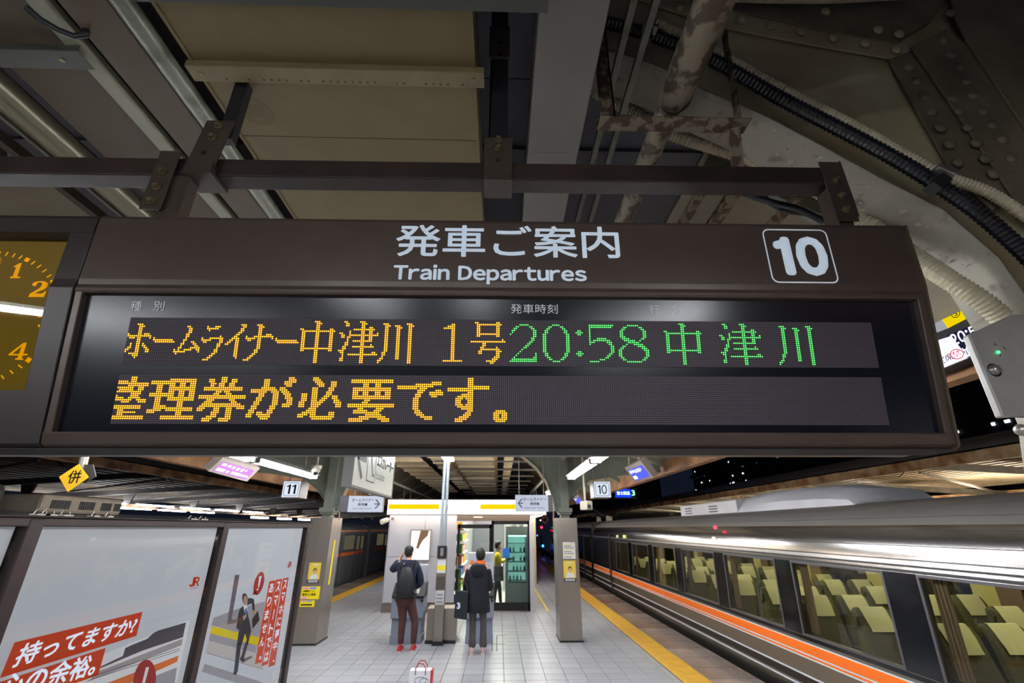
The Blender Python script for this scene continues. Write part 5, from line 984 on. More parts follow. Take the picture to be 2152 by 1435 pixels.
for row, (X, Z, y0) in enumerate(((-14.2, 2.86, 16.6), (-17.3, 2.86, 17.0))):
    for k in range(5):
        b = mb(); b.cyl((X, y0 + 2.7 * k, Z), (X, y0 + 2.7 * k + 2.2, Z), .028, 6); tag(b.build('tube_lamp', em('far tube', (240, 248, 255), 110)), 'distant fluorescent tube on the far left platform, %s row, %s from the left' % (['upper', 'lower'][row], ORD[k]), 'lamp', 'lamps on the far left platform')
for k in range(5): b = mb(); b.cyl((-17, 34 + 4 * k, 2.7), (-17, 36.4 + 4 * k, 2.7), .06, 6); tag(b.build('tube_lamp', em('far tube', (240, 248, 255), 110)), 'very distant fluorescent tube between left pillar and shop, %s from the viewer' % ORD[k], 'lamp', 'distant tubes left of the shop')
for k in range(6): b = mb(); b.cyl((13.0, 6 + 5 * k, 2.92 if k < 1 else 2.72), (13.0, 8.3 + 5 * k, 2.92 if k < 1 else 2.72), .03, 6); tag(b.build('tube_lamp', em('far tube right', (255, 236, 206), 260)), 'tube lamp in a partly added row behind the silver train, %s from the viewer' % ORD[k], 'lamp', 'lamps under the opposite right canopy')  # lower tubes are added, hidden by the train roof, to light the deck
# night buildings
M_bld = mat('night building', (20, 22, 30), .7, var=.4, vs=.5); M_bw = em('far window', (225, 240, 255), 2.2); M_fin = mat('building fin', (34, 36, 46), .5)
def tower(x, y, w_, d_, h_, label, n, fins=0):
    t = thing('office_building', label, 'building', (x, y, 0)); b = mb(); b.bb(x, x + w_, y, y + d_, -1, h_); b.build('block', M_bld, t)
    for k in range(fins): b = mb(); b.bb(x - .5, x, y - .3, y + d_, 1.5 + k * h_ / fins, 1.5 + k * h_ / fins + .5); b.build('spandrel', M_fin, t)
    for k in range(n):
        yy = y + R_.random() * d_; zz = 3 + int(R_.random() * (9 if R_.random() < .65 else h_ * .6)); b = mb(); b.bb(x - .06, x - .02, yy, yy + .12 + .45 * R_.random() ** 3, zz, zz + .12 + .1 * R_.random()); b.build('window', M_bw, t)
tower(26, 8, 20, 26, 38, 'dark office block with horizontal bands and scattered lights above the right canopy', 170, 16)
tower(34, 42, 24, 40, 34, 'distant dark tower with a column of tiny lights behind number ten', 60, 8)
tower(12, 76, 14, 20, 26, 'far dark building beyond the end of the platform', 10)
# signals and signs down the track
for lb, px, py, Y, c, s in (('red', 1138, 1108, 40, (255, 30, 70), 9), ('blue', 1141, 1147, 38, (30, 120, 255), 9), ('small blue', 1129, 1125, 42, (90, 100, 255), 5), ('white', 1136, 1093, 44, (220, 240, 255), 4)):
    p = atY(px, py, Y); t = thing('signal_light', '%s railway signal light far down the track beside the yellow column' % lb, 'signal', tuple(p)); b = mb(); b.sphere(p, .09 if s > 6 else .06, 10, 6); b.build('lens', em('signal ' + lb, c, s), t); b = mb(); b.cyl(p + V((0, .12, 0)), p + V((0, .2, 0)), .14, 10); b.cyl(p + V((0, .2, 0)), V((p.x, p.y + .2, -1.2)), .04, 6); b.build('post', M_dark, t)
p = atY(1145, 1092, 40); t = thing('diamond_sign', 'small red bordered diamond track sign in the distance', 'sign', tuple(p)); b = mb(); b.prism([(0, .36), (.36, 0), (0, -.36), (-.36, 0)], frame(p, (1, 0, 0), (0, 0, 1)), .03); b.build('plate', mat('diamond pink', (190, 120, 120), .5), t); b = mb(); b.prism([(0, .22), (.22, 0), (0, -.22), (-.22, 0)], frame(p + V((0, -.01, 0)), (1, 0, 0), (0, 0, 1)), .02); b.build('centre', M_dark, t); b = mb(); b.cyl(p + V((0, .05, 0)), p + V((0, .05, 1.4)), .03, 6); b.build('post', M_dark, t)
M = frame((0, 24, 0), (1, 0, 0), (0, 0, 1)); q = box2(M, 1293, 1326, 1028, 1045); t = thing('led_sign', 'bright blue train name display with white characters in the distance', 'sign', ((q[0] + q[1]) / 2, 24, q[2]))
b = mb(); b.bb(q[0] - .05, q[1] + .3, 24.01, 24.3, q[2] - .05, q[3] + .05); b.build('case', M_dark, t); sheet('display', M, *q, em('display blue', (20, 60, 255), 1.6), t, .003); text('富士回送', M, q[0] + .08, q[1] - .06, q[2] + .12, q[3] - .10, em('display text', (210, 235, 255), 2.2), t, z=.01, bold=.02); text('3', M, q[1] + .03, q[1] + .2, q[2] + .08, q[3] - .04, em('display green', (150, 255, 190), 1.8), t, z=.01, bold=.02)
for xx in (q[0] + .2, q[1] - .2): b = mb(); b.cyl((xx, 24.15, q[3]), (xx, 24.15, q[3] + 1.2), .03, 6); b.build('hanger_rod', M_dark, t)
# ================================================================== ROOF OVER THE PLATFORM
M_deck = mat('roof deck blue grey', (82, 82, 92), .55, var=.2, vs=1.5); M_sof = mat('soffit beige', (156, 148, 128), .6, var=.2, vs=2)
roof = struct(mb().bb(-3.6, .45, -7, 2, 4.62, 4.66).bb(-3.6, 1.5, 2, 46, 4.62, 4.66).build('ceiling', M_deck))
for k in range(53):
    b = mb(); y = -7 + k; xr_ = 1.48 if y >= 2 else .44; b.bb(-3.58, xr_, y + .01, y + .55, 4.60, 4.62); b.bb(-3.58, xr_, y + .55, y + .98, 4.57, 4.62); b.build('deck_sheet', M_deck, roof)
for sgn, xa, xb, lb in ((1, 1.5, 3.72, 'right'), (-1, -3.6, -5.9, 'left')):
    rf = thing('roof_eave', 'sloping beige eave boards of the platform roof on the %s side' % lb, 'roof', ((xa + xb) / 2, 20, 3.8))
    for k in range(26):
        y = -6 + 2 * k
        if sgn > 0 and y < 2: continue
        b = mb(); b.add([(xa, y + .01, 4.58), (xb, y + .01, 3.36), (xb, y + 1.99, 3.36), (xa, y + 1.99, 4.58), (xa, y + .01, 4.62), (xb, y + .01, 3.40), (xb, y + 1.99, 3.40), (xa, y + 1.99, 4.62)], [(0, 3, 2, 1), (4, 5, 6, 7), (0, 1, 5, 4), (1, 2, 6, 5), (2, 3, 7, 6), (3, 0, 4, 7)]); b.build('eave_board', M_sof, rf)
    eb = mb(); eb.bb(xb - .06 * sgn, xb + .02 * sgn, -6, 46, 3.10, 3.38); eb.bb(xb - .14 * sgn, xb + .02 * sgn, -6, 46, 3.08, 3.11); eb.build('edge_beam', mat('edge beam ochre', (176, 126, 82), .6, col2=(120, 78, 46), vs=2), rf)
    for k in range(13):
        y = -5.2 + 3.9 * k
        if sgn > 0 and y < 2: continue
        b = mb(); b.bar((xa + .0, y, 4.5), (xb, y, 3.3), .10, .12); b.build('rafter', M_green, rf)
# band of ceiling boards over the board, then bare slats further on
M_bd = mat('ceiling board', (112, 98, 64), .6, var=.08, vs=6); M_slat = mat('slat pale', (232, 218, 190), .2, 0, spec=.9, var=.12, vs=4)
ZB = 3.9
cb = thing('ceiling_board_duct', 'wide beige boarded duct running overhead above the departure board', 'duct', (-.75, 3, ZB))
yj = 1.83
for k in range(-4, 8):
    y0 = yj + .92 * (k - 1); b = mb(); b.bb(-1.36, -.14, y0 + .002, y0 + .918, ZB, ZB + .03); b.build('board', M_bd, cb)
b = mb(); b.bb(-.14, -.125, -2, 9.2, ZB - .005, ZB + .3); b.bb(-1.375, -1.36, -2, 9.2, ZB - .005, ZB + .3); b.build('side_sheet', M_bd, cb)
s0, s1 = atZ(560, 205, ZB), None
cst = atZ(537, 234, ZB - .001); ink = mat('stamp ink', (84, 66, 44), .7)
b = mb(); Ms = frame((cst.x, cst.y, ZB - .0006), (1, 0, 0), (0, -1, 0))
for r0, r1 in ((.078, .081), (.058, .060)): ring(b, [(r1 * 1.0 * math.cos(k * math.pi / 16), r1 * math.sin(k * math.pi / 16)) for k in range(32)], [(r0 * math.cos(k * math.pi / 16), r0 * math.sin(k * math.pi / 16)) for k in range(32)], Ms, 0)
for k in range(9):
    x = -.045 + .011 * k; h_ = .04; b.flat([(x, -h_), (x + .003, -h_), (x + .003, h_), (x, h_)], Ms, 0)
for k in range(26):
    a = k * 2 * math.pi / 26; x, y = .069 * math.cos(a), .069 * math.sin(a); b.flat([(x - .003, y - .004), (x + .003, y - .004), (x + .003, y + .004), (x - .003, y + .004)], Ms, 0)
b.build('round_stamp', ink, cb)
def rail(x0, x1, y0, y1, z, m, label, nm='cross_rail', holes=()):
    t = thing(nm, label, 'rail', ((x0 + x1) / 2, y0, z)); b = mb(); b.bb(x0, x1, y0, y1, z - .004, z); b.bb(x0, x1, y0 - .003, y0, z - .004, z + .03); b.build('web', m, t, bevel=.0015)
    for x in holes: b = mb(); b.cyl((x, (y0 + y1) / 2, z - .004), (x, (y0 + y1) / 2, z - .008), .011, 10); b.build('bolt', M_bolt, t)
    return t
M_str = mat('strap beige', (128, 114, 82), .5, var=.15, vs=10)
e0, e1 = atZ(397, 150, ZB - .03), atZ(1018, 175, ZB - .03)
st = rail(e0.x, e1.x, e0.y - .03, e0.y + .045, ZB - .03, M_str, 'beige slotted strap rail crossing the overhead boards', holes=(e0.x + .05, e1.x - .05))
b = mb()
for k in range(34):
    if R_.random() < .3: continue
    x = e0.x + .15 + .033 * k; q = .006 + .006 * R_.random(); b.box((x, e0.y + .030, ZB - .0345), (q, .010, .001))
b.build('stain_spots', ink, st)
tcs = atZ(700, 14, ZB - .03); rail(-1.42, .17, tcs.y - .12, tcs.y, ZB - .03, mat('channel grey green', (70, 72, 66), .5), 'dark grey channel crossing at the very top of the view', holes=(.10,))
pch = atZ(100, 140, ZB - .02); rail(-3.4, -1.80, pch.y - .085, pch.y, ZB - .03, mat('channel dark', (76, 76, 70), .5), 'dark steel channel crossing the overhead ducts at the left', holes=(-1.9,))
sl = thing('slatted_ceiling', 'pale slats overhead beyond the pillars, lit from the shop sign', 'ceiling slats', (-.75, 15, ZB))
for xa, xb, ys_, n_s in ((-1.36, -.14, 9.6, 15), (-2.05, -1.5, 9.9, 12), (-3.35, -2.3, 12.0, 12), (.14, .42, 9.6, 15)):
    for k in range(n_s):
        y0 = ys_ + 1.25 * k; b = mb(); b.bb(xa, xb, y0, y0 + .86, ZB, ZB + .02); b.bb(xa, xb, y0 + .86, y0 + .89, ZB - .05, ZB + .02); b.build('slat', M_slat, sl)
for x in (-1.40, -.10): b = mb(); b.bb(x - .04, x + .04, 9.2, 29, ZB - .06, ZB + .2); b.build('side_rail', mat('rail rust', (96, 76, 56), .6, col2=(150, 120, 84), vs=5), sl)
for k in range(10): b = mb(); y = 9.6 + 2.0 * k; b.bb(-1.9, 1.3, y, y + .05, ZB - .12, ZB - .07); b.build('cross_tie', M_trs, sl)
M_gb = mat('grey box beam', (116, 112, 107), .45, var=.12, vs=3)
gb = thing('box_beam', 'smooth grey box beam running overhead right of the boards', 'beam', (.28, 5, ZB))
for (y0, y1, dz) in ((-1.5, 1.90, 0), (1.903, 3.4, .006), (3.403, 9.4, 0)): b = mb(); b.bb(.14, .415, y0, y1, ZB + dz, ZB + .3); b.build('beam_section', M_gb, gb, bevel=.004)
# ducts and light channels left of the boards
def run(nm, label, x0, x1, z0, z1, m, y0=-1.5, y1=12, bev=.004, joints=(), cat='duct'):
    t = thing(nm, label, cat, ((x0 + x1) / 2, 3, z0)); ys = [y0] + list(joints) + [y1]
    for a, c in zip(ys, ys[1:]): b = mb(); b.bb(x0, x1, a + .002, c - .002, z0, z1); b.build('section', m, t, bevel=bev)
    return t
M_bar = mat('pale bar', (140, 142, 128), .35, .2, col2=(106, 106, 94), vs=9, ramp=(.3, .5)); M_bei = mat('duct beige', (90, 78, 61), .6, var=.1, vs=3)
t = thing('rounded_bar', 'long rounded pale bar beside the overhead boards', 'bar', (-1.5, 3, ZB)); b = mb(); b.cyl((-1.50, -1.5, ZB + .02), (-1.50, 12, ZB + .02), .045, 14); b.build('tube', M_bar, t, smooth=True)
run('cable_duct', 'narrow beige cable duct beside the pale rounded bar', -1.74, -1.545, ZB, ZB + .15, M_bei, y1=9.6)
run('light_channel', 'slim cream light channel over the left of the clock', -1.865, -1.79, ZB, ZB + .05, mat('cream channel', (150, 150, 130), .45, var=.1, vs=8), joints=(.75, 1.95, 4.3))
run('cable_duct', 'wide beige cable duct above the clock at the left', -2.235, -1.885, ZB + .03, ZB + .2, M_bei, joints=(1.43,), y1=9.6)
t = thing('overhead_pipe', 'olive metal pipe running overhead at the far left', 'pipe', (-2.38, 3, ZB)); b = mb(); b.cyl((-2.38, -1.5, ZB + .02), (-2.38, 9.8, ZB + .02), .075, 16); b.build('tube', mat('olive metal', (120, 116, 96), .3, .6), t, smooth=True)
run('steel_strip', 'thin steel strip beside the olive overhead pipe', -2.52, -2.50, ZB, ZB + .04, M_bar, bev=0, cat='rail'); run('steel_strip', 'outermost dark steel strip overhead at the far left', -2.85, -2.80, ZB + .1, ZB + .16, mat('strip dark', (84, 76, 66), .5), bev=0, cat='rail')
run('steel_strip', 'dark flange running between the two beige cable ducts', -1.785, -1.745, ZB + .08, ZB + .3, M_dark, bev=0, cat='rail')
M_crm = mat('cream corrugated', (196, 186, 158), .5, var=.1, vs=20); M_blk = mat('black corrugated', (20, 22, 30), .32, spec=.6)
def hose(nm, label, pts, r, m, step, ridge=.16):
    pts = [V(p) for p in pts]; out = []
    for i in range(len(pts) - 1):      # smooth the path
        p0, p1, p2, p3 = pts[max(i - 1, 0)], pts[i], pts[i + 1], pts[min(i + 2, len(pts) - 1)]
        for k in range(6):
            t_ = k / 6; out.append(.5 * ((2 * p1) + (p2 - p0) * t_ + (2 * p0 - 5 * p1 + 4 * p2 - p3) * t_ ** 2 + (3 * p1 - p0 - 3 * p2 + p3) * t_ ** 3))
    out.append(pts[-1]); b = mb(); b.tube(out, r, 12, ridge, step); return tag(b.build(nm, m), label, 'conduit')
hose('corrugated_conduit', 'cream corrugated conduit between the ducts at the top left', [atZ(60, -30, 4.1), atZ(120, 25, 4.1), atZ(170, 90, 4.15), atZ(300, 230, 4.25), atZ(345, 330, 4.3)], .045, M_crm, .008)
hose('cable', 'dark cable looping over the ducts at the top left', [atZ(55, 15, 3.86), atZ(90, 45, 3.84), atZ(150, 75, 3.84), atZ(185, 72, 3.86), atZ(170, 55, 3.95)], .012, M_blk, .05, 0)
hose('corrugated_conduit', 'grey corrugated conduit left of the box beam behind the hanger', [atY(395, 90, 2.1), atY(415, 130, 2.1), atY(400, 190, 2.3)], .04, M_crm, .008)
# ------------------------------------------------------------------ mounting beam and brackets of the departure board
t = thing('mounting_beam', 'long brown square steel tube that the departure board hangs from', 'beam', (0, 1.54, 3.35))
def bp3(x, y, z): return V((x, y, z)) + SA * 0 + V((0, x * SA.y, x * SA.z * 1.2))
b = mb(); n_ = [(-3.4, 1.40)]
for (xa, xb) in n_:
    b.add([bp3(x, y, z) for x in (xa, xb) for y in (1.5, 1.585) for z in (3.347, 3.437)], [(0, 1, 3, 2), (4, 6, 7, 5), (0, 4, 5, 1), (2, 3, 7, 6), (0, 2, 6, 4), (1, 5, 7, 3)])
b.build('tube', M_tubebrown, t, bevel=.006)
def plate(x0, x1, z0, z1, y, m, par, dx=0, th=.006, nm='plate'):
    b = mb(); b.prism([(x0, z0), (x1, z0), (x1 + dx, z1), (x0 + dx, z1)], frame((0, y, 0), (1, 0, 0), (0, 0, 1)), th); return b.build(nm, m, par, bevel=.002)
M_brk = mat('bracket brown', (74, 62, 54), .5, .2, var=.2, vs=12)
def bracket(lb, x0, x1, z0, z1, y, bolts, wrap=0, hang=0, dx=0):
    t = thing('hanger_bracket', lb, 'bracket', ((x0 + x1) / 2, y, z0)); plate(x0, x1, z0, z1, y, M_brk, t, dx); xc = (x0 + x1) / 2
    for (bx, bz, open_) in bolts:
        b = mb()
        if open_: b.cyl((xc + bx, y - .001, bz), (xc + bx, y - .004, bz), .010, 12); b.build('hole', M_dark, t)
        else: bolt(b, (xc + bx, y, bz), (0, -1, 0), .011, .018); b.build('bolt', M_bolt, t)
    if wrap: b = mb(); b.bb(x0, x1, y - .004, 1.60, z0 - .004, z0 + .002); b.bb(x1 - .004, x1, y, 1.60, z0, z0 + .05); b.build('under_plate', M_brk, t)
    return t
bracket('dark hanger bracket clamped under the mounting beam above the title', -.078, .042, 3.335, 3.565, 1.488, [(0, 3.50, 0), (0, 3.44, 1), (0, 3.55, 0)], wrap=1)
t = thing('hanger_strap', 'black vertical hanger strap rising above the title of the board', 'strap', (-.01, 1.55, 3.5)); b = mb(); b.bb(-.062, .022, 1.52, 1.535, 3.5, 4.6); b.bb(-.062, -.055, 1.52, 1.60, 3.5, 4.6); b.build('strap', M_rub, t)
for z in (4.12, 4.2): b = mb(); bolt(b, (-.02, 1.52, z), (0, -1, 0), .012, .015); b.build('bolt', M_bolt, t)
b = mb(); b.bb(-.07, .03, 1.505, 1.52, 4.10, 4.32); b.build('splice_plate', M_brk, t)
bracket('brown bracket tying the mounting beam to the board above the clock joint', -1.42, -1.335, 3.155, 3.45, 1.486, [(0, 3.34, 0), (.0, 3.26, 0), (0, 3.19, 0)])
b = mb(); b.bb(-1.36, -1.28, 1.50, 1.57, 3.0, 3.34); tag(b.build('hanger_post', M_brk, bevel=.01), 'short square post between beam and clock joint', 'post')
bracket('brown bracket with a bent foot left of the title, rising to the ducts', -1.30, -1.18, 3.335, 3.62, 1.480, [(.03, 3.585, 0), (.02, 3.52, 0), (.0, 3.44, 1)], wrap=1, dx=.03)
t = thing('hanger_strap', 'black vertical hanger strap behind the bent bracket at the left', 'strap', (-1.2, 1.6, 3.6)); b = mb(); b.bb(-1.235, -1.175, 1.52, 1.56, 3.56, 4.6); b.build('strap', M_rub, t)
bracket('brown bolted bracket at the right end of the mounting beam', 1.365, 1.455, 3.155, 3.465, 1.486, [(0, 3.36, 0), (0, 3.28, 0), (0, 3.21, 0)])
b = mb(); b.bb(1.455, 1.462, 1.486, 1.60, 3.18, 3.47); b.bb(1.38, 1.44, 1.50, 1.57, 3.0, 3.34); tag(b.build('hanger_post', M_brk), 'short post under the right end of the mounting beam', 'post')
for i, x in enumerate((-1.35, 1.42)): pass
# cables behind the right end
hose('cable', 'thick black cable drooping under the right end of the mounting beam', [atY(1560, 405, 1.75), atY(1620, 425, 1.75), atY(1680, 440, 1.75), atY(1740, 470, 1.75)], .016, M_blk, .05, 0)
hose('cable', 'second black cable below the first near the right bracket', [atY(1590, 400, 1.8), atY(1640, 440, 1.8), atY(1710, 452, 1.8), atY(1760, 480, 1.8)], .014, M_blk, .05, 0)
# ------------------------------------------------------------------ rusty pipe and its support
M_rp = mat('peeling pipe paint', (122, 112, 94), .65, col2=(70, 56, 42), vs=12, ramp=(.44, .52), bump=.7, bs=24); M_ra = mat('peeling angle paint', (112, 102, 84), .7, col2=(66, 46, 32), vs=16, ramp=(.46, .54), bump=.8, bs=40)
t = thing('drain_pipe', 'thick overhead pipe with cracked peeling cream paint', 'pipe', (.9, 1.5, ZB)); a = atZ(1555, -60, 3.86); c = atZ(1428, 225, 3.86); d = atZ(1345, 430, 3.90)
b = mb(); b.cyl((c.x - .01, a.y - 1.2, 3.93), (c.x - .01, c.y, 3.93), .078, 20); b.sphere((c.x - .01, c.y, 3.93), .078, 20, 10); b.build('sleeve', M_rp, t, smooth=True)
b = mb(); b.cyl((c.x - .01, c.y - .1, 3.95), (c.x - .01, 9, 3.95), .058, 16); b.build('tube', M_rp, t, smooth=True)
t = thing('pipe_support', 'rusty peeling angle iron cradle holding the cracked pipe', 'support', (.8, 1.8, 3.8)); ys = atZ(1400, 275, 3.80).y; xl = atZ(1255, 275, 3.80).x; xr = atZ(1562, 280, 3.80).x
b = mb(); b.bb(xl, xr, ys - .08, ys, 3.80, 3.808); b.bb(xl, xr, ys, ys + .008, 3.80, 3.88); b.build('cross_angle', M_ra, t, bevel=.002)
b = mb(); b.bb(xl, xl + .07, ys - .08, ys - .072, 3.80, 4.6); b.bb(xl + .062, xl + .07, ys - .08, ys, 3.80, 4.6); b.build('leg', M_ra, t); b = mb(); b.bar((xr - .03, ys - .02, 3.8), (xr + .02, ys - .02, 4.5), .05, .006); b.bar((xr - .06, ys - .02, 3.8), (xr - .02, ys + .1, 3.52), .05, .04); b.build('leg', M_ra, t)
for i, (px, x2) in enumerate(((1215, 1205), (1243, 1222))):
    a = atZ(px, 460, 4.1); b = mb(); b.bb(a.x - .015, a.x + .015, 1.2, 9, 4.1, 4.13); tag(b.build('conduit_strip', mat('strip old', (112, 110, 98), .6, var=.3, vs=10)), ['thin grey conduit right of the grey box beam', 'second thin grey conduit further right of the box beam'][i], 'conduit')
for i, (pa, pb_, wd) in enumerate((((1470, 410), (1440, 465), .05), ((1540, 410), (1490, 470), .07), ((1660, 430), (1600, 470), .05))):
    a = atY(*pa, 2.3); c = atY(*pb_, 2.9); b = mb(); b.bar((a.x, 2.2, a.z), (a.x + .02, 5, a.z), wd, .05); tag(b.build('steel_channel', M_ra), ['leftmost', 'middle', 'rightmost'][i] + ' of three old steel channels seen just above the right of the board', 'channel')
# ------------------------------------------------------------------ riveted portal frame at the right
M_web = mat('old riveted steel', (158, 152, 122), .6, col2=(132, 112, 78), vs=1.6, ramp=(.3, .6), bump=.25, bs=22); M_fla = mat('old flange paint', (138, 132, 118), .62, col2=(98, 90, 78), vs=9, ramp=(.30, .42), bump=.6, bs=26)
M_webd = mat('old dark steel', (104, 94, 74), .65, col2=(80, 74, 56), vs=4, bump=.4, bs=30)
fr = thing('riveted_frame', 'old riveted steel roof bracket with a curved lower flange at the upper right', 'frame', (2.2, 1.8, 2.2))
YF = 1.70
up = [(1150, 118), (1230, 100), (1300, 108), (1390, 140), (1480, 188), (1600, 238), (1700, 290), (1850, 372), (1985, 440), (2100, 540), (2200, 680), (2290, 860), (2340, 1100)]
cur = [atY(x, y, YF) for x, y in up]
b = mb(); b.rows([[V((p.x, YF + k * .26 / 3, p.z)) for p in cur] for k in range(4)]); o = b.build('curved_flange', M_fla, fr, smooth=True)
sm = o.modifiers.new('thick', 'SOLIDIFY'); sm.thickness = .012
Mw = frame((0, 1.82, 0), (1, 0, 0), (0, 0, 1)); poly = [(p.x, p.z) for p in cur] + [(4.2, cur[-1].z), (4.2, 6.0), (cur[0].x, 6.0)]
b = mb(); b.prism(poly, Mw, .012); b.build('web_plate', M_web, fr)
def PW(px, py, Y=1.80): p = atY(px, py, Y); return (p.x, p.z)
def wplate(nm, pts, Y, m, th=.012): b = mb(); b.prism([PW(x, y, Y) for x, y in pts], frame((0, Y, 0), (1, 0, 0), (0, 0, 1)), th); return b.build(nm, m, fr, bevel=.003)
wplate('top_angle', [(1270, -30), (1400, 18), (1535, 60), (1700, 92), (1870, 122), (1935, 122), (1920, 92), (1880, 92), (1700, 60), (1540, 24), (1450, -30)], 1.795, M_web)
wplate('upper_plate', [(1450, -40), (1540, 20), (1700, 56), (1880, 90), (1950, 50), (1990, 0), (2010, -40)], 1.79, M_webd)
wplate('gusset_strip', [(1868, 125), (1918, 105), (2090, 345), (2140, 420), (2090, 440), (2000, 360)], 1.785, M_webd)
wplate('gusset_strip', [(1915, 98), (1990, 60), (2040, 100), (2200, 330), (2260, 470), (2160, 460), (2090, 350)], 1.765, M_webd)
wplate('corner_plate', [(1990, -40), (2400, -40), (2400, 520), (2290, 470), (2150, 260), (2035, 90), (2010, 40)], 1.75, M_webd)
b = mb(); o4 = lambda x, y: (1400 + x / 2.862, y / 2.862)
for x, y in [(80, 50), (450, 118), (630, 155), (815, 190), (1005, 228), (1195, 262), (1385, 300), (1565, 298), (1460, 405), (1505, 490), (1550, 580), (1598, 675), (1650, 768), (1703, 868), (1755, 975), (1630, 420), (1675, 500), (1720, 590), (1765, 670), (1812, 765), (1865, 860), (1920, 955), (1970, 1045), (1665, 245), (1710, 330), (1765, 405), (1805, 490), (1850, 580), (1908, 670), (1965, 755), (2025, 840), (2075, 950), (1275, 180), (1400, 205), (1710, 80), (1850, 95), (960, 70), (-150, -20)]:
    Yr = 1.762 if x > 1600 and not (x < 1720 and y > 380 and y < 510) else 1.782
    p = atY(*o4(x, y), Yr); b = mb(); b.sphere(p, .030, 12, 8, (1, .6, 1)); b.build('rivet', M_webd if x > 1440 else M_web, fr, smooth=True)
b = mb(); M_flk = mat('paint flake', (176, 170, 158), .7)
for k in range(60):
    u_ = R_.random(); p = cur[5].lerp(cur[9], u_) if k % 3 else cur[8].lerp(cur[9], R_.random()); p = V((p.x + .01 * R_.random(), YF + .02 + .2 * R_.random(), p.z - .012)); s_ = .006 + .016 * R_.random() ** 2
    b.add([p + V((s_ * math.cos(a + k) * (.5 + R_.random()), s_ * math.sin(a + k) * (.5 + R_.random()), -.012 * R_.random())) for a in (0, 1.3, 2.5, 3.8, 5.0)], [(0, 1, 2, 3, 4)])
b.build('paint_flakes', M_flk, fr)['kind'] = 'stuff'
hose('corrugated_conduit', 'black corrugated conduit sweeping across the riveted bracket', [atY(x, y, 1.66) for x, y in ((1020, 8), (1130, 22), (1260, 44), (1380, 78), (1500, 128), (1640, 207), (1800, 290), (1900, 345), (1985, 398), (2070, 458), (2170, 550), (2260, 660))], .036, M_blk, .011)
hose('corrugated_conduit', 'cream corrugated conduit hugging the upper side of the black one', [atY(x, y, 1.74) for x, y in ((1380, 50), (1500, 108), (1640, 185), (1800, 268), (1900, 325), (1990, 372), (2080, 405), (2180, 470))], .028, M_crm, .009)
hose('corrugated_conduit', 'thick cream corrugated conduit curving down into the control box', [atY(x, y, Y) for x, y, Y in ((1010, 120, 2.1), (1130, 145, 2.1), (1260, 195, 2.1), (1400, 275, 2.08), (1540, 320, 2.05), (1660, 365, 2.0), (1790, 445, 1.95), (1900, 525, 1.9), (1990, 585, 1.8), (2060, 630, 1.76), (2110, 672, 1.76))], .046, M_crm, .0095)
hose('corrugated_conduit', 'cream corrugated conduit along the very top right edge', [atY(x, y, 1.7) for x, y in ((1420, -12), (1560, -6), (1740, -4), (1930, -14))], .03, M_crm, .010)
for i, (px, py, a_) in enumerate(((1366, 60, .35), (1984, 362, .55))):
    p = atY(px, py, 1.62); t = thing('conduit_clip', ['small steel clip on the black conduit near the box beam', 'steel clip on the black conduit over the flange at right'][i], 'clip', tuple(p)); b = mb(); b.box(p, (.085, .05, .03), M=Matrix.Rotation(a_, 4, 'Y')); b.build('strap', M_steel, t, bevel=.004); b = mb(); b.box(p + V((-.06 + .03 * (1 - i), .0, -.075)), (.05, .06, .09), M=Matrix.Rotation(.9 if i else .2, 4, 'Y')); b.build('foot', M_dark, t)
# control box
cbx = thing('control_box', 'grey steel box with a green light and round silver lock at the right edge', 'box', tuple(atY(2100, 780, 1.7)))
Mb = frame((0, 1.62, 0), (1, 0, 0), (0, 0, 1)); P4 = [PW(x, y, 1.62) for x, y in ((2036, 703), (2130, 660), (2330, 655), (2330, 885), (2140, 874), (2108, 876))]
b = mb(); b.prism(P4, Mb, .03); b.build('case', mat('box grey', (168, 165, 160), .5, .3, var=.08, vs=20), cbx, bevel=.006)
g_ = atY(2098, 740, 1.618); b = mb(); b.sphere(g_, .006, 8, 6); b.build('green_light', em('led green dot', (60, 255, 120), 4), cbx)
g_ = atY(2093, 776, 1.61); b = mb(); b.cyl(g_ + V((0, .01, 0)), g_ + V((0, -.006, 0)), .022, 16, .017); b.sphere(g_ + V((0, -.004, 0)), .017, 14, 8, (1, .5, 1)); b.build('lock', M_steel, cbx, smooth=True); b = mb(); b.cyl(g_ + V((.004, .011, 0)), g_ + V((.004, .009, 0)), .027, 16); b.build('gasket', M_black, cbx)
b = mb()
for dx, dz in ((-.004, .03), (.004, .03), (0, .036), (.032, .018), (.036, .012), (.004, -.012), (.0, -.016), (.03, .022)): b.cyl(atY(2098, 740, 1.62) + V((dx, 0, dz)), atY(2098, 740, 1.62) + V((dx, -.001, dz)), .0022, 6)
b.build('vent_holes', M_black, cbx)
p = atY(2146, 903, 1.65); b = mb(); b.sphere(p, .022, 12, 8); tag(b.build('cable_gland', M_steel, smooth=True), 'small shiny metal knob below the control box at the right edge', 'knob')
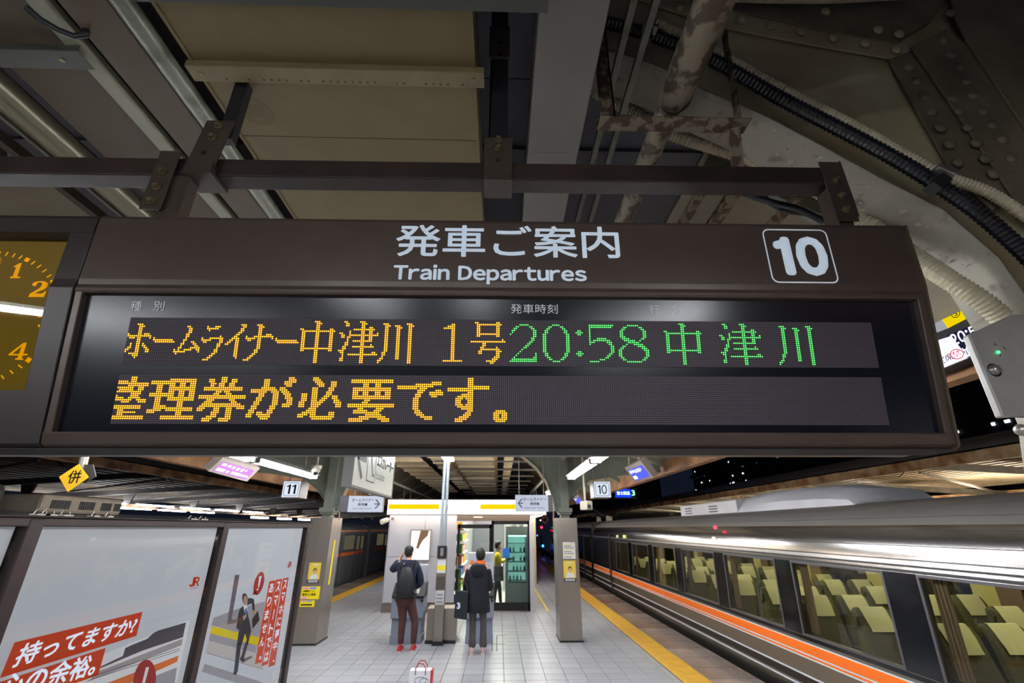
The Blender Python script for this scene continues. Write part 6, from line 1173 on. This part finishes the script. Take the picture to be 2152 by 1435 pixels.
# ------------------------------------------------------------------ screens over the platform edges
M_lcase = mat('display case', (150, 136, 128), .5, var=.1, vs=4); M_lcd = em('display violet', (196, 130, 240), 1.5); M_lcb = em('display indigo', (86, 96, 240), 1.3); M_lcw = em('display white', (236, 236, 255), 1.6)
def tv(nm, label, quad, Y0, Y1, scr, bars):
    """quad: far-bottom, near-bottom, near-top, far-top pixels with their depths"""
    P = [atY(x, y, yy) for x, y, yy in quad]; t = thing(nm, label, 'screen', tuple(P[0]))
    n = (P[1] - P[0]).cross(P[3] - P[0]).normalized(); n = -n if n.dot(P[0] - CAM) < 0 else n; b = mb(); b.add(P + [p + n * .12 for p in P], [(0, 1, 2, 3), (7, 6, 5, 4), (0, 4, 5, 1), (1, 5, 6, 2), (2, 6, 7, 3), (3, 7, 4, 0)]); b.build('case', M_lcase, t)
    L2 = lambda u, v, e: P[0] + (P[1] - P[0]) * u + (P[3] - P[0]) * v * (1 - u) + (P[2] - P[1]) * v * u - n * e
    b = mb(); b.add([L2(*k, .003) for k in ((.08, .12), (.92, .12), (.92, .78), (.08, .78))], [(0, 1, 2, 3)]); b.build('display', scr, t)
    b = mb()
    for (u0, u1, v0, v1) in bars: b.add([L2(*k, .005) for k in ((u0, v0), (u1, v0), (u1, v1), (u0, v1))], [(0, 1, 2, 3)])
    b.build('display_text', M_lcw, t)
    for u in (.2, .8): q = L2(u, 1, -.06); b = mb(); b.cyl(q, q + V((0, 0, .7)), .02, 6); b.build('hanger_rod', M_lcase, t)
    return t, L2
BR = [(.12, .22, .55, .72), (.26, .34, .55, .72), (.38, .44, .5, .7), (.48, .56, .5, .7), (.6, .68, .5, .7), (.72, .76, .55, .7), (.1, .3, .18, .38), (.34, .4, .18, .36), (.46, .7, .2, .38), (.72, .9, .22, .36)]
tv('information_display', 'violet lit train information screen hanging beyond the left lamp', [(437, 990, 7.0), (519, 1012, 7.9), (547, 984, 7.9), (468, 962, 7.0)], 0, 0, M_lcd, BR)
tv('information_display', 'blue lit train information screen hanging at the right beyond number ten', [(1336, 1014, 9.5), (1373, 1003, 8.6), (1346, 968, 8.6), (1312, 983, 9.5)], 0, 0, M_lcb, BR[:7])
tv('information_display', 'small distant blue screen half hidden behind the right pillar post', [(1213, 1060, 20), (1226, 1054, 18.8), (1214, 1040, 18.8), (1203, 1046, 20)], 0, 0, M_lcb, BR[:4])
# near display on the right: faces the platform
DX = 3.45; DM = frame((DX, 0, 0), (0, -1, 0), (0, 0, 1)); dq = lambda x, y: onpl(DM, x, y)
t = thing('departure_screen', 'bright departure screen with yellow number 5 plate seen past the right end of the board', 'screen', (DX, 3.2, 3.0)); M_dd = mat('screen surround', (34, 34, 40), .5)
def dpoly(pts, m, z, nm='printed_shape'): b = mb(); b.flat([dq(*p) for p in pts], DM, z); return b.build(nm, m, t)
b = mb(); b.prism([dq(*p) for p in ((1925, 800), (2160, 700), (2120, 600), (2050, 610), (1900, 700))], DM @ Matrix.Translation((0, 0, -.004)), .12); b.build('case', M_dd, t)
dpoly([(1953, 671), (1975, 664), (1992, 690), (1958, 703)], em('plate grey', (190, 190, 200), .7), .001, 'grey_plate'); dpoly([(1975, 664), (2062, 622), (2080, 645), (1992, 690)], em('plate yellow', (255, 222, 0), .9), .001, 'yellow_plate')
dpoly([(1961, 718), (2000, 706), (2034, 752), (1975, 776)], em('panel white', (250, 240, 255), 1.5), .001, 'white_panel'); dpoly([(1990, 705), (2120, 650), (2150, 700), (2040, 752)], em('panel navy', (40, 40, 70), .6), .0005, 'navy_panel')
def dtext(s, bl, br, tl_, m, **k): return textquad(s, DM, bl, br, tl_, m, t, z=.003, **k)
dtext('⑤', (2003, 671), (2021, 663), (1997, 655), M_black, bold=.01); dtext('1', (1990, 728), (1996, 731), (1971, 716), em('digit red', (190, 30, 60), .9), latin=.1, bold=.0)
dtext('20:58', (2004, 727), (2076, 698), (1994, 705), M_lcw, latin=.12, bold=.02); dtext('定席', (1974, 768), (2006, 754), (1968, 754), em('text navy', (40, 50, 110), .6), bold=.01); dtext('禁', (2005, 753), (2023, 746), (1999, 741), em('text red', (220, 50, 80), .9)); dtext('並', (2028, 752), (2046, 745), (2018, 733), M_lcw, bold=.02)
b = mb(); o5 = [dq(2012 + 15 * math.cos(k * math.pi / 10), 747 + 11 * math.sin(k * math.pi / 10) - 3) for k in range(20)]; i5 = [dq(2012 + 13 * math.cos(k * math.pi / 10), 747 + 9 * math.sin(k * math.pi / 10) - 3) for k in range(20)]; ring(b, o5, i5, DM, .004); b.build('red_circle', MC['text red'], t)
b = mb(); b.cyl((DX + .05, 3.0, 3.1), (DX + .05, 3.0, 3.5), .03, 8); b.build('hanger_rod', M_dd, t)
# yellow diamond sign on its post
p = atY(155, 1003, 4.6); t = thing('diamond_sign', 'yellow diamond sign with a black character hanging at the left', 'sign', tuple(p)); Md = frame(p, (1, .25, 0), (0, 0, 1))
q = [onpl(Md, *k) for k in ((165, 975), (186, 1003), (142, 1034), (124, 1002))]
b = mb(); b.prism(q[::-1] if False else [q[3], q[2], q[1], q[0]], Md @ Matrix.Translation((0, 0, .0)), .01); b.build('plate', mat('sign yellow', (206, 158, 6), .5), t)
textquad('併', Md, (139, 1017), (167, 1015), (147, 989), M_black, t, z=.003, bold=.012)
b = mb(); b.cyl(atY(172, 985, 4.68), atY(184, 935, 4.68), .035, 10); b.build('post', M_trs, t); b = mb(); b.prism([onpl(Md, *k) for k in ((172, 975), (190, 975), (196, 1000), (172, 1015))][::-1], Md @ Matrix.Translation((0, 0, -.04)), .02); b.build('backing_plate', M_dark, t)
# ================================================================== PEOPLE
def skin(name, nodes, edges, m, parent, lvl=2, flat=None):
    """one continuous surface grown around a skeleton: nodes name -> (point, rx, ry)"""
    ks = list(nodes); me = bpy.data.meshes.new(name); off = V(parent['_o']); me.from_pydata([tuple(V(nodes[k][0]) - off) for k in ks], [(ks.index(a), ks.index(c)) for a, c in edges], [])
    o = bpy.data.objects.new(name, me); COL.objects.link(o); o.modifiers.new('s', 'SKIN'); sv = me.skin_vertices[0].data if me.skin_vertices else None
    if sv is None:
        bpy.context.view_layer.objects.active = o; o.select_set(True); bpy.ops.mesh.customdata_skin_add(); sv = me.skin_vertices[0].data
    for i, k in enumerate(ks): sv[i].radius = (nodes[k][1], nodes[k][2] if len(nodes[k]) > 2 else nodes[k][1]); sv[i].use_root = i == 0
    o.modifiers['s'].use_smooth_shade = True; sb = o.modifiers.new('b', 'SUBSURF'); sb.levels = sb.render_levels = lvl
    dg = bpy.context.evaluated_depsgraph_get(); m2 = bpy.data.meshes.new_from_object(o.evaluated_get(dg)); bpy.data.objects.remove(o); m2.name = name
    m2.materials.clear(); m2.materials.append(m); r = bpy.data.objects.new(name, m2); COL.objects.link(r); r.parent = parent; r['_o'] = parent['_o']
    for p in m2.polygons: p.use_smooth = True
    return r
def hand(N, E_, key, wrist, palm, dirn, side, s=1.0):
    """palm and five bent fingers grown from the wrist node"""
    w_, d, sd = V(wrist), V(dirn).normalized(), V(side).normalized(); up = d.cross(sd).normalized()
    N[key + 'p'] = (w_ + d * .05 * s, .032 * s, .018 * s); N[key + 'q'] = (w_ + d * .09 * s, .036 * s, .015 * s); E_ += [(palm, key + 'p'), (key + 'p', key + 'q')]
    for i, (o, L_) in enumerate(((-.027, .062), (-.009, .074), (.009, .070), (.026, .054))):
        b0 = w_ + d * .095 * s + sd * o * s; a = key + 'f%da' % i; c = key + 'f%db' % i
        N[a] = (b0 + d * L_ * .5 * s, .0085 * s); N[c] = (b0 + d * L_ * .8 * s - up * L_ * .5 * s, .0075 * s); E_ += [(key + 'q', a), (a, c)]
    N[key + 't'] = (w_ + d * .06 * s + sd * -.055 * s, .0095 * s); N[key + 'u'] = (w_ + d * .09 * s + sd * -.062 * s - up * .02 * s, .008 * s); E_ += [(key + 'p', key + 't'), (key + 't', key + 'u')]
def loft_el(b, secs, n=20):
    b.rows([[V((cx + rx * math.cos(2 * math.pi * k / n) * (1 if abs(math.cos(2 * math.pi * k / n)) < .99 else 1), cy + ry * math.sin(2 * math.pi * k / n), z)) for k in range(n)] for cx, cy, z, rx, ry in secs], closed=True, caps=True)
def head(t, c, yaw, hairm, face=True, sc=1.0):
    """skull with face, nose, eyes, mouth and ears; yaw 0 looks along +Y"""
    R3 = Matrix.Rotation(yaw, 3, 'Z'); P = lambda x, y, z: V(c) + R3 @ (V((x, y, z)) * sc)
    b = mb(); rws = []
    for z, rx, ryf, ryb in ((-.125, .02, .03, .01), (-.115, .045, .062, .03), (-.09, .056, .080, .055), (-.055, .066, .088, .078), (-.02, .072, .090, .092), (.02, .075, .090, .100), (.06, .072, .084, .098), (.09, .058, .066, .080), (.108, .034, .04, .05), (.115, .008, .01, .012)):
        rws.append([P(rx * math.cos(a), (ryf if math.sin(a) > 0 else ryb) * math.sin(a), z) for a in [2 * math.pi * k / 20 for k in range(20)]])
    b.rows(rws, closed=True, caps=True)
    b.rows([[P(.014 * math.cos(a) * k_, .086 + yy + .004 * math.sin(a), -.01 - dz) for a in [2 * math.pi * k / 8 for k in range(8)]] for k_, yy, dz in ((.5, .0, -.03), (.8, .014, .0), (1, .024, .022), (.6, .006, .032))], closed=True, caps=True)
    for sx in (-1, 1): b.sphere(P(sx * .076, -.005, -.012), .03 * sc, 10, 8, (.35, .6, 1.0))
    h = b.build('head', M_skin, t, smooth=True)
    for sx in (-1, 1):
        b = mb(); b.sphere(P(sx * .030, .082, .004), .011 * sc, 8, 6); b.build('eye', M_black, h, smooth=True)
    b = mb(); b.sphere(P(0, .084, -.068), .02 * sc, 10, 6, (1, .35, .3)); b.build('mouth', mat('lips', (170, 90, 84), .5), h, smooth=True); return P
M_nav = mat('jacket navy', (26, 32, 56), .8, var=.2, vs=12, bump=.2, bs=14); M_coat = mat('coat navy', (11, 15, 29), .8, var=.2, vs=8, bump=.2, bs=10); M_mar = mat('trousers maroon', (78, 44, 42), .8, var=.2, vs=14, bump=.2, bs=18); M_gtr = mat('trousers grey', (84, 78, 78), .85, var=.15, vs=30)
M_sho = mat('shoe red', (190, 36, 40), .5); M_sol = mat('shoe sole', (220, 210, 206), .5); M_bpk = mat('backpack black', (13, 15, 19), .6, var=.3, vs=20, bump=.3, bs=20); M_pnk = mat('shoe pink', (208, 168, 160), .6); M_scf = mat('scarf orange', (226, 96, 34), .8, col2=(60, 80, 60), vs=30, ramp=(.3, .4))
def shoe(t, x, y, m, s=1.0):
    b = mb(); rws = []
    for yy, rx, h_ in ((-.10, .026, .05), (-.08, .036, .085), (-.02, .040, .09), (.05, .040, .062), (.12, .044, .05), (.16, .036, .040), (.178, .016, .03)): rws.append([V((x + rx * s * math.cos(a), y + yy * s, .025 + max(0, h_ * s * math.sin(a)))) for a in [math.pi * k / 10 for k in range(11)]])
    b.rows(rws, closed=True, caps=True); o = b.build('shoe', m, t, smooth=True)
    b = mb(); rws = []
    for yy, rx in ((-.108, .028), (-.085, .038), (0, .040), (.07, .044), (.13, .046), (.17, .036), (.186, .018)): rws.append([V((x + sx * rx * s, y + yy * s, z)) for sx, z in ((-1, 0), (1, 0), (1, .028), (-1, .028))])
    b.rows(rws, closed=True, caps=True); b.build('sole', M_sol, o); return o
# --- man with backpack
Y = 9.5; A = lambda px, py, dy=0: atY(px, py, Y + dy)
hc = A(859, 1162); cx = A(857, 1200).x
t = thing('person', 'person in navy jacket and maroon trousers with black backpack, hand raised to head', 'person', (A(855, 1370).x, Y, 0))
lf, rf = A(841, 1360).x, A(868, 1360).x
N = {}; E_ = []
N['pel'] = ((cx, Y, .90), .15, .11); N['wst'] = ((cx, Y, 1.08), .14, .10); N['cst'] = ((cx, Y, 1.28), .17, .11); N['nk0'] = ((cx, Y, 1.42), .085, .07); N['nk'] = ((hc.x, Y + .005, 1.50), .05, .05)
E_ += [('pel', 'wst'), ('wst', 'cst'), ('cst', 'nk0'), ('nk0', 'nk')]
ls, le, lw = V((cx - .17, Y, 1.38)), A(823, 1199, .06), A(842, 1172, .12); rs, re, rw = V((cx + .17, Y, 1.38)), A(884, 1224, .05), A(872, 1236, .26)
for k, (a, e, w_) in {'l': (ls, le, lw), 'r': (rs, re, rw)}.items():
    N[k + 's'] = (a, .06); N[k + 'e'] = (e, .045); N[k + 'w'] = (w_, .03); E_ += [('cst', k + 's'), (k + 's', k + 'e'), (k + 'e', k + 'w')]
hand(N, E_, 'lh', lw, 'lw', (V(A(850, 1160, .1)) - lw), (0, 1, 0)); hand(N, E_, 'rh', rw, 'rw', (-.2, 1, .1), (1, 0, 0))
for k, x in (('a', lf), ('c', rf)):
    sx = -1 if k == 'a' else 1
    N[k + 'h'] = ((cx + sx * .09, Y, .84), .085); N[k + 'k'] = ((x + .0, Y + .02, .47), .055); N[k + 'f'] = ((x, Y - .01, .09), .036); E_ += [('pel', k + 'h'), (k + 'h', k + 'k'), (k + 'k', k + 'f')]
skin('body', N, E_, M_skin, t)
J = {'w00': ((cx, Y, .80), .18, .145), 'w0': ((cx, Y, .86), .18, .145), 'w': ((cx, Y, 1.02), .17, .135), 'c': ((cx, Y, 1.24), .20, .145), 'n': ((cx, Y, 1.40), .13, .10), 'n2': ((hc.x, Y, 1.455), .075, .07)}; JE = [('w00', 'w0'), ('w0', 'w'), ('w', 'c'), ('c', 'n'), ('n', 'n2')]
for k, (a, e, w_) in {'l': (ls, le, lw), 'r': (rs, re, rw)}.items():
    J[k + 's'] = (V(a) + V((0, 0, -.01)), .09); J[k + 'm'] = (V(a).lerp(V(e), .5), .082); J[k + 'e'] = (e, .076); J[k + 'w'] = (V(e).lerp(V(w_), .85), .052); JE += [('c', k + 's'), (k + 's', k + 'm'), (k + 'm', k + 'e'), (k + 'e', k + 'w')]
skin('jacket', J, JE, M_nav, t)
L_ = {'p': ((cx, Y, .84), .14, .11)}; LE = []
for k, x in (('a', lf), ('c', rf)):
    sx = -1 if k == 'a' else 1
    L_[k + 'h'] = ((cx + sx * .085, Y, .78), .098, .105); L_[k + 'm'] = ((cx * .4 + .6 * x + sx * .02, Y + .01, .62), .084, .09); L_[k + 'k'] = ((x, Y + .02, .46), .068, .072); L_[k + 'c'] = ((x, Y, .26), .062); L_[k + 'f'] = ((x, Y, .10), .056); LE += [('p', k + 'h'), (k + 'h', k + 'm'), (k + 'm', k + 'k'), (k + 'k', k + 'c'), (k + 'c', k + 'f')]
skin('trousers', L_, LE, M_mar, t)
shoe(t, lf, Y - .02, M_sho); shoe(t, rf, Y + .03, M_sho)
P = head(t, (hc.x, Y + .03, 1.575), -.25, M_hair, sc=.94)
b = mb(); rws = []
for z, rx, yf, yb in ((-.07, .055, -.03, .088), (-.04, .076, -.01, .104), (.0, .085, .02, .112), (.04, .088, .06, .116), (.08, .083, .09, .108), (.11, .066, .085, .086), (.13, .03, .04, .04)):
    rws.append([P(rx * math.cos(a) * (1 + .04 * math.sin(5 * a)), (yf if math.sin(a) > 0 else yb) * math.sin(a), z) for a in [2 * math.pi * k / 20 for k in range(20)]])
b.rows(rws, closed=True, caps=True); b.build('hair', M_hair, t, smooth=True)
b = mb(); bz = [(.845, .12, .05), (.86, .14, .085), (.95, .155, .10), (1.05, .155, .10), (1.15, .145, .095), (1.24, .125, .08), (1.31, .095, .055), (1.345, .05, .03)]
b.rows([[V((cx + .01 + rx * math.cos(a), Y - .155 - ry * .55 + (ry) * math.sin(a) * (1 if math.sin(a) < 0 else .6), z)) for a in [2 * math.pi * k / 20 for k in range(20)]] for z, rx, ry in bz], closed=True, caps=True)
bk = b.build('backpack', M_bpk, t, smooth=True)
b = mb(); b.rows([[V((cx + .01 + rx * math.cos(a), Y - .245 + .045 * math.sin(a), z)) for a in [2 * math.pi * k / 16 for k in range(16)]] for z, rx in ((.87, .11), (.89, .13), (1.0, .13), (1.06, .12), (1.075, .09))], closed=True, caps=True); b.build('front_pocket', M_bpk, bk, smooth=True)
b = mb(); b.box((cx + .01, Y - .292, 1.02), (.05, .004, .014)); b.build('label', M_paper, bk)
for sx in (-1, 1):
    b = mb(); b.tube([(cx + sx * .08, Y - .12, 1.30), (cx + sx * .11, Y - .10, 1.40), (cx + sx * .12, Y + .0, 1.44), (cx + sx * .13, Y + .12, 1.36), (cx + sx * .14, Y + .14, 1.2), (cx + sx * .17, Y + .0, 1.0), (cx + sx * .15, Y - .12, .92)], .022, 8); b.build('strap', M_bpk, bk, smooth=True)
b = mb(); b.tube([(cx + .15, Y - .13, 1.10), (cx + .19, Y - .10, 1.0), (cx + .20, Y - .10, .88), (cx + .17, Y - .12, .84), (cx + .15, Y - .14, .88)], .010, 6); b.build('loose_strap', M_bpk, bk)
for dx, z in ((.10, 1.22), (.13, 1.08), (-.06, 1.395)): b = mb(); b.sphere((cx + dx, Y - .2 if z < 1.3 else Y - .11, z), .012, 6, 4); b.build('buckle', M_paper, bk)
# --- person in navy coat
Y = 9.32; hc = A(1010, 1162); cx = A(1005, 1210).x; lf, rf = A(992, 1360).x, A(1015, 1358).x
t = thing('person', 'person in long navy hooded coat, orange scarf and grey trousers, seen from behind', 'person', (cx, Y, 0))
N = {}; E_ = []
N['pel'] = ((cx, Y, .88), .15, .11); N['wst'] = ((cx, Y, 1.05), .12, .09); N['cst'] = ((cx, Y, 1.25), .15, .10); N['nk0'] = ((cx, Y, 1.38), .075, .06); N['nk'] = ((hc.x, Y + .005, 1.46), .045, .045); E_ += [('pel', 'wst'), ('wst', 'cst'), ('cst', 'nk0'), ('nk0', 'nk')]
ls, le, lw = V((cx - .15, Y, 1.33)), A(979, 1238, .03), A(986, 1246, .24); rs, re, rw = V((cx + .15, Y, 1.33)), A(1030, 1236, .03), A(1024, 1236, .28)
for k, (a, e, w_) in {'l': (ls, le, lw), 'r': (rs, re, rw)}.items(): N[k + 's'] = (a, .055); N[k + 'e'] = (e, .042); N[k + 'w'] = (w_, .027); E_ += [('cst', k + 's'), (k + 's', k + 'e'), (k + 'e', k + 'w')]
hand(N, E_, 'lh', lw, 'lw', (.1, 1, .1), (-1, 0, 0), .9); hand(N, E_, 'rh', rw, 'rw', (-.1, 1, .1), (1, 0, 0), .9)
for k, x in (('a', lf), ('c', rf)):
    sx = -1 if k == 'a' else 1; N[k + 'h'] = ((cx + sx * .085, Y, .82), .08); N[k + 'k'] = ((x, Y + .02, .46), .05); N[k + 'f'] = ((x, Y - .01, .09), .033); E_ += [('pel', k + 'h'), (k + 'h', k + 'k'), (k + 'k', k + 'f')]
skin('body', N, E_, M_skin, t)
b = mb(); loft_el(b, [(cx, Y, .625, .225, .165), (cx, Y, .64, .23, .17), (cx, Y, .80, .215, .165), (cx, Y, .95, .20, .155), (cx, Y, 1.08, .19, .145), (cx, Y, 1.22, .195, .14), (cx, Y, 1.33, .175, .12), (cx, Y, 1.385, .12, .09), (hc.x, Y, 1.42, .075, .07)], 24); b.build('coat', M_coat, t, smooth=True)
S_ = {}; SE = []
for k, (a, e, w_) in {'l': (ls, le, lw), 'r': (rs, re, rw)}.items():
    q = {k + 's': (V(a) + V((0, 0, -.01)), .085), k + 'm': (V(a).lerp(V(e), .5), .078), k + 'e': (e, .07), k + 'w': (V(e).lerp(V(w_), .85), .05)}; skin('sleeve', q, [(k + 's', k + 'm'), (k + 'm', k + 'e'), (k + 'e', k + 'w')], M_coat, t)
b = mb(); b.rows([[V((cx + .005 + rx * math.cos(a), Y - .11 + ry * math.sin(a), z)) for a in [2 * math.pi * k / 18 for k in range(18)]] for z, rx, ry in ((1.17, .03, .02), (1.19, .09, .05), (1.26, .14, .075), (1.33, .145, .085), (1.385, .12, .075), (1.40, .08, .04))], closed=True, caps=True); b.build('hood', M_coat, t, smooth=True)
b = mb(); b.rows([[V((hc.x + rx * math.cos(a), Y + .005 + rx * .95 * math.sin(a), z)) for a in [2 * math.pi * k / 18 for k in range(18)]] for z, rx in ((1.375, .085), (1.39, .095), (1.425, .088), (1.45, .072))], closed=True, caps=True); b.build('scarf', M_scf, t, smooth=True)
L_ = {'p': ((cx, Y, .86), .15, .11)}; LE = []
for k, x in (('a', lf), ('c', rf)):
    sx = -1 if k == 'a' else 1; L_[k + 'h'] = ((cx + sx * .085, Y, .76), .088); L_[k + 'k'] = ((x, Y + .02, .46), .062); L_[k + 'c'] = ((x, Y, .26), .064); L_[k + 'f'] = ((x, Y, .075), .074, .078); LE += [('p', k + 'h'), (k + 'h', k + 'k'), (k + 'k', k + 'c'), (k + 'c', k + 'f')]
skin('trousers', L_, LE, M_gtr, t)
shoe(t, lf - .01, Y - .05, M_pnk, .95); shoe(t, rf, Y - .02, M_pnk, .95)
P = head(t, (hc.x, Y + .03, 1.545), .1, M_hair, sc=.9)
b = mb(); rws = []
for z, rx, yf, yb in ((-.10, .05, -.02, .075), (-.07, .08, .0, .105), (-.03, .094, .02, .122), (.02, .10, .06, .128), (.06, .096, .088, .122), (.10, .080, .08, .10), (.13, .04, .05, .05), (.135, .008, .01, .01)):
    rws.append([P(rx * math.cos(a), (yf if math.sin(a) > 0 else yb) * math.sin(a), z) for a in [2 * math.pi * k / 20 for k in range(20)]])
b.rows(rws, closed=True, caps=True); b.build('hair', M_hair, t, smooth=True)
tb = thing('tote_bag', 'dark tote bag with a white figure, hanging beside the navy coat', 'bag', tuple(A(969, 1300, -.12)))
Mt = frame((0, Y - .12, 0), (1, 0, 0), (0, 0, 1)); q = [onpl(Mt, *k) for k in ((954, 1298), (981, 1302), (985, 1242), (959, 1240))]
b = mb(); b.prism(q, Mt @ Matrix.Translation((0, 0, .05)), .11); b.build('body', mat('tote canvas', (24, 30, 36), .8, var=.2, vs=10), tb, bevel=.02)
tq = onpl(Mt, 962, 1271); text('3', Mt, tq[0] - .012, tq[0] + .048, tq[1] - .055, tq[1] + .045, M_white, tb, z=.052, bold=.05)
for yo in (-.155, -.09): b = mb(); b.tube([A(963, 1242, yo), A(966, 1230, yo + .04), A(974, 1222, yo + .08), A(981, 1230, yo + .04), A(983, 1243, yo)], .009, 6); b.build('handle', M_bpk, tb)
# --- clerk inside the shop
Y = 14.15; hc = A(1046, 1157); cx = A(1046, 1185).x
t = thing('person', 'shop clerk in a yellow shirt and grey apron seen through the glass door', 'person', (cx, Y, 0)); M_ysh = mat('shirt yellow', (236, 216, 40), .7); z0 = .02
N = {'pel': ((cx, Y, .90), .13, .11), 'wst': ((cx, Y, 1.05), .12, .09), 'cst': ((cx, Y, 1.25), .14, .10), 'nk0': ((cx, Y, 1.38), .07, .06), 'nk': ((cx + .01, Y, 1.46), .045, .045)}; E_ = [('pel', 'wst'), ('wst', 'cst'), ('cst', 'nk0'), ('nk0', 'nk')]
for k, sy, w_ in (('l', -.12, V((cx + .30, Y - .10, 1.22))), ('r', .12, V((cx + .30, Y + .1, 1.18)))):
    N[k + 's'] = ((cx, Y + sy, 1.34), .05); N[k + 'e'] = ((cx + .08, Y + sy * 1.3, 1.12), .04); N[k + 'w'] = (w_, .026); E_ += [('cst', k + 's'), (k + 's', k + 'e'), (k + 'e', k + 'w')]; hand(N, E_, k + 'h', w_, k + 'w', (1, 0, .1), (0, 1, 0), .9)
for k, dx in (('a', -.06), ('c', .06)): N[k + 'h'] = ((cx, Y + dx, .84), .08); N[k + 'k'] = ((cx + dx, Y + dx, .48), .05); N[k + 'f'] = ((cx + dx * 1.5, Y + dx, .10), .034); E_ += [('pel', k + 'h'), (k + 'h', k + 'k'), (k + 'k', k + 'f')]
skin('body', N, E_, M_skin, t)
J = {'w0': ((cx, Y, .97), .14, .13), 'c': ((cx, Y, 1.24), .155, .16), 'n': ((cx, Y, 1.38), .08, .08)}; JE = [('w0', 'c'), ('c', 'n')]
for k, sy in (('l', -.13), ('r', .13)): J[k + 's'] = ((cx, Y + sy, 1.33), .07); J[k + 'e'] = ((cx + .08, Y + sy * 1.3, 1.13), .06); J[k + 'w'] = ((cx + .2, Y + sy, 1.18), .045); JE += [('c', k + 's'), (k + 's', k + 'e'), (k + 'e', k + 'w')]
skin('shirt', J, JE, M_ysh, t)
b = mb(); loft_el(b, [(cx, Y, .66, .17, .16), (cx, Y, .8, .165, .155), (cx, Y, .95, .15, .14), (cx, Y, 1.02, .14, .13)]); b.build('apron', mat('apron grey', (92, 92, 92), .8), t, smooth=True)
L_ = {'p': ((cx, Y, .86), .13, .11)}; LE = []
for k, dx in (('a', -.06), ('c', .06)): L_[k + 'h'] = ((cx, Y + dx, .76), .08); L_[k + 'k'] = ((cx + dx, Y + dx, .46), .06); L_[k + 'f'] = ((cx + dx * 1.5, Y + dx, .10), .045); LE += [('p', k + 'h'), (k + 'h', k + 'k'), (k + 'k', k + 'f')]
skin('trousers', L_, LE, mat('trousers dark', (48, 48, 52), .8), t); shoe(t, cx - .08, Y - .06, M_black, .9); shoe(t, cx + .10, Y + .06, M_black, .9)
P = head(t, (cx + .01, Y, 1.555), -math.pi / 2, M_hair, sc=.9)
b = mb(); b.rows([[P(rx * math.cos(a), (yf if math.sin(a) > 0 else yb) * math.sin(a), z) for a in [2 * math.pi * k / 20 for k in range(20)]] for z, rx, yf, yb in ((-.10, .05, -.02, .08), (-.04, .09, .0, .12), (.02, .096, .05, .125), (.07, .09, .088, .112), (.11, .07, .07, .085), (.135, .02, .02, .02))], closed=True, caps=True); b.build('hair', M_hair, t, smooth=True)
b = mb(); b.sphere(P(0, .07, -.06), .055, 10, 8, (.7, .9, .8)); b.build('face_mask', M_paper, t, smooth=True)
for o in list(S.objects):
    if '_o' in o: del o['_o']
